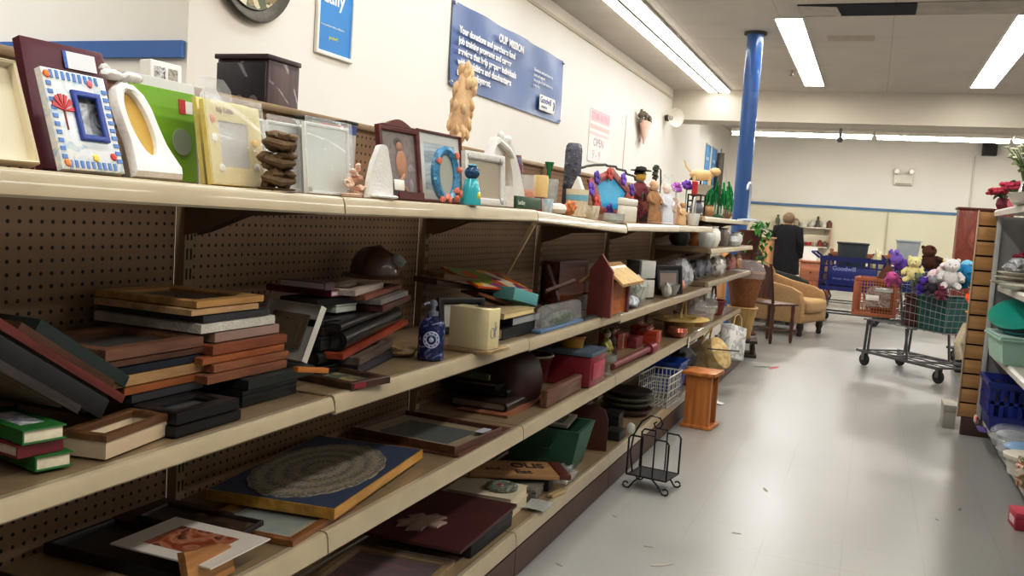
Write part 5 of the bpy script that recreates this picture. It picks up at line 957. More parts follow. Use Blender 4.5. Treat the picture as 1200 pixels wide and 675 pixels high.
# wheat sheaf
o, h, hw = spot(532, 72, -1.33, 235, 30); r = thing('wheat_sheaf_carving', 'tall tan carved wheat sheaf ornament on a gold stand, in front of the blue banner', 'ornament', o); zb = solve(lambda s: proj(o + V((0, 0, s)))[1], 172, .01, .8); k = MB(); k.lathe([(.05, 0), (.055, .01), (.02, .03), (.016, zb * .6), (.03, zb * .75), (.02, zb)], 16); k.build('gold_stand', M('b79a4e', .3, .15, metal=.5), r)
GT = M('dbb892', .55, .2, 25, bump=.5); k = MB(); hh = h - zb; tilt = lambda t: V((0, -.01 + .06 * t, zb + hh * t))
k.loft([[tilt(t) + V((rr * hw * .7 * math.cos(a), rr * hw * math.sin(a), 0)) for a in [2 * PI * i / 16 for i in range(16)]] for t, rr in ((0, .35), (.08, .75), (.3, 1.), (.6, .95), (.85, .75), (1, .35))]); k.build('sheaf_core', GT, r)
k = MB()
for i in range(46):
    t = rnd.uniform(.03, .96); a = rnd.uniform(0, 2 * PI); rr = 1.0 if t < .8 else .7; p = tilt(t) + V((rr * hw * .7 * math.cos(a), rr * hw * .95 * math.sin(a), 0)); k.ball(p, (.011, .012, .026), 1, m=Matrix.Rotation(rnd.uniform(-.4, .4), 4, 'X'))
k.build('wheat_ears', M('e6c8a0', .55, .2, 25), r); k = MB()
for y, z in ((.0, .5), (.045, .75), (.05, .35), (-.035, .65)): k.ball((.01, y, zb * z), (.01, .028, .02), 1, amp=.4)
k.build('gold_leaves', M('c9b46a', .28, .15, metal=.5), r)
# turquoise tower
o, h, hw = spot(551, 192, -1.075, 240, 25); r = thing('turquoise_bottle', 'turquoise tapered bottle with a round dark blue lid on the top shelf', 'bottle', o); MB().lathe([(hw, 0), (hw * 1.02, .005), (hw * .8, h * .4), (hw * .6, h * .62), (hw * .5, h * .64)], 24).build('bottle_body', M('3fb5bd', .3, .08, coat=.4), r); MB().ball((0, 0, h * .78), (hw * .72, hw * .72, h * .17), 3).build('round_lid', ART(['1f3a5c', '2f5f86', '16283f', '4a8aa8'], 30, .2), r); MB().lathe([(hw * .4, h * .93), (hw * .45, h * .96), (hw * .2, h)], 16).build('cap', M('3f8ea5', .3, .1), r); k = MB(); k.ball((hw * .84, -hw * .1, h * .22), (.006, .01, .013), 1, amp=.3); k.build('yellow_patch', M('e0cf4a', .4), r)
r, w, h = fr('white ornate square frame with a beige centre behind the turquoise bottle', 543, 588, 180, -1.12, .022, .016, M('dcdad5', .35, .08, 40, bump=.5), M('b7a88e', .5, .06), 5, -8)
for x in (.1, .9):
    for y in (.1, .9): MB().ball((w * x, h * y, .014), (.012, .012, .006), 1, amp=.4).build('corner_scroll', M('b5b6b4', .3, .15, metal=.3), r)
m, w, h = up_(568, 612, 160, -1.21, 2, -8); r = thing('white_couple_sculpture', 'white sweeping arch sculpture of a couple with a hollow centre on the top shelf', 'sculpture', m); k = MB()
OUT = [(0, 0), (w, 0), (w * .93, h * .25), (w * .8, h * .55), (w * .62, h * .85), (w * .45, h), (w * .25, h * .97), (w * .12, h * .8), (w * .06, h * .4)]; INN = [(w * .3, h * .3), (w * .62, h * .3), (w * .62, h * .4), (w * .58, h * .55), (w * .52, h * .68), (w * .45, h * .75), (w * .36, h * .74), (w * .3, h * .65), (w * .28, h * .45)]
L2_ = lambda P, z: [V((x, y, z)) for x, y in P]
k.loft([L2_(OUT, -.02), L2_(OUT, .012), L2_([(x * .96 + w * .02, y * .97 + h * .01) for x, y in OUT], .018), L2_(INN, .016), L2_(INN, -.02), L2_(OUT, -.02)], False, False); k.build('arch_body', WHC, r)
for x, y in ((.3, .98), (.48, .95)): MB().ball((w * x, h * y, .012), (.014, .017, .014), 2).build('head', WHC, r)
k = MB(); k.tube([(w * .2, h * .9, .02), (w * .38, h * .8, .03), (w * .55, h * .72, .022)], [.012, .011, .008], 8); k.build('arm', WHC, r); MB().ball((w * .35, h * .06, .024), (.02, .012, .008), 1, amp=.4).build('rosette', M('c9c9c6', .25, .1), r)
# ------------------------------------------------------------------ top shelf, third bay and beyond
def lat(name, label, cat, cx, ty, X, wpx, prof, mat, by=245, n=18, sy=1., parts=(), group=None, yaw=0):
    o, h, hw = spot(cx, ty, X, by, wpx); r = thing(name, label, cat, turn(o, yaw), group)
    MB().lathe([(a * hw, b * h) for a, b in prof], n, sy=sy).build('body', mat, r)
    for nm, pf, mt in parts: MB().lathe([(a * hw, b * h) for a, b in pf], n, sy=sy).build(nm, mt, r)
    return r, h, hw
CUP = [(.8, 0), (.85, .03), (1, .95), (1, 1), (.92, 1), (.8, .1), (0, .08)]
lat('ceramic_figure_cup', 'tall narrow cup striped blue and dark red right of the white sculpture', 'cup', 603, 182, -1.28, 15, [(.9, 0), (1, .04), (.9, .5), (1, .52), (1, .8), (.6, 1), (0, .98)], ART(['4d5a80', '8a4a48', '6f7796', 'a98a86'], 30, .4, stretch=(1, 1, .4)), 235)
lat('amber_candle_glass', 'amber orange candle in a clear glass right of the white sculpture', 'candle', 617, 205, -1.17, 17, [(.8, 0), (1, .05), (1, .5), (.9, .58), (0, .58)], ART(['b5562a', 'd9824a', '8f3f22'], 30, .3), 238, parts=(('clear_glass', [(1.02, .02), (1.06, .5), (1.1, 1), (1.04, 1), (1.02, .5)], GLASS),))
lat('red_cream_candle', 'red and cream layered pillar candle on the top shelf', 'candle', 632, 203, -1.17, 18, [(1, 0), (1, .38), (0, .39)], M('8e2233', .4, .1), 238, parts=(('cream_layer', [(1, .395), (1, .9), (.9, .95), (0, .93)], M('dcc08a', .5, .08)), ('wick', [(.05, .94), (.05, 1)], BLACK)))
m, w, h = up_(606, 633, 231, -1.085, 3, 0); r = thing('green_word_plaque', 'small dark green plaque with white lettering at the top shelf front', 'plaque', m); MB().box((0, 0, -.006), (w, h, .004), .001).build('plaque_body', M('3d5a44', .5, .1), r); lettering(r, 'Love Story', h * .5, (w * .06, h * .3, .0042), M('d9ddd0', .6, .03), bold=.0004, wide=.72)
r_, h, hw = lat('green_vase', 'tall bright green glass vase neck rising behind the candles', 'vase', 641, 190, -1.36, 11, [(.6, 0), (.9, .1), (.9, .4), (.45, .7), (.5, .85), (1, 1), (.85, 1), (.4, .85)], M('1f7a4a', .2, .1, coat=.5), 235)
lat('clear_mug', 'clear faceted glass mug in front of the green vase', 'mug', 645, 210, -1.2, 16, CUP, M('c9cdcb', .1, .15, 40, alpha=.6, coat=.6), 240)
lat('white_blue_mug', 'white mug with pale blue drips at the end of the second top shelf', 'mug', 641, 233, -1.1, 14, CUP, ART(['e6e9ec', 'cfe0ea', '9fc4dc'], 30, .3), 246)
lat('white_egg_ornament', 'white round egg-like ornament at the front of the third top shelf', 'ornament', 653, 238, -1.1, 22, [(.4, 0), (.8, .12), (1, .45), (.85, .8), (.4, .98), (0, 1)], M('e6e1d6', .35, .05), 250)
lat('speckled_vase', 'tall square-shouldered black and grey speckled vase on the top shelf', 'vase', 668, 168, -1.28, 21, [(.85, 0), (1, .03), (1, .9), (.9, .97), (.7, 1), (.6, .98)], ART(['2c2c33', '6f7080', '4a4b58', '9fa0ac'], 55, .35), 240, n=8, parts=(('dark_band', [(1.02, .1), (1.02, .45)], ART(['24242a', '3f4552', '6a4a58'], 30, .4)),))
o, h, hw = spot(676, 207, -1.17, 243, 26); r = thing('white_ceramic_house', 'small white ceramic house with a steep roof on the third top shelf', 'ornament', turn(o, 10)); MB().box((-hw * .6, -hw, 0), (hw * .6, hw, h * .55), .004).build('house_body', WHC, r); k = MB(); k.loft([[V((-hw * .7, y, h * .551)), V((hw * .7, y, h * .551)), V((0, y, h))] for y in (-hw * 1.08, hw * 1.08)]); k.build('roof', M('f0ece4', .4, .05), r)
lat('blue_band_cup', 'cream cup with a light blue band at the front of the third top shelf', 'cup', 675, 222, -1.11, 27, [(.8, 0), (.9, .04), (.95, .6), (0, .61)], ART(['e9e2d2', 'd9c9a8', 'efeae0'], 14, .4), 250, parts=(('blue_band', [(.96, .605), (.98, .8)], M('8fc4d4', .35, .06)), ('rim', [(.98, .805), (1, 1), (.9, 1), (.85, .82)], CREAM)))
o, h, hw = spot(667, 236, -1.09, 250, 15); r = thing('orange_rock_ornament', 'rough orange-brown rock ornament beside the white egg', 'ornament', o); MB().ball((0, 0, h * .5), (hw, hw, h * .52), 3, amp=.5, fr=2, squash=.9).build('rock', ART(['b8683a', 'd98f5a', '8f4a2a'], 30, .5), r)
lat('gold_flower_cup', 'cream square cup with a gold flower beside the blue band cup', 'cup', 694, 241, -1.09, 17, CUP, ART(['e9e0cc', 'f0eadc', 'b98f4a'], 22, .4), 255, n=8)
# flower framed star mirror
m, w, h = up_(690, 742, 196, -1.19, 8, -6); r = thing('star_flower_mirror', 'blue star-shaped panel framed in coral with purple flowers on the top shelf', 'ornamental panel', m); n = 10
SP = lambda s, z: [V((w * .5 + w * .5 * s * (1 if i % 2 == 0 else .78) * math.cos(2 * PI * i / n + .2), h * .5 + h * .5 * s * (1 if i % 2 == 0 else .8) * math.sin(2 * PI * i / n + .2), z)) for i in range(n)]
k = MB(); k.loft([SP(.98, 0), SP(1, .012), SP(.86, .02), SP(.68, .014), SP(.68, .004)], True, False); k.build('coral_rim', ART(['a8524c', '8a4048', 'c47a70', '6d3a4a'], 30, .4), r); k = MB(); k.add(SP(.69, .006), (tuple(range(n)),)); k.build('blue_star', M('3ab4e0', .25, .1, 8), r)
for i in range(9):
    a = 2 * PI * i / 9 + .3; k = MB(); cx, cy = w * .5 + w * .44 * math.cos(a), h * .52 + h * .34 * math.sin(a)
    for j in range(5): b = 2 * PI * j / 5; k.ball((cx + .02 * math.cos(b), cy + .02 * math.sin(b), .022), (.016, .016, .008), 1)
    k.build('flower', M(('5a3fa8', '7a4fc0', 'c9503f')[i % 3], .4, .15), r)
k = MB(); k.tube([(w * (-.1 + 1.5 * i / 14), h * (.85 + .22 * math.sin(PI * i / 14)), -.02 - .02 * (i % 2)) for i in range(15)], .006, 6); k.build('dark_garland', M('4a4f48', .6, .3), r)
o = atX(742, 250, -1.10); o.z = zt_(o.y); m, w, h = up_(733, 746, 233, -1.075, 0, 0); r = caseb(frm(m.translation + V((0, 0, 0)), V((0, 1, 0)), V((-1, 0, 0))), 'white ceramic square jar at the front of the third top shelf', w, .03, h, M('eae4d4', .4, .06), M('efeadf', .4, .05), name='square_jar', bev=.006)
r = lat('clear_ashtray', 'clear glass dish lying left of the white square jar', 'dish', 719, 250, -1.08, 26, [(.7, 0), (1, .3), (1, 1), (.9, 1), (.7, .3), (0, .2)], M('c5c8c4', .1, .1, 40, alpha=.55, coat=.6), 256)
def figs(label, cx, ty, X, cols, **k):
    o, h, hw = spot(cx, ty, X, 255); return figurine(label, tuple(o), h * (.92 if k.get('hat') else 1.05), cols, yaw=-30, **k)
MAR = M('7a2a34', .5, .15); STR = M('d9b95c', .6, .15)
figs('scarecrow doll with a black hat, maroon shirt and yellow skirt on the top shelf', 747, 190, -1.26, [M('6a3a34', .6), MAR, STR, BLACK], hat=M('1d1a1a', .6, .2), hatr=.95)
figs('tan bear-like doll sitting right of the scarecrow doll', 764, 213, -1.17, [M('a98a6a', .6), M('a8845f', .8, .2, 40), M('d9bfa4', .6), M('c4a082', .7)])
o, h, hw = spot(752, 236, -1.09, 256, 16); r = thing('dark_beaded_basket', 'small dark red and brown beaded basket at the front of the top shelf', 'basket', o); MB().lathe([(a * hw, b * h) for a, b in CUP], 16).build('basket_body', ART(['6a2434', '3d2420', '8a4a3a', '241a18'], 60, .5, kind='cells'), r); MB().tube([(0, -hw * math.cos(PI * i / 8), h + h * .4 * math.sin(PI * i / 8)) for i in range(9)], .005, 6).build('handle', DKBROWN, r)
figs('angel figurine in white gown wrapped in clear plastic on the top shelf', 779, 217, -1.12, [M('e9e9ee', .5), M('dfe2ea', .5, .06), M('e6c4b4', .5), M('e3cbb8', .5)], film=True)
figs('small tan rabbit figurine in front of the wire rack on the top shelf', 799, 238, -1.09, [M('c9ac86', .6), M('d4b48c', .6, .15), M('c99a6a', .6), M('b98a5a', .6)])
figs('small brown and cream figurine behind the wrapped angel', 790, 232, -1.2, [GREY, M('b08a66', .6), M('d9b89a', .6), M('8a6a4a', .6)])
o, h, hw = spot(812, 250, -1.09, 263, 15); r = thing('white_wire_basket', 'small white basket with a hooped handle at the front of the top shelf', 'basket', o); MB().lathe([(a * hw, b * h) for a, b in CUP], 14).build('basket_body', M('dfe0dd', .4, .05), r); MB().tube([(0, -hw * math.cos(PI * i / 10), h + h * 1.3 * math.sin(PI * i / 10)) for i in range(11)], .006, 6).build('handle', M('c3c8cc', .4, .05), r)
o, h, hw = spot(814, 228, -1.27, 262, 15); r = thing('dark_wire_rack', 'tall narrow dark wire rack standing near the end of the top shelf', 'rack', turn(o, -10)); k = MB()
for x in (-.05, .05):
    for y in (-hw, hw): k.cyl((x, y, 0), (x, y, h), .006, n=6)
k.build('posts', WIREBLK, r); k = MB()
for z in (.05, .4, .7, .98): k.tube([(-.05, -hw, h * z), (.05, -hw, h * z), (.05, hw, h * z), (-.05, hw, h * z)], .005, 5, True)
k.build('rungs', WIREBLK, r)
r = thing('bowl_with_dog_figure', 'tan dog figurine standing on an upturned bowl above the wire rack', 'figurine', (-1.30, o.y + .32, zt_(o.y + .3))); oo = V((-1.30, o.y + .32, zt_(o.y + .3))); zz = solve(lambda s: proj(oo + V((0, 0, s)))[1], 217, .01, .8); MB().lathe([(.09, 0), (.06, .02), (.03, zz * .5), (.05, zz * .8), (.1, zz)], 16).build('pedestal', M('d9d6cc', .4, .08), r); TN = M('d9b98c', .6, .12)
k = MB(); k.ball((0, 0, zz + .08), (.04, .1, .045), 2); k.ball((0, .1, zz + .11), (.035, .045, .035), 2); k.build('dog_body', TN, r)
for y in (-.06, .06):
    for x in (-.02, .02): MB().cyl((x, y, zz), (x, y, zz + .07), .012, n=8).build('leg', TN, r)
MB().tube([(0, -.09, zz + .1), (0, -.13, zz + .14), (0, -.15, zz + .19)], [.01, .008, .004], 6).build('tail', TN, r); r.rotation_euler.z = math.radians(-75)
for cx, ty, w_, c, lb in ((790, 215, 12, 'b06ac0', 'pale purple flower ornament behind the wrapped angel'), (802, 213, 12, '7a4ab0', 'violet flower ornament left of the dog figurine')):
    o, h, hw = spot(cx, ty, -1.34, 255, w_); r = thing('flower_ornament', lb, 'ornament', o); k = MB(); k.cyl((0, 0, 0), (0, 0, h * .85), .006, n=6); k.build('stem', M('8fae9a', .5), r); k = MB()
    for j in range(7): k.ball((.02 * math.cos(j), hw * .6 * math.cos(j * .9), h * .9 + .02 * math.sin(j * .9)), (.02, .025, .02), 1, amp=.4, seed=j)
    k.build('petals', M(c, .5, .15), r); MB().lathe([(.03, 0), (.03, .01), (.01, .02)], 12).build('base', WHITE, r)
o, h, hw = spot(766, 196, -1.36, 255); r = thing('curved_wire_hook', 'dark curved wire hook with leaves rising behind the scarecrow doll', 'hook', o); k = MB(); k.tube([(0, -.02, 0), (0, -.03, h * .7), (0, .02, h), (0, .1, h * .97), (0, .13, h * .75), (0, .13, h * .55)], .005, 6); k.build('wire', WIREBLK, r); k = MB()
for i in range(8): k.ball((0, -.05 + .02 * math.sin(i * 2), h * (.8 + .03 * i)), (.02, .025, .012), 1, amp=.4, seed=i)
k.build('leaves', M('4f5446', .6, .3), r)
# far top shelf: tinsel tree, red candle stick, umbrella, white arch
r = thing('green_tinsel_tree', 'shiny green hanging tinsel plume at the far end of the top shelf', 'tinsel', (-1.2, 7.62, 1.3435)); k = MB(); o = V((-1.2, 7.62, 1.3435)); h = solve(lambda s: proj(o + V((0, 0, s)))[1], 212, .01, .8); k.cyl((0, 0, 0), (0, 0, h * .9), .008, n=6); k.build('stem', M('2d5a3a', .5), r); k = MB()
for i in range(60):
    a = rnd.uniform(0, 6.28); t = rnd.uniform(.5, 1); rr = .1 * (1 - abs(t - .72)) ; p = V((rr * math.cos(a), rr * math.sin(a), h * t)); k.tube([p, p + V((.02 * math.cos(a), .02 * math.sin(a), -.06)), p + V((.02 * math.cos(a), .02 * math.sin(a), -.14))], [.008, .007, .002], 4)
k.build('tinsel_strands', M('1f8a4a', .2, .3, 40, metal=.4), r); MB().lathe([(.06, 0), (.06, .01), (.02, .03)], 14).build('base', M('2d5a3a', .5), r)
r = thing('red_taper_holder', 'red taper candle on a dark stick stand left of the green tinsel', 'candlestick', (-1.28, 6.95, 1.3435)); o = V((-1.28, 6.95, 1.3435)); h = solve(lambda s: proj(o + V((0, 0, s)))[1], 212, .01, .8); MB().lathe([(.05, 0), (.05, .01), (.012, .03), (.012, h * .55), (.03, h * .57), (.03, h * .6)], 14).build('stand', DKBROWN, r); MB().lathe([(.022, h * .601), (.022, h * .97), (.005, h)], 12).build('candle', M('b5303a', .4, .1), r)
r = thing('black_paper_umbrella', 'small dark umbrella-shaped shade behind the green tinsel', 'shade', (-1.40, 7.85, 1.3435)); MB().cyl((0, 0, 0), (0, 0, .35), .008, n=6).build('stick', DKBROWN, r); MB().lathe([(.1, .31), (.075, .35), (.035, .372), (0, .375)], 16, cap=False).build('canopy', M('20302a', .5, .2), r); MB().lathe([(.06, 0), (.05, .012)], 12).build('base', DKBROWN, r)
r = thing('white_arch_stand', 'thin white arched wire plant stand at the end of the shelving by the blue pole', 'stand', (-1.1, 8.7, 1.3435)); o = V((-1.1, 8.7, 1.3435)); h = solve(lambda s: proj(o + V((0, 0, s)))[1], 214, .01, .9); MB().tube([(-.0, .12, 0), (0, .12, h * .75), (0, .08, h * .95), (0, 0, h), (0, -.1, h * .93), (0, -.14, h * .8)], .011, 7).build('arch', M('c3cfdd', .4, .05), r); MB().lathe([(.1, 0), (.1, .012), (.02, .02)], 16, (0, .12, 0)).build('base', M('c3cfdd', .4, .05), r)
for cx, y, X, h, rr, c, lb in ((0, 7.15, -1.2, .09, .05, 'a8845c', 'tan pot with a rounded belly on the far top shelf'), (0, 7.75, -1.22, .12, .045, 'e6e6e2', 'white tall jar on the far top shelf'), (0, 8.1, -1.2, .09, .05, '8a6a58', 'brown bowl on the far top shelf'), (0, 6.75, -1.22, .1, .05, '6d6f74', 'grey lidded pot at the near end of the far top shelf')):
    r = thing('small_pot', lb, 'pot', (X, y, 1.3435), 'pots on the far top shelf'); MB().lathe([(rr * .6, 0), (rr, h * .35), (rr * .9, h * .75), (rr * .6, h * .9), (rr * .7, h), (rr * .6, h), (rr * .5, h * .88)], 16).build('pot_body', M(c, .4, .12), r)
# second far shelf at 1.11: glass jars and dark vases
for y, X, h, rr, m_, lb in ((6.72, -1.32, .13, .08, M('2f3432', .3, .2, coat=.4), 'black rounded vase at the near end of the far upper shelf'), (6.98, -1.26, .14, .06, M('a8642c', .3, .15, coat=.4), 'amber brown vase on the far upper shelf'), (7.2, -1.3, .13, .06, M('6f8a72', .3, .15), 'grey-green vase on the far upper shelf'), (6.70, -1.12, .15, .065, M('d9dcd8', .12, .12, 50, alpha=.75, coat=.6), 'cut glass jar at the front corner of the far upper shelf'), (6.95, -1.12, .16, .065, M('e6e4dc', .2, .06), 'white ribbed jar behind the cut glass jar'), (7.6, -1.14, .15, .06, M('8a7f78', .2, .2, 40, alpha=.8), 'smoky glass vase on the far upper shelf'), (8.0, -1.12, .1, .07, M('cfd3d3', .15, .1, 40), 'silver grey bowl on the far upper shelf'), (8.4, -1.14, .12, .06, M('dedcd6', .3, .06), 'white cream jug near the end of the far upper shelf')):
    r = thing('glass_vase', lb, 'vase', (X, y, 1.1145)); MB().lathe([(rr * .6, 0), (rr * .7, .006), (rr, h * .4), (rr * .9, h * .75), (rr * .55, h * .9), (rr * .75, h), (rr * .65, h), (rr * .45, h * .9)], 18).build('vase_body', m_, r)
wrapped('amber_jar_bundle', 'amber glass jar wrapped in film on the end of the far middle shelf', 'jar', (-1.17, 8.78, .8735), (.045, .08, .075), ['a8702c', 'c98f3a', '7d4a20'], 77)
# ------------------------------------------------------------------ furniture and people beyond the shelves
def cushion(a, b, bev=.05): return MB().box(a, b, bev, seg=4)
def armchair(label, m, c, c2, feet, w=.82, d=.85, sh=.42, bh=.86, arm=.62):
    r = thing('armchair', label, 'armchair', m); h = w / 2
    cushion((-d * .5, -h + .02, .16), (d * .46, h - .02, sh - .14), .04).build('seat_base', c, r); cushion((-d * .3, -h + .13, sh - .139), (d * .52, h - .13, sh + .03), .06).build('seat_cushion', c2, r)
    k = MB(); n = 12; lp = []
    for x, t in ((-d * .5, 0), (-d * .46, .3), (-d * .36, .3), (-d * .31, 0)):
        lp.append([V((x - .06 * (z / bh), y, z)) for y, z in [(-h + .04, sh - .12)] + [((h - .04 - .02 * t) * -math.cos(PI * i / n), bh - .2 + (.2 + .02 * t) * math.sin(PI * i / n)) for i in range(n + 1)] + [(h - .04, sh - .12)]])
    k.loft(lp); k.build('backrest', c, r)
    for s in (-1, 1):
        k = MB(); k.loft([[V((x, s * (h - .06) + .06 * sy_, z)) for sy_, z in ((-1, .17), (1, .17), (1, az - .04), (.6, az), (-.6, az), (-1, az - .04))] for x, az in ((-d * .44, arm + .1), (-d * .1, arm + .02), (d * .25, arm - .03), (d * .4, arm - .09), (d * .44, arm - .2))]); k.build('armrest', c, r)
    for x in (-d * .4, d * .4):
        for y in (-h + .1, h - .1): MB().lathe([(.025, 0), (.035, .02), (.03, .06), (.045, .1), (.04, .16)], 12, (x, y, 0)).build('foot', feet, r)
    return r
TAN = M('ab8c62', .8, .1, 40); TAN2 = M('b89a70', .8, .1, 40); OLV = M('2c2f26', .8, .15, 40)
armchair('tan upholstered armchair with dark turned feet beyond the shelf end', turn((-.95, 12.0, 0), -18), TAN, TAN2, DKBROWN)
armchair('dark olive armchair behind the tan one, in front of the person', turn((-1.22, 13.3, 0), -12), OLV, M('34382c', .8, .15, 40), DKBROWN, w=.95, bh=.98, arm=.66)
# wooden side chair
def side_chair(label, m, mat):
    r = thing('wooden_chair', label, 'chair', m)
    MB().box((-.2, -.21, .43), (.22, .21, .455), .012).build('seat', mat, r)
    for x, y in ((.17, -.17), (.17, .17), (-.17, -.17), (-.17, .17)): MB().lathe([(.014, 0), (.022, .06), (.016, .12), (.026, .22), (.018, .3), (.024, .38), (.02, .429)], 12, (x, y, 0)).build('leg', mat, r)
    for y in (-.17, .17): MB().tube([(-.18, y, .456), (-.21, y, .65), (-.27, y, .9)], .016, 8).build('back_post', mat, r)
    k = MB(); pr = [(-.16, .5), (.16, .5), (.17, .7), (.19, .84), (.1, .88), (0, .9), (-.1, .88), (-.19, .84), (-.17, .7)]
    k.loft([[V((-.19 - (z - .5) * .18 + dx, y, z)) for y, z in pr] for dx in (-.008, .008)]); k.build('back_panel', mat, r)
    k = MB()
    for a, b in (((.17, -.17, .15), (-.17, -.17, .15)), ((.17, .17, .15), (-.17, .17, .15)), ((0, -.17, .15), (0, .17, .15))): k.cyl(a, b, .01, n=8)
    k.build('stretcher', mat, r); return r
side_chair('brown wooden side chair with turned legs in front of the tan armchair', turn((-1.0, 10.75, 0), 55), WOOD('3a1d13', '6b3c25', s=9, axis=2))
# wooden cabinet, plant, brown post
p = atY(903, 300, 15.2); r = thing('light_oak_cabinet', 'light oak cabinet standing left of the person', 'cabinet', (p.x - .40, 15.2, 0)); W_ = WOOD('a87a4c', 'c99b69', s=6, axis=2)
MB().box((-.4, 0, .06), (.4, .45, 1.12), .004).build('case', W_, r); MB().box((-.43, -.03, 1.1205), (.43, .47, 1.15), .006).build('top', W_, r); MB().box((-.38, .03, 0), (.38, .43, .059)).build('plinth', DKBROWN, r)
for s in (-1, 1):
    d_ = MB().box((min(0, s * .39) + (.004 if s > 0 else 0), -.018, .1), (max(0, s * .39) - (.004 if s < 0 else 0), -.0005, 1.08), .004).build('door', WOOD('b58655', 'd1a473', s=6, axis=2), r); MB().ball((s * .05, -.03, .6), .014, 1).build('knob', BLACK, d_)
r = thing('trailing_plant', 'green trailing artificial plant in a brown pot by the blue pole', 'plant', (-1.36, 11.2, 0)); k = MB()
MB().lathe([(.16, 0), (.17, .02), (.12, .05), (.1, .9), (.13, .95), (.14, .98)], 16).build('pedestal', WOOD('4b2418', '6d3a28', s=6, axis=2), r); MB().lathe([(.1, .9805), (.14, 1.22), (.15, 1.25), (.13, 1.25), (.1, 1.2), (0, 1.18)], 18).build('pot', M('5d2f24', .5, .15), r)
for i in range(110):
    a = rnd.uniform(-1.2, 1.8); t = rnd.random(); p = V((.15 * math.cos(a) + rnd.uniform(-.05, .1), -.15 * math.sin(a) * .6 + rnd.uniform(-.08, .08), 1.34 - .75 * t ** 1.3 + rnd.uniform(-.04, .04))); M4 = Matrix.Translation(p) @ Matrix.Rotation(rnd.uniform(0, 6), 4, 'Z') @ Matrix.Rotation(rnd.uniform(.3, 1.3), 4, 'Y')
    k.add([M4 @ V(q) for q in ((0, 0, 0), (.045, .025, .012), (.1, 0, 0), (.045, -.025, .012))], ((0, 1, 2, 3),))
k.build('foliage', M('3f8a34', .5, .35, 20), r)
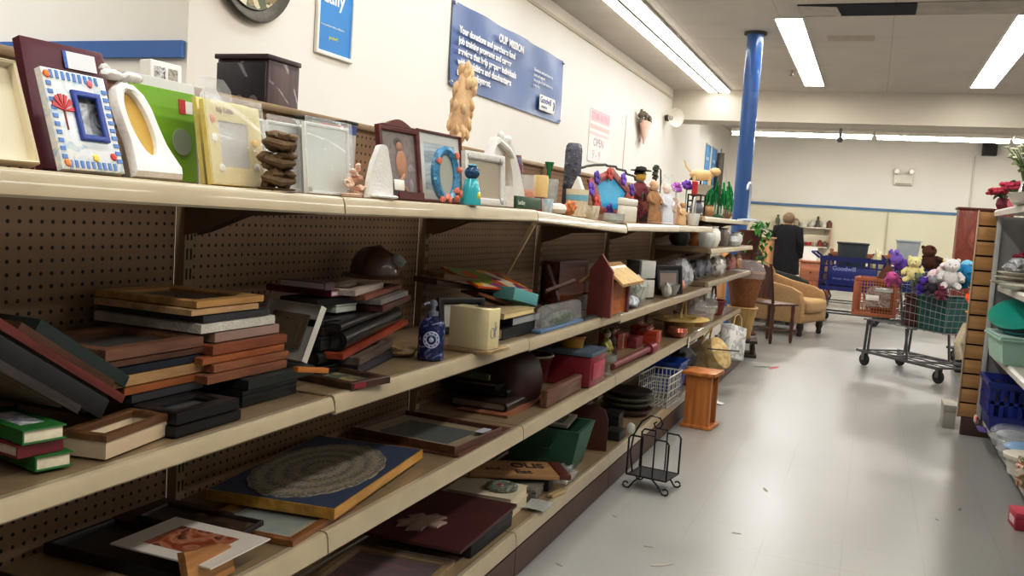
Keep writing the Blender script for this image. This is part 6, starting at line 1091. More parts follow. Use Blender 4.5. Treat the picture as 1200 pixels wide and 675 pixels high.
# the person in a dark coat
def person():
    bx, by = atY(921, 300, 16.7).x, 16.7
    r = thing('person', 'person in a long black coat with short fair hair, standing with their back turned', 'person', turn((bx, by, 0), 168))
    H = 1.56
    J = {'pel': (0, 0, .86), 'sp': (0, .01, 1.02), 'ch': (0, .02, 1.2), 'nk': (0, .03, 1.34), 'hd0': (0, .0, 1.40), 'hd1': (0, -.015, 1.47), 'hd2': (0, -.01, 1.53),
         'sl': (.17, .02, 1.29), 'el': (.26, .04, 1.06), 'wl': (.20, -.16, .98), 'hl': (.17, -.23, .99), 'sr': (-.17, .02, 1.29), 'er': (-.23, .03, 1.04), 'wr': (-.22, -.04, .82), 'hr': (-.22, -.06, .75),
         'pl': (.09, 0, .82), 'kl': (.1, -.02, .46), 'al': (.1, .03, .08), 'tl': (.11, -.12, .03), 'pr': (-.09, 0, .82), 'kr': (-.1, -.03, .46), 'ar': (-.1, .02, .08), 'tr': (-.11, -.13, .03)}
    RD = dict(pel=.14, sp=.125, ch=.135, nk=.055, hd0=.055, hd1=.085, hd2=.07, sl=.065, el=.045, wl=.032, hl=.03, sr=.065, er=.045, wr=.032, hr=.03, pl=.09, kl=.06, al=.04, tl=.035, pr=.09, kr=.06, ar=.04, tr=.035)
    E_ = [('pel', 'sp'), ('sp', 'ch'), ('ch', 'nk'), ('nk', 'hd0'), ('hd0', 'hd1'), ('hd1', 'hd2'), ('ch', 'sl'), ('sl', 'el'), ('el', 'wl'), ('wl', 'hl'), ('ch', 'sr'), ('sr', 'er'), ('er', 'wr'), ('wr', 'hr'), ('pel', 'pl'), ('pl', 'kl'), ('kl', 'al'), ('al', 'tl'), ('pel', 'pr'), ('pr', 'kr'), ('kr', 'ar'), ('ar', 'tr')]
    rad = dict(RD); pos = dict(J); ed = list(E_)
    for sd, hx, w0, pal in (('l', 'hl', 'wl', V((-.35, -.9, .05))), ('r', 'hr', 'wr', V((0, -.25, -1)))):
        c = V(J[hx]); pal.normalize(); lat_ = pal.cross(V((0, 0, 1)) if sd == 'l' else V((1, 0, 0))).normalized()
        for f, (o_, ln) in enumerate(((-.027, .07), (-.009, .08), (.009, .076), (.026, .06))):
            a, b = 'f%s%da' % (sd, f), 'f%s%db' % (sd, f); pos[a] = c + lat_ * o_ + pal * (.03 + ln * .5); pos[b] = c + lat_ * o_ * 1.1 + pal * (.03 + ln) + V((0, .008, -.012)); rad[a] = .0095; rad[b] = .008; ed += [(hx, a), (a, b)]
        a, b = 't%sa' % sd, 't%sb' % sd; pos[a] = c - lat_ * .04 + pal * .015; pos[b] = c - lat_ * .05 + pal * .05; rad[a] = .011; rad[b] = .009; ed += [(hx, a), (a, b)]
    keys = list(pos); me = bpy.data.meshes.new('body'); me.from_pydata([tuple(pos[q]) for q in keys], [(keys.index(a), keys.index(b)) for a, b in ed], [])
    o = bpy.data.objects.new('body', me); COL.objects.link(o); sk = o.modifiers.new('s', 'SKIN'); o.modifiers.new('u', 'SUBSURF').levels = 2
    me.skin_vertices[0].data[keys.index('pel')].use_root = True
    for i, q in enumerate(keys): me.skin_vertices[0].data[i].radius = (rad[q], rad[q])
    dg = bpy.context.evaluated_depsgraph_get(); m2 = bpy.data.meshes.new_from_object(o.evaluated_get(dg)); bpy.data.objects.remove(o)
    m2.name = 'body'; b = bpy.data.objects.new('body', m2); COL.objects.link(b); b.parent = r; m2.materials.clear(); m2.materials.append(M('d6a98c', .6, .06))
    for p in m2.polygons: p.use_smooth = True
    k = MB(); k.ball((.03, -.088, 1.475), (.011, .008, .009), 1); k.ball((-.03, -.088, 1.475), (.011, .008, .009), 1); k.build('eyes', M('e8e4e0', .3, .05), b); MB().ball((0, -.105, 1.452), (.013, .02, .02), 2).build('nose', M('d6a98c', .6, .06), b); MB().ball((0, -.092, 1.418), (.024, .008, .006), 1).build('mouth', M('b0685e', .5, .1), b)
    k = MB()
    for s in (-1, 1): k.ball((s * .088, 0, 1.465), (.012, .02, .03), 1)
    k.build('ears', M('d6a98c', .6, .06), b)
    MB().ball((0, .022, 1.488), (.102, .104, .105), 3, amp=.12, fr=5, squash=.75).build('hair', M('8f7a60', .7, .25, 40), r)
    CO = M('15161c', .85, .25, 12); k = MB()
    k.loft([[V((cx + rx * math.cos(a), cyy + ry * math.sin(a) * (1 + .0), z)) for a in [2 * PI * i / 28 for i in range(28)]] for cx, cyy, rx, ry, z in ((0, .01, .25, .2, .52), (0, .01, .235, .19, .7), (0, .01, .215, .175, .9), (0, .015, .205, .165, 1.08), (0, .02, .205, .16, 1.2), (0, .025, .19, .14, 1.29), (0, .03, .12, .1, 1.345), (0, .03, .07, .07, 1.38))], False, False); k.build('coat', CO, r)
    for sd in 'lr': MB().tube([V((J['s' + sd][0] * .55, .025, 1.3)), V(J['s' + sd]) + V((0, 0, .005)), J['e' + sd], V(J['w' + sd])], [.085, .098, .075, .058], 14).build('sleeve', CO, r)
    for sd in 'lr': MB().tube([J['p' + sd], J['k' + sd], V(J['a' + sd]) + V((0, 0, .01))], [.12, .09, .075], 14).build('trouser_leg', M('1c2434', .8, .2), r)
    for sd in 'lr': t = V(J['t' + sd]); k = MB(); k.ball((t.x, -.04, .045), (.05, .14, .045), 2, squash=.9); k.build('shoe', BLACK, r)
    return r, V((bx, by, 0))
pr_, pp = person()
r = thing('shoulder_bag', 'dark shoulder bag with a pale blue strap hanging on the left arm of the person', 'bag', turn((pp.x - .50, pp.y - .04, .94), 0)); MB().box((-.1, -.06, 0), (.06, .06, .3), .03, seg=3).build('bag_body', M('20222c', .7, .2), r); MB().tube([(-.02, 0, .29), (.0, 0, .38), (.06, -.0, .42), (.1, 0, .38), (.04, 0, .29)], .012, 6).build('strap', M('8fa9b8', .6, .1), r)
MB().lathe([(.12, -.94), (.12, -.93), (.02, -.92), (.02, -.002)], 10, (0, .0, 0)).build('hook_stand', DKBROWN, r)
# back wall shelves with trinkets
for z, nm, x0, x1 in ((1.40, 'upper', -2.35, -.95), (.93, 'lower', -1.75, -1.02)):
    r = thing('wall_shelf', '%s narrow white shelf on the back wall behind the person' % nm, 'shelf', (0, YW - .013, z)); MB().box((x0, -.3, -.035), (x1, -.0, 0), .004).build('board', M('ded6c8', .5, .05), r)
    for t in (.12, .88): MB().prism([(0, 0), (-.24, 0), (0, -.16)], -.008, .008, m=Matrix.Translation((x0 + (x1 - x0) * t, 0, -.036)) @ Matrix.Rotation(PI / 2, 4, 'Y') @ Matrix.Rotation(PI / 2, 4, 'Z') if 0 else Matrix.Translation((x0 + (x1 - x0) * t, 0, -.036)) @ frm((0, 0, 0), (0, 1, 0), (0, 0, 1))).build('bracket', M('c9bfb0', .5, .05), r)
sp_ = thing('shelf_side_panel', 'pinkish wooden side panel closing the right end of the back wall shelves', 'side panel', (-.985, YW - .32, .935)); MB().box((0, 0, 0), (.02, .28, .42), .003).build('panel', M('c99a86', .5, .08), sp_)
TR = [('bowl', 'e8e4da', .12, .08), ('vase', '7d7f6a', .06, .2), ('jar', '8a5a40', .07, .15), ('teapot', 'd9d2c4', .1, .13), ('figure', '6a5a4a', .06, .22), ('cup', 'd0b060', .06, .09)]
def trinket(x, z, kind, c, rr, h, lb):
    pf = {'bowl': [(.5, 0), (.6, .05), (1, 1), (.92, 1), (.5, .2), (0, .15)], 'vase': [(.6, 0), (1, .35), (.8, .6), (.4, .8), (.6, 1), (.5, 1)], 'jar': [(.8, 0), (1, .2), (1, .7), (.6, .8), (.7, .85), (.3, .95), (.15, 1), (0, 1)], 'teapot': [(.6, 0), (1, .3), (.95, .6), (.5, .8), (.15, .88), (.2, 1), (0, 1)], 'figure': [(1, 0), (1, .08), (.7, .3), (.8, .55), (.4, .68), (.5, .8), (.4, .95), (0, 1)], 'cup': [(.8, 0), (1, .1), (1, 1), (.9, 1), (.85, .1), (0, .1)]}[kind]
    r = thing('trinket_' + kind, lb, 'ornament', (x, YW - .16, z + .0015), 'ornaments on the back wall shelves'); MB().lathe([(a * rr, b * h) for a, b in pf], 16).build('body', M(c, .4, .15), r)
    if kind in ('teapot', 'cup'): MB().tube([(rr * .9, 0, h * .3), (rr * 1.4, 0, h * .4), (rr * 1.35, 0, h * .65), (rr * .9, 0, h * .7)], rr * .1, 6).build('handle', M(c, .4, .15), r)
for i, (x, kd, c, lb) in enumerate(((-2.25, 'vase', '6f7a5a', 'green-grey vase at the left end of the upper back wall shelf'), (-2.0, 'cup', 'd6b45a', 'yellow cup on the upper back wall shelf left of the person'), (-1.8, 'jar', 'b9a98f', 'tan lidded jar on the upper back wall shelf just left of the person'), (-1.62, 'bowl', 'e9e6de', 'white bowl on the upper back wall shelf just right of the person'), (-1.44, 'teapot', 'd2d0c8', 'pale grey teapot in the middle of the upper back wall shelf'), (-1.29, 'figure', '5a544a', 'dark tall figure in the middle of the upper back wall shelf'), (-1.14, 'cup', 'e6e2da', 'white cup on the upper back wall shelf right of the dark figure'), (-1.02, 'jar', '7a5244', 'brown lidded jar at the right end of the upper back wall shelf'))):
    q = dict((t[0], t) for t in TR)[kd]; trinket(x, 1.40, kd, c, q[2], q[3] * 1.25, lb)
for i, (x, kd, c, lb) in enumerate(((-1.62, 'figure', '7f7a5a', 'olive figure at the left of the lower back wall shelf'), (-1.48, 'bowl', 'b8404a', 'red bowl on the lower back wall shelf'), (-1.33, 'cup', 'c9b6a6', 'beige cup on the lower back wall shelf'), (-1.2, 'jar', '9a4a40', 'rust red jar on the lower back wall shelf'), (-1.08, 'teapot', '8a6a5c', 'brown teapot at the right of the lower back wall shelf'))):
    q = dict((t[0], t) for t in TR)[kd]; trinket(x, .93, kd, c, q[2] * .8, q[3] * 1.1, lb)
# low cabinet and clothes rail behind the blue carts
p0 = atY(936, 330, 15.6); p1 = atY(953, 330, 15.6); r = thing('terracotta_side_table', 'reddish orange wooden cabinet right of the person, behind the armchairs', 'cabinet', (p0.x, 15.6, 0)); ww = p1.x - p0.x + .12; MB().box((0, 0, .05), (ww, .4, .78), .006).build('case', WOOD('9a5a3c', 'bb7a56', s=6, axis=2), r); MB().box((-.02, -.02, .7805), (ww + .02, .42, .81), .006).build('top', WOOD('a5684a', 'c08662', s=6, axis=0), r); MB().box((.02, .02, 0), (ww - .02, .38, .049)).build('plinth', DKBROWN, r)
dr = MB().box((.02, -.012, .5), (ww - .02, -.0005, .74), .003).build('drawer', WOOD('a5684a', 'c08662', s=6), r); MB().ball((ww / 2, -.022, .62), .014, 1).build('knob', BLACK, dr)
r = thing('white_paper_sheet', 'white sheet of paper propped on the cabinet right of the person', 'paper', frm((p0.x + .02, 15.75, .8115), (1, -.2, 0), (-.1, .15, 1))); MB().box((0, 0, 0), (.22, .22, .004)).build('sheet', WHITE, r)
p0 = atY(972, 300, 17.6); r = thing('wooden_headboard', 'low reddish brown wooden bench back behind the blue carts', 'bench', (p0.x, 17.6, 0)); MB().box((0, 0, 0), (.06, .06, 1.0), .005).build('post', WOOD('8a4f32', 'a96b48', s=6, axis=2), r); MB().box((.98, 0, 0), (1.04, .06, 1.0), .005).build('post', WOOD('8a4f32', 'a96b48', s=6, axis=2), r)
for z in (.85, .62): MB().box((.0605, .01, z), (.9795, .05, z + .1), .005).build('rail', WOOD('8a4f32', 'a96b48', s=6), r)
MB().box((.0, -.4, .38), (1.04, -.002, .42), .005).build('seat', WOOD('8a4f32', 'a96b48', s=6), r)
for x in (.03, 1.01): MB().box((x - .03, -.4, 0), (x + .03, -.35, .379), .004).build('leg', WOOD('8a4f32', 'a96b48', s=6, axis=2), r)
# red-brown wardrobe at the right
p0, p1 = atY(1122, 270, 17.0), atY(1158, 270, 17.0); zt2 = atY(1135, 243, 17.0).z; r = thing('red_brown_wardrobe', 'tall mottled red-brown wardrobe standing at the right end of the back wall stripe', 'wardrobe', (p0.x, 17.0, 0)); w = p1.x - p0.x + .35; RW = ART(['6e2a1c', '8f4430', '7a3322', 'a05a44'], 5, .35, stretch=(1, 1, .4))
MB().box((0, 0, .06), (w, .5, zt2 - .04), .004).build('case', RW, r); MB().box((-.03, -.03, zt2 - .0395), (w + .03, .52, zt2), .008).build('cornice', M('5f2418', .4, .15), r); MB().box((.02, .02, 0), (w - .02, .48, .059)).build('plinth', M('4a1c14', .5, .1), r)
for a, b in ((.01, w * .49), (w * .51, w - .01)):
    d_ = MB().box((a, -.02, .1), (b, -.0005, zt2 - .06), .005).build('door', RW, r); MB().box((a + (b - a) * .86, -.04, .9), (a + (b - a) * .9, -.0205, 1.15), .004).build('handle', M('d9c9b4', .3, .1), d_)
# ------------------------------------------------------------------ shopping carts
def wheel(par, x, y, rr=.06, mat=RUBBER):
    MB().lathe([(rr * .62, -.014), (rr * .95, -.014), (rr, -.008), (rr, .008), (rr * .95, .014), (rr * .62, .014)], 20, m=Matrix.Translation((x, y, rr)) @ Matrix.Rotation(PI / 2, 4, 'X')).build('wheel', mat, par)
def castor(r, x, y, zt, rr=.06):
    f = MB(); f.box((x - .02, y - .024, rr * .9), (x + .02, y - .02, zt)).box((x - .02, y + .02, rr * .9), (x + .02, y + .024, zt)).box((x - .022, y - .024, zt), (x + .022, y + .024, zt + .012)); o = f.build('castor_fork', STEEL, r)
    MB().lathe([(0, -.013), (rr * .6, -.013), (rr * .6, .013), (0, .013)], 16, m=Matrix.Translation((x, y, rr)) @ Matrix.Rotation(PI / 2, 4, 'X')).build('hub', STEEL, o); wheel(o, x, y, rr)
def wirecart(label, m, L_=1.06, W=.56, z0=.46, z1=.92, z2=.80, x0=.46, basket_=True):
    r = thing('shopping_cart', label, 'shopping cart', m); FR = M('6f7070', .35, .12, metal=.7)
    for x, y in ((.06, .06), (.06, W - .06), (L_ - .08, .1), (L_ - .08, W - .1)): castor(r, x, y, .13)
    k = MB(); 
    for y in (.03, W - .03): k.tube([(-.02, y, .145), (L_ - .02, y, .145)], .014, 8)
    for x in (0, .35, .7, L_ - .04): k.tube([(x, .03, .145), (x, W - .03, .145)], .01, 8)
    k.build('lower_frame', FR, r); k = MB()
    for y in (.03, W - .03): k.tube([(.08, y, .15), (.1, y, z0)], .013, 8); k.tube([(x0 + .1, y, z0), (x0, y, z1 + .04)], .011, 8); k.tube([(.13, y, .15), (.15, y, z0)], .011, 8); k.tube([(L_ * .62, y, .15), (L_ * .58, y, z0 - .02), (L_ * .7, y, z0)], .012, 8)
    k.build('uprights', FR, r); MB().cyl((x0, .01, z1 + .04), (x0, W - .01, z1 + .04), .014, n=10).build('handle', FR, r)
    k = MB()
    for i in range(9): y = .05 + (W - .1) * i / 8; k.tube([(.02, y, z0), (L_ - .02, y, z0)], .004, 5)
    for i in range(10): x = .02 + (L_ - .04) * i / 9; k.tube([(x, .04, z0 - .005), (x, W - .04, z0 - .005)], .004, 5)
    k.build('platform', FR, r)
    k = MB(); n = 6
    for i in range(n + 1):
        t = i / n; za, zb = z0 + (z1 - z0) * t, z0 + (z2 - z0) * t; wd = .02 * t; R_ = .0075 if i == n else .0035
        k.tube([(x0, .03 - wd, za), (L_ + .04 * t, .03 - wd, zb), (L_ + .04 * t, W - .03 + wd, zb), (x0, W - .03 + wd, za)], R_, 5, True)
    k.build('basket_wires', CHROME if 0 else M('8d8f8f', .35, .1, metal=.6), r); k = MB()
    for i in range(11):
        t = i / 10; x = x0 + (L_ - x0) * t; zt = z1 + (z2 - z1) * t
        for y, s in ((.03, -1), (W - .03, 1)): k.tube([(x, y, z0), (x + .04 * t, y + s * .02, zt)], .003, 5)
    for i in range(8):
        y = .04 + (W - .08) * i / 7; k.tube([(L_, y, z0), (L_ + .04, y, z2)], .003, 5)
    k.build('basket_uprights', M('8d8f8f', .35, .1, metal=.6), r); k = MB()
    for x in (.2, .5, .8): k.tube([(x, .03, .15), (x, W - .03, .15)], .006, 6)
    for y in (.15, .28, .41): k.tube([(.02, y, .15), (L_ - .05, y, .15)], .005, 6)
    k.build('lower_rack', FR, r); return r
P1, P2 = on(1012, 428, 0), on(1115, 455, 0); U1 = (P2 - P1).normalized(); V1 = V((-U1.y, U1.x, 0)); CM = frm(P1 - U1 * .06 - V1 * .06, U1, V1)
wirecart('grey wire shopping cart piled with soft toys in the middle of the aisle', CM)
CI = CM.inverted()
# crate on the near end of the cart, square to the aisle
cA, cB = atY(999, 350, 9.78), atY(1051, 350, 9.74); z0c, z1c = .478, atY(1000, 324, 9.78).z; cw = (cB - cA).length; Uc = V((cB.x - cA.x, cB.y - cA.y, 0)).normalized()
r = thing('terracotta_crate', 'terracotta plastic crate with a meshed front panel on the near end of the toy cart', 'crate', frm((cA.x, cA.y, z0c), Uc, V((-Uc.y, Uc.x, 0)))); TC = M('b06a48', .5, .1, 8); hc = z1c - z0c; dc = .40; e = .035
k = MB()
for a, b in (((0, 0, 0), (cw, e * .6, e)), ((0, 0, hc - e), (cw, e * .6, hc)), ((0, 0, e), (e, e * .6, hc - e)), ((cw - e, 0, e), (cw, e * .6, hc - e)), ((0, dc - e * .6, 0), (cw, dc, e)), ((0, dc - e * .6, hc - e), (cw, dc, hc)), ((0, dc - e * .6, e), (e, dc, hc - e)), ((cw - e, dc - e * .6, e), (cw, dc, hc - e))): k.box(a, b, .004)
for x in (0, cw - e * .6):
    k.box((x, e * .6, 0), (x + e * .6, dc - e * .6, e), .004); k.box((x, e * .6, hc - e), (x + e * .6, dc - e * .6, hc), .004)
k.build('crate_frame', TC, r); MB().box((.01, .01, .004), (cw - .01, dc - .01, .014)).build('crate_floor', TC, r)
k = MB(); n = 13
for i in range(n):
    x = e + (cw - 2 * e) * (i + .5) / n; k.box((x - .004, .004, e), (x + .004, .01, hc - e))
for i in range(9):
    z = e + (hc - 2 * e) * (i + .5) / 9; k.box((e, .003, z - .004), (cw - e, .011, z + .004))
k.build('front_mesh', TC, r)
for x in (.004, cw - .012):
    k = MB()
    for i in range(10): y = e + (dc - 2 * e) * (i + .5) / 10; k.box((x, y - .004, e), (x + .008, y + .004, hc - e))
    for i in range(9): z = e + (hc - 2 * e) * (i + .5) / 9; k.box((x - .001, e * .6, z - .004), (x + .009, dc - e * .6, z + .004))
    k.build('side_mesh', TC, r)
k = MB(); k.prism([(.1, .1), (cw - .06, .1), (cw - .06, hc - .09), (cw * .5, hc - .07), (.14, hc - .1)], -.002, .001, m=Matrix.Translation((0, .001, 0)) @ Matrix.Rotation(PI / 2, 4, 'X')); k.build('printed_panel', ART(['9a8a80', 'b8a498', '7d5a4a', 'c9bdb4'], 18, .3), r); MB().box((cw * .3, -.006, hc * .42), (cw * .6, -.0035, hc * .56), .001).build('white_label', WHITE, r); MB().box((cw * .5, -.007, hc * .66), (cw * .9, -.004, hc * .76), .002).build('plastic_glint', M('e6e6e4', .15, .1, metal=.5), r)  # bright metallic strip stands in for a glint on clear plastic
cM = frm((cA.x, cA.y, z0c), Uc, V((-Uc.y, Uc.x, 0)))
r = thing('brown_cloth_tote', 'brown cloth tote bag sticking up from the terracotta crate', 'bag', cM @ Matrix.Translation((cw * .42, .09, .016))); k = MB(); k.loft([rect(0, 0, .2, .16, 0), rect(-.0, -.0, .2, .16, .3), rect(.05, .04, .18, .12, .43), rect(.1, .07, .14, .1, .5)]); k.build('bag_body', M('6e4130', .8, .2, 14), r); MB().tube([(.11, .085, .49), (.1, .085, .56), (.14, .085, .56), (.135, .085, .49)], .008, 6).build('handle', M('6e4130', .8, .2, 14), r)
def incart(x, y, z): return CM @ V((x, y, z))
r = thing('teal_storage_bin', 'dark teal plastic bin standing inside the wire cart', 'bin', CM @ Matrix.Translation((.66, .08, .466))); k = MB(); k.loft([rect(.01, .01, .33, .39, 0), rect(0, 0, .34, .40, .30)], True, False); k.loft([rect(0, 0, .34, .4, .3), rect(.012, .012, .328, .388, .3), rect(.02, .02, .32, .38, .02)], False, True); k.build('bin_body', M('1f5a56', .45, .12, 6), r); MB().loft([rect(-.012, -.012, .352, .412, .285), rect(-.012, -.012, .352, .412, .302), rect(.012, .012, .328, .388, .302)], False, False).build('rim', M('256a64', .45, .1), r)
r = thing('dark_red_blanket', 'dark red folded blanket in the wire cart left of the teal bin', 'blanket', CM @ Matrix.Translation((.50, .06, .466)))
for i in range(5): MB().box((.0, 0, .062 * i), (.14, .42, .062 * i + .06), .02, seg=3).build('fold', M('5a2a2a', .85, .15, 20), r)
# soft toys
def plush(label, x, y, z, s, c, c2=None, yaw=0, tilt=0, ears='round', name='plush_toy', limbs=True):
    m = Matrix.Translation(incart(x, y, z)) @ Matrix.Rotation(math.radians(yaw), 4, 'Z') @ Matrix.Rotation(math.radians(tilt), 4, 'Y')
    r = thing(name, label, 'soft toy', m, 'soft toys piled on the wire cart'); A_, B_ = M(c, .95, .14, 40, bump=.8), M(c2 or c, .95, .14, 40, bump=.8)
    MB().ball((0, 0, .75 * s), (.62 * s, .66 * s, .75 * s), 2, amp=.15).build('body', A_, r)
    MB().ball((.12 * s, 0, 1.75 * s), (.55 * s, .58 * s, .52 * s), 3, amp=.06).build('head', B_, r)
    for sy in (-1, 1):
        if ears == 'long': MB().tube([(.0, sy * .3 * s, 2.1 * s), (-.1 * s, sy * .5 * s, 2.5 * s), (.0, sy * .75 * s, 2.4 * s)], [.14 * s, .2 * s, .1 * s], 8).build('ear', B_, r)
        else: MB().ball((0, sy * .42 * s, 2.15 * s), (.14 * s, .2 * s, .2 * s), 1).build('ear', B_, r)
        if limbs: MB().tube([(.1 * s, sy * .5 * s, 1.15 * s), (.4 * s, sy * .8 * s, .85 * s), (.55 * s, sy * .75 * s, .6 * s)], [.24 * s, .22 * s, .2 * s], 8).build('arm', A_, r); MB().tube([(.2 * s, sy * .35 * s, .3 * s), (.7 * s, sy * .5 * s, .18 * s), (.95 * s, sy * .5 * s, .25 * s)], [.28 * s, .26 * s, .24 * s], 8).build('leg', A_, r)
        MB().ball((.6 * s, sy * .2 * s, 1.85 * s), .055 * s, 1).build('eye', BLACK, r)
    MB().ball((.62 * s, 0, 1.62 * s), (.16 * s, .2 * s, .15 * s), 2).build('muzzle', B_, r); MB().ball((.76 * s, 0, 1.66 * s), .05 * s, 1).build('nose', BLACK, r); return r
FY = math.degrees(math.atan2(-1, -.05)) 
zb = .86
plush('purple soft toy with lilac arms lying at the left of the toy pile', .46, .14, zb + .10, 0.104, '6a4aa8', '8a6ac4', FY - 60, 45, 'long')
plush('bright pink soft toy hanging over the left edge of the toy pile', .40, .03, zb + .02, 0.079, 'd96ab0', 'd96ab0', FY - 10, 70)
plush('brown soft toy bear whose round head tops the left of the pile', .52, .34, zb + .13, 0.110, '4f2c1c', '5d3622', FY + 150, -25)
plush('cream teddy bear facing forward in the middle of the toy pile', .60, .06, zb + .02, 0.104, 'd9cf9a', 'e2d9a8', FY - 10)
plush('light blue soft toy lying at the top of the pile', .66, .34, zb + .14, 0.122, '79b6d6', '86c2de', FY + 70, 72)
plush('deep turquoise soft toy sprawled along the top right of the pile', .84, .32, zb + .13, 0.134, '0f78a8', '1a86b5', FY + 30, 85)
plush('pale pink and white soft toy with a long arm in the middle of the pile', .76, .10, zb + .05, 0.104, 'e3cfd2', 'ecdcdd', FY + 40, 55, 'long')
plush('yellow soft toy peeking out between the turquoise and the white ones', .88, .18, zb + .06, 0.085, 'e0bd35', 'e6c84a', FY, 0)
plush('white and grey soft toy cat with a round face at the right of the pile', 1.00, .10, zb + .0, 0.116, 'c9c8c8', 'dcdbda', FY + 5, 0)
plush('grey-green soft toy half buried at the front of the pile', .74, -.0, zb - .03, 0.073, '5d6654', '6f7864', FY, 30)
plush('dark purple soft toy hanging over the front edge of the wire cart', .82, -.02, zb - .06, 0.067, '4a2f8f', '55389c', FY, 20)
plush('black and white soft toy at the front of the pile beside the cat', .92, -.01, zb - .06, 0.073, '35343a', '8f8e92', FY, 10)
plush('small maroon soft toy wedged under the white cat', 1.02, -.0, zb - .1, 0.061, '6d2f42', '7d3a4e', FY, 0)
# second cart behind with boxes, right edge
P3 = V((.92, 9.35, 0)); CM2 = frm(P3, V((.30, .95, 0)), V((-.95, .30, 0))); wirecart('second grey shopping cart standing behind the toy cart by the slatted post', frm(V((.85, 10.75, 0)), V((.9, -.44, 0)), V((.44, .9, 0))), L_=.95, W=.5)
r = thing('orange_yellow_doll', 'orange haired doll with a yellow collar and purple scarf against the slatted post', 'doll', turn((.895, 8.30, .0), -95)); 
MB().lathe([(.1, 0), (.12, .3), (.13, .52), (.1, .64), (.05, .7)], 16).build('body', M('b9b09a', .9, .12, 30), r); MB().ball((0, 0, .79), (.09, .09, .1), 2).build('head', M('e0b89a', .7), r); MB().ball((-.01, 0, .83), (.125, .13, .1), 3, amp=.5, fr=5).build('hair', M('d9541f', .8, .2), r); MB().lathe([(.05, .69), (.13, .7), (.14, .715), (.05, .72)], 14).build('collar', M('e3b53a', .7, .1), r); MB().tube([(.1, .0, .68), (.14, -.01, .5), (.15, -.02, .35)], [.03, .035, .02], 8).build('scarf', M('4a2fa0', .7, .1), r)
for s in (-1, 1): MB().tube([(0, s * .1, .6), (.06, s * .16, .45), (.08, s * .14, .32)], [.045, .04, .03], 8).build('arm', M('b9b09a', .9, .12, 30), r)
caseb(turn((.87, 8.55, 0), 8), 'cream cardboard carton on the floor behind the slatted post', .2, .3, .34, M('cdbb9a', .7, .08), M('d9c9aa', .7, .06), name='carton'); r = thing('black_tall_bin', 'tall black bin on the floor left of the cream carton behind the cart', 'bin', (.80, 9.30, 0)); r.location = (1.0, 9.98, 0); k = MB(); k.loft([rect(-.13, -.1, .13, .1, 0), rect(-.15, -.12, .15, .12, .5)], True, False); k.loft([rect(-.15, -.12, .15, .12, .5), rect(-.135, -.105, .135, .105, .5), rect(-.12, -.09, .12, .09, .02)], False, True); k.build('bin_body', M('1a1a1c', .5, .15), r)
# two blue carts at the back
BLP = M('1a2468', .4, .15, 5, coat=.2)
def bluecart(label, m, grp=None):
    r = thing('blue_shopping_cart', label, 'shopping cart', m); L_, W = .85, .52; k = MB(); z0, z1 = .5, .92
    for s in (0, 1):
        y = s * W; n = 9
        for i in range(5): z = z0 + (z1 - z0) * i / 4; k.box((-.02 * i / 4, y - .008, z - (.03 if i in (0, 4) else .012)), (L_, y + .008, z + (.03 if i in (0, 4) else .012)))
        for i in range(n): x = L_ * i / (n - 1); k.box((x - .014, y - .007, z0), (x + .014, y + .007, z1))
    for x in (0, L_):
        for i in range(7): y = W * i / 6; k.box((x - .007, y - .014, z0), (x + .007, y + .014, z1))
        for z in (z0, (z0 + z1) / 2, z1): k.box((x - .008, 0, z - .025), (x + .008, W, z + .025))
    k.box((.01, .01, z0 - .01), (L_ - .01, W - .01, z0 + .005)); k.build('plastic_basket', BLP, r)
    MB().box((.12, -.012, z0 + .05), (L_ - .1, -.0085, z0 + .30), .002).build('side_panel', M('1f2b74', .4, .1, 5), r)
    lettering(r, 'Goodwill', .085, (.16, z0 + .26, .0125), M('8f9ac4', .5), m=frm((0, 0, 0), (1, 0, 0), (0, 0, 1)), bold=.002); lettering(r, 'donate. shop. hire.', .045, (.17, z0 + .13, .0125), M('8f9ac4', .5), m=frm((0, 0, 0), (1, 0, 0), (0, 0, 1)))
    FR = M('56585a', .35, .15, metal=.6)
    for x, y in ((.06, .05), (.06, W - .05), (L_ - .08, .08), (L_ - .08, W - .08)): castor(r, x, y, .13)
    k = MB()
    for y in (.03, W - .03): k.tube([(0, y, .145), (L_, y, .145)], .013, 7); k.tube([(.05, y, .15), (.12, y, .36), (.05, y, .48)], .012, 7); k.tube([(L_ - .15, y, .15), (L_ - .25, y, .48)], .012, 7); k.tube([(.02, y, .3), (L_ - .1, y, .3)], .008, 6)
    for x in (0, .4, L_ - .02): k.tube([(x, .03, .145), (x, W - .03, .145)], .009, 7)
    k.build('frame', FR, r); k = MB(); k.tube([(-.03, .02, z1), (-.14, .03, z1 + .08), (-.14, W - .03, z1 + .08), (-.03, W - .02, z1)], .015, 8); k.build('handle', BLP, r); return r
q1 = on(966, 378, 0); bluecart('blue plastic shopping cart with white lettering, nearest of the pair behind the armchair', turn((q1.x - .12, q1.y + .05, 0), -4))
q2 = on(1003, 378, 0); bluecart('blue plastic shopping cart half hidden behind the terracotta crate', turn((q2.x + .28, q2.y + .55, 0), -12))
bx, by = q1.x - .12, q1.y + .05
def top_item(lb, name, cat, x, y, z, build):
    r = thing(name, lb, cat, turn((x, y, z), rnd.uniform(-15, 15))); build(r); return r
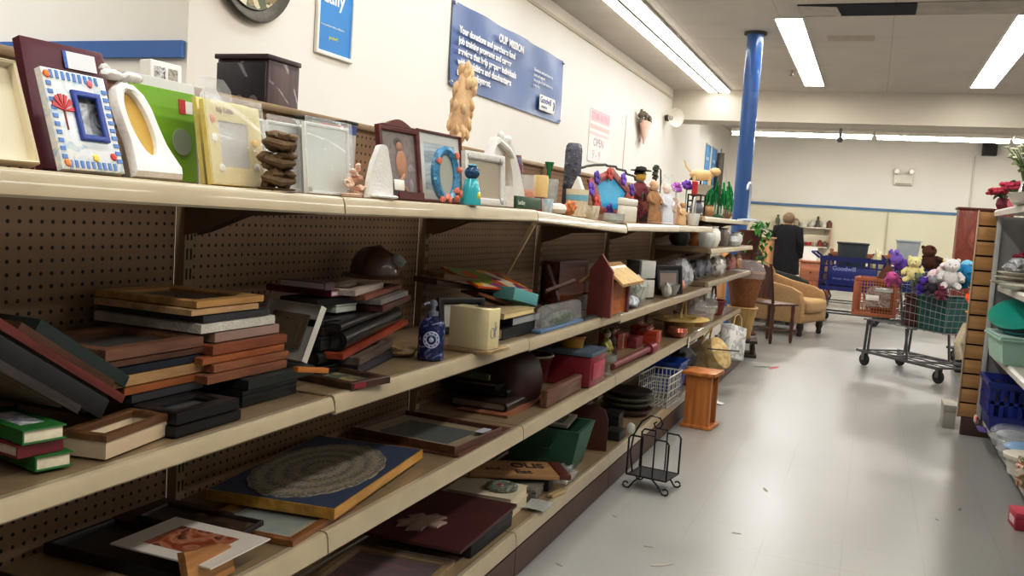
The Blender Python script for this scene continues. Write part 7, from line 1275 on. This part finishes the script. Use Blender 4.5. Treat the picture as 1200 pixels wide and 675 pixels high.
def _tub(r): 
    k = MB(); k.loft([ell(0, 0, .17, .15, 0, 24), ell(0, 0, .21, .19, .64, 24)], True, False); k.loft([ell(0, 0, .21, .19, .64, 24), ell(0, 0, .195, .175, .64, 24), ell(0, 0, .16, .14, .03, 24)], False, True); k.build('tub_body', M('3c454c', .5, .1), r); MB().tube([(.21 * math.cos(a), .19 * math.sin(a), .64) for a in [2 * PI * i / 24 for i in range(24)]], .016, 6, True).build('rim', M('2a3136', .5, .1), r)
top_item('dark grey tub standing in the near blue cart', 'grey_tub', 'tub', bx + .40, by + .27, .51, _tub)
def _wrap(cols, rr):
    def f(r): MB().ball((0, 0, rr[2]), rr, 3, amp=.35, fr=2, squash=.85).build('contents', ART(cols, 6, .8), r)
    return f
top_item('cream bundled blanket in the near blue cart, right of the grey tub', 'blanket_bundle', 'blanket', bx + .735, by + .27, .51, _wrap(['d6cdb0', 'c4b994', 'e3dcc4'], (.085, .15, .28)))
def _bin(r): k = MB(); k.loft([rect(-.12, -.1, .12, .1, 0), rect(-.15, -.13, .15, .13, .3)], True, False); k.loft([rect(-.15, -.13, .15, .13, .3), rect(-.14, -.12, .14, .12, .3), rect(-.11, -.09, .11, .09, .02)], False, True); k.build('bin_body', M('aeb4b8', .45, .06), r); MB().loft([rect(-.165, -.145, .165, .145, .285), rect(-.165, -.145, .165, .145, .305), rect(-.138, -.118, .138, .118, .305)], False, False).build('rim', M('c3c8ca', .45, .05), r)
pz = atY(1028, 300, q2.y + .8); top_item('pale grey plastic bin riding on top of the farther blue cart', 'grey_plastic_bin', 'bin', q2.x + .62, q2.y + .72, .945, _bin)
top_item('tan soft handbag lying in the near blue cart by its left end', 'handbag', 'bag', bx + .10, by + .27, .52, lambda r: (MB().ball((0, 0, .17), (.06, .12, .2), 3, amp=.2, squash=.85).build('bag_body', M('b5907a', .7, .15), r), MB().tube([(.0, -.1, .32), (0, -.08, .46), (0, .08, .46), (0, .1, .32)], .014, 8).build('handle', M('4a2a30', .6, .1), r)))
top_item('blue round cushion in the near blue cart, left of the grey tub', 'cushion', 'cushion', bx + .25, by + .12, .515, _wrap(['2c3a86', '3f4f9c', '8a8fb5'], (.09, .08, .2))) if 0 else None
# ------------------------------------------------------------------ right-hand shelving
GS = M('9a9a98', .5, .06, 6); WS = M('c3c0b8', .4, .06, 12, coat=.15)
H_ = thing('white_gondola_shelving', 'grey and white store shelving at the right edge with a slatted wooden end post', 'shelving unit', (0, 0, 0))
SLW = WOOD('b58650', 'cda069', s=7, axis=0)
k = MB(); nsl = 14; zb_, zt_s = .115, 1.49
for i in range(nsl):
    za = zb_ + (zt_s - zb_) * i / nsl; k.box((.640, 6.72, za + .006), (.745, 6.74, za + (zt_s - zb_) / nsl - .006), .002)
k.mark(0); k.box((.642, 6.741, zb_), (.744, 6.75, zt_s)).mark(1); k.build('slatted_end_post', [SLW, M('2a1c12', .7)], H_)
MB().box((.632, 6.715, zb_), (.6395, 6.76, zt_s + .004), .001).build('edge_strip', M('b9a183', .5, .1), H_); MB().box((.746, 6.715, .1), (.775, 6.75, 1.49), .002).build('upright', M('c9cac8', .4, .04), H_)
MB().box((.66, 6.70, 0), (1.4, 6.76, .113), .003).build('plinth_end', M('4a342c', .6, .15), H_)
MB().box((.7755, 6.74, .114), (1.42, 6.75, 1.46)).build('end_panel', GS, H_); MB().box((1.40, 2.6, .1), (1.42, 6.739, 1.46)).build('back_panel', GS, H_)
def rshelf(z, xf, dep, y0, y1, curve=0.):
    k = MB(); k.loft([[V((x, y, z + zz)) for x, zz in ((xf + .0255, 0), (xf + dep, 0), (xf + dep, -.03), (xf + .0255, -.03))] for y in (y0, y1)]); s = k.build('shelf', WS, H_)
    k = MB(); k.loft([[V((x, y, z + zz)) for x, zz in ((xf + .025, .0012), (xf + .012, .001), (xf, -.012), (xf + .003, -.042), (xf + .025, -.03))] for y in (y0, y1)]); k.build('price_rail', M('cfccc4', .35, .05), s)
for z in (1.50, 1.02, .59, .125):
    for y0, y1 in ((5.515, 6.71), (4.295, 5.51), (3.075, 4.29)): rshelf(z, .785 if z < 1.4 else .72, .61 if z < 1.4 else .675, y0, y1)
for y in (5.45, 4.23, 3.05): MB().box((.855, y - .03, 0), (.93, y + .03, .08), .003).build('base_leg', M('4d4a48', .5, .1), H_)
caseb(turn((.56, 6.86, 0)), 'grey cardboard box standing on the floor left of the slatted post', .08, .25, .16, M('a8a49c', .7, .08), name='grey_carton')
# on the right-hand shelves
R0_ = set(o.name for o in bpy.data.objects)
ZR = {1: 1.5015, 2: 1.0215, 3: .5915, 4: .1265}
r = thing('white_curved_tray', 'white curved plastic tray overhanging the top of the right-hand shelving', 'tray', (.88, 5.6, ZR[1])); MB().lathe([(.1, 0), (.14, .006), (.19, .05), (.2, .055), (.185, .055), (.1, .012), (0, .012)], 28, sy=1.7, sx=.45).build('tray_body', M('e6e3da', .35, .05), r)
def bouquet(label, loc, pot, potm, leafc, flc, h, n, spread, name='flower_arrangement', fl=.03, leafn=40):
    r = thing(name, label, 'flowers', loc); MB().lathe(pot, 18).build('vase', potm, r); zt = pot[-1][1]; k = MB(); heads = []
    for i in range(n):
        a = rnd.uniform(0, 6.28); q = rnd.random() ** .6; e = V((spread * q * math.cos(a), spread * q * math.sin(a), zt + h * (.55 + .45 * rnd.random()) * (1 - .25 * q))); k.tube([(0, 0, zt - .05), V((e.x * .4, e.y * .4, zt + (e.z - zt) * .6)), e], .003, 4); heads.append(e)
    k.build('stems', M('5f7a45', .6, .2), r); k = MB()
    for i in range(leafn):
        e = rnd.choice(heads); t = rnd.uniform(.45, .95); p = V((e.x * t, e.y * t, zt + (e.z - zt) * t)); m = Matrix.Translation(p) @ Matrix.Rotation(rnd.uniform(0, 6), 4, 'Z') @ Matrix.Rotation(rnd.uniform(-.8, .8), 4, 'Y'); s = rnd.uniform(.7, 1.3) * .045; k.add([m @ V(q) for q in ((0, 0, 0), (s * .5, s * .3, .006), (s, 0, 0), (s * .5, -s * .3, .006))], ((0, 1, 2, 3),))
    k.build('leaves', M(leafc, .6, .3, 20), r); k = MB()
    for i, e in enumerate(heads):
        for j in range(4): k.ball(e + V((fl * .6 * math.cos(j * 1.57), fl * .6 * math.sin(j * 1.57), 0)), (fl * .6, fl * .6, fl * .4), 1, amp=.3, seed=i)
    k.build('blossoms', M(flc, .6, .15), r); return r
bouquet('red flowers with two big green leaves at the end of the right-hand shelving top', (.885, 6.60, ZR[1]), [(.03, 0), (.045, .03), (.035, .07)], M('7a2433', .5, .1), '5f7d55', 'b01f3c', .07, 14, .09, fl=.032, leafn=26)
bouquet('pink silk flowers beside the red ones on top of the right-hand shelving', (.93, 6.46, ZR[1]), [(.03, 0), (.04, .03), (.03, .08)], M('c9707d', .5, .1), '6f8a60', 'd2456a', .11, 12, .07, fl=.03, leafn=16)
bouquet('tall airy spray of small white flowers in a vase, top right corner', (.965, 6.35, ZR[1]), [(.04, 0), (.05, .03), (.035, .11), (.025, .15), (.03, .17)], M('d9d9d4', .4, .05), '8a9a6a', 'dcdcc4', .27, 42, .15, fl=.013, leafn=110)
lat_ = lambda *a: None
def pot(name, label, cat, loc, pf, mat, sy=1., n=20):
    r = thing(name, label, cat, loc); MB().lathe(pf, n, sy=sy).build('body', mat, r); return r
pot('white_pitcher', 'white ceramic pitcher on top of the right-hand shelving behind the flowers', 'pitcher', (1.12, 6.5, ZR[1]), [(.035, 0), (.05, .03), (.04, .09), (.03, .11), (.04, .13), (.03, .13)], WHITE)
pot('pale_wicker_basket', 'white wicker cornucopia basket on top of the right-hand shelving', 'basket', (.935, 6.15, ZR[1]), [(.04, 0), (.06, .03), (.075, .07), (.08, .09), (.07, .09), (.05, .02)], M('dcdad2', .6, .12, 50, bump=.6))
pot('black_glass_bottle', 'tall black bottle at the right edge on top of the right-hand shelving', 'bottle', (.93, 5.92, ZR[1]), [(.035, 0), (.038, .02), (.038, .12), (.015, .17), (.014, .22), (.018, .225), (.016, .23)], M('15151a', .15, .2, coat=.6))
pot('teal_glass_jar', 'small teal jar beside the black bottle on the right-hand shelving', 'jar', (1.02, 6.0, ZR[1]), [(.03, 0), (.04, .02), (.04, .06), (.025, .08), (.03, .09)], M('3aa58a', .25, .1, coat=.4))
# second shelf: dishes with a red flower
zz = ZR[2]
for i, (rr, c, lb) in enumerate(((.15, 'b9b5a8', 'large beige platter at the bottom of the dishes on the right-hand shelf'), (.13, 'cfc9b9', 'cream plate in the middle of the dishes on the right-hand shelf'), (.12, 'dcd9d0', 'white plate on top of the dishes on the right-hand shelf'))):
    r = pot('serving_plate', lb, 'plate', (.99, 6.45 - .02 * i, zz), [(rr * .5, 0), (rr * .6, .004), (rr, .026), (rr, .03), (rr * .6, .012), (0, .01)], M(c, .35, .06)); r['group'] = 'plates on the right-hand shelf'; zz += .0312
wrapped('folded_cloth', 'grey and white folded cloth on the plates of the right-hand shelf', 'cloth', (1.0, 6.42, zz - .012), (.09, .13, .05), ['b5b7bb', '8d9096', 'd9dadb', '5d6066'], 81, False)
r = thing('red_silk_flower', 'dark red silk flower lying on the folded cloth of the right-hand shelf', 'flower', (1.0, 6.44, zz + .085)); k = MB()
for i in range(8): k.ball((.03 * math.cos(i * .785), .035 * math.sin(i * .785), .012), (.028, .028, .014), 1, amp=.3, seed=i)
k.ball((0, 0, .025), (.02, .02, .02), 1); k.build('petals', M('8f1f38', .6, .2), r)
pot('cream_oval_dish', 'cream oval dish at the front of the second right-hand shelf', 'dish', (.95, 6.0, ZR[2]), [(.06, 0), (.08, .005), (.11, .03), (.1, .03), (.07, .01), (0, .008)], M('e3dfd0', .35, .05), sy=1.6)
# third shelf: teal trays, mint tub, green cup
zz = ZR[3]
r = thing('mint_storage_tub', 'pale mint plastic tub under the teal platter on the third right-hand shelf', 'tub', turn((.98, 6.12, zz), 3)); k = MB(); k.loft([rect(-.1, -.22, .12, .22, 0), rect(-.12, -.25, .15, .25, .14)], True, False); k.loft([rect(-.12, -.25, .15, .25, .14), rect(-.135, -.265, .165, .265, .14), rect(-.135, -.265, .165, .265, .152), rect(-.11, -.24, .14, .24, .152), rect(-.09, -.21, .11, .21, .01)], False, True); k.build('tub_body', M('a9cdbd', .4, .05), r)
MB().box((-.13, -.26, .153), (.16, .26, .165), .004).build('lid', M('c2d9d2', .3, .04, alpha=.8), r)
r = thing('teal_platter', 'bright teal oval platter tilted on the mint tub, third right-hand shelf', 'platter', Matrix.Translation((.98, 6.18, zz + .27)) @ Matrix.Rotation(math.radians(14), 4, 'X') @ Matrix.Rotation(math.radians(-16), 4, 'Y')); MB().lathe([(.08, -.03), (.1, -.028), (.155, .01), (.16, .016), (.15, .016), (.09, -.018), (0, -.02)], 30, sy=1.75).build('platter_body', M('1aa392', .3, .08, coat=.4), r)
r = thing('teal_lower_tray', 'teal tray lying flat on the mint tub beneath the tilted platter', 'tray', (1.0, 6.1, zz + .167)); MB().lathe([(.08, 0), (.1, .003), (.13, .02), (.12, .02), (.08, .006), (0, .006)], 26, sy=1.6).build('tray_body', M('2a8fa0', .35, .08), r)
pot('green_cup', 'dark green plastic cup left of the mint tub on the third right-hand shelf', 'cup', (.95, 6.52, zz), [(.04, 0), (.045, .01), (.055, .13), (.05, .13), (.04, .015), (0, .01)], M('1f7a58', .4, .08))
# bottom shelf: blue basket, clamshells, tub, jar, papers
zz = ZR[4]
r = thing('blue_laundry_basket', 'dark blue plastic basket with slotted sides at the far end of the right-hand bottom shelf', 'basket', turn((1.11, 6.47, zz), 0)); BB = M('1d2f8f', .35, .1, coat=.2); k = MB(); k.loft([rect(-.2, -.2, .2, .2, 0), rect(-.215, -.215, .215, .215, .1)], True, False); k.loft([rect(-.215, -.215, .215, .215, .1), rect(-.205, -.205, .205, .205, .1), rect(-.19, -.19, .19, .19, .01)], False, True); k.build('basket_base', BB, r); k = MB()
for i in range(9):
    t = -.205 + .41 * i / 8
    for y in (-.22, .22): k.box((t - .012, y - .006, .1), (t + .012, y + .006, .27))
    for x in (-.22, .22): k.box((x - .006, t - .012, .1), (x + .006, t + .012, .27))
for y in (-.22, .22): k.box((-.22, y - .006, .175), (.22, y + .006, .195))
for x in (-.22, .22): k.box((x - .006, -.22, .175), (x + .006, .22, .195))
k.build('slotted_sides', BB, r); MB().loft([rect(-.23, -.23, .23, .23, .27), rect(-.24, -.24, .24, .24, .3), rect(-.24, -.24, .24, .24, .31), rect(-.22, -.22, .22, .22, .31), rect(-.215, -.215, .215, .215, .27)], False, False).build('rim', BB, r)
wrapped('red_foil_pack', 'small red and white packet at the far left of the right-hand bottom shelf', 'packet', (.85, 6.46, zz), (.015, .05, .03), ['b53a2c', 'd9cfc9', 'c9604a'], 91, False)
r = thing('purple_paper', 'crumpled purple paper spilling over the right-hand bottom shelf edge', 'paper', (.865, 6.22, zz + .002)); k = MB(); k.loft([[V((-.03 + .018 * j, -.1 + .04 * i, .006 + .014 * noise.noise(V((i * .9, j * .9, 1))) + .01)) for i in range(6)] for j in range(4)], False, False, False); k.build('sheet', M('5a4a8a', .5, .25, 20), r)
for i, (y, c, lb) in enumerate(((5.86, '8f979c', 'clear clamshell container with grey contents on the right-hand bottom shelf'), (5.53, '5f9fd0', 'clear clamshell container with a bright blue insert on the right-hand bottom shelf'))):
    r = thing('clamshell_container', lb, 'container', (.98, y, zz), 'clamshells on the right-hand bottom shelf'); MB().lathe([(.09, 0), (.105, .01), (.12, .05), (.115, .052), (0, .03)], 24, sy=1.2).build('lower_shell', M('c3c7c9', .2, .08, alpha=.75), r); MB().ball((0, 0, .07), (.09, .11, .025), 2, squash=.7).build('insert', M(c, .4, .1), r); MB().lathe([(.12, .053), (.118, .09), (.09, .115), (0, .12)], 24, sy=1.2, cap=False).build('clear_dome', FILM, r)
pot('white_margarine_tub', 'white round plastic tub with a wide lid on the right-hand bottom shelf', 'tub', (.95, 5.20, zz), [(.075, 0), (.09, .08), (.1, .082), (.103, .1), (.09, .105), (0, .105)], M('e3e0d4', .4, .04), sy=1.1)
pot('labelled_jar', 'white jar with an orange and green label at the right edge of the bottom shelf', 'jar', (.93, 4.95, zz), [(.05, 0), (.055, .01), (.055, .1), (.045, .11), (.05, .115), (.05, .14), (0, .14)], ART(['e3ddd0', 'd9d2c2', 'b5552a', '4f8a4a', 'e6e2d8'], 14, .4))
wrapped('clear_bag_of_parts', 'clear bag of grey parts near the front of the right-hand bottom shelf', 'bag', (.95, 4.72, zz), (.05, .07, .04), ['8f9496', '5d6264', 'b5babb'], 95)
for o in bpy.data.objects:
    if o.name not in R0_ and o.parent is None: o.location.x -= .13
r = caseb(turn((.715, 4.60, 0), 5), 'red and pink cardboard box standing on the floor at the right edge', .16, .14, .08, M('b02f48', .5, .15), M('c9485f', .5, .1), name='red_carton'); MB().box((-.0012, .02, .02), (.0006, .11, .05)).build('white_print', M('e3c9c9', .6, .05), r)
# ------------------------------------------------------------------ marks on the floor
def scrap(lb, px, py, c, s=.05, seed=0, name='floor_scuff'):
    p = on(px, py, 0); k = MB(); n = 10; k.loft([[V((s * (1 + .5 * noise.noise(V((i, seed, 0)))) * math.cos(2 * PI * i / n) * 1.8, s * .45 * (1 + .5 * noise.noise(V((i, seed, 5)))) * math.sin(2 * PI * i / n), z)) for i in range(n)] for z in (.0006, .0014)]); tag(k.build(name, M(c, .7, .2), None), lb, 'litter' if name != 'floor_scuff' else 'scuff mark', m=turn((p.x, p.y, 0), seed * 37))
scrap('small green paper scrap on the floor beyond the shelf end', 893, 430, '3f7a5a', .05, 1, 'paper_scrap'); scrap('small red paper scrap beside the green one on the floor', 907, 431, 'c9707a', .06, 2, 'paper_scrap')
for i, (px, py, s, lb) in enumerate(((897, 574, .035, 'dark scuff on the floor right of the wire rack'), (720, 605, .018, 'short dark scuff on the floor below the wire rack'), (760, 641, .02, 'small dark scuff on the floor near the bottom edge'), (775, 662, .05, 'long smudge on the floor at the bottom edge'), (1125, 597, .03, 'dark streak on the floor before the red carton'), (1098, 609, .015, 'small dark fleck left of the dark streak on the floor'), (655, 662, .02, 'thin scuff on the floor by the shelf kick plate'), (863, 625, .02, 'faint round mark on the floor in the aisle centre'))): scrap(lb, px, py, '8a867c' if i != 3 else '9d9a90', s * .55, i + 3)
# ------------------------------------------------------------------ light from outside the modelled room, and the look of the picture
w = bpy.data.worlds.new('world'); bpy.context.scene.world = w; w.use_nodes = True
w.node_tree.nodes['Background'].inputs[0].default_value = lin('efe6d8'); w.node_tree.nodes['Background'].inputs[1].default_value = .12
sc = bpy.context.scene
sc.view_settings.view_transform = 'Standard'; sc.view_settings.look = 'None'; sc.view_settings.exposure = 0.12; sc.view_settings.gamma = 1.0
sc.view_settings.use_curve_mapping = True
cm = sc.view_settings.curve_mapping; c_ = cm.curves[3]; c_.points.new(.1, .072); c_.points.new(.25, .205); c_.points.new(.7, .735); cm.update()
sc.cycles.use_denoising = True; sc.cycles.max_bounces = 6; sc.cycles.transparent_max_bounces = 12; sc.cycles.sample_clamp_indirect = 4.0
bpy.context.view_layer.update()
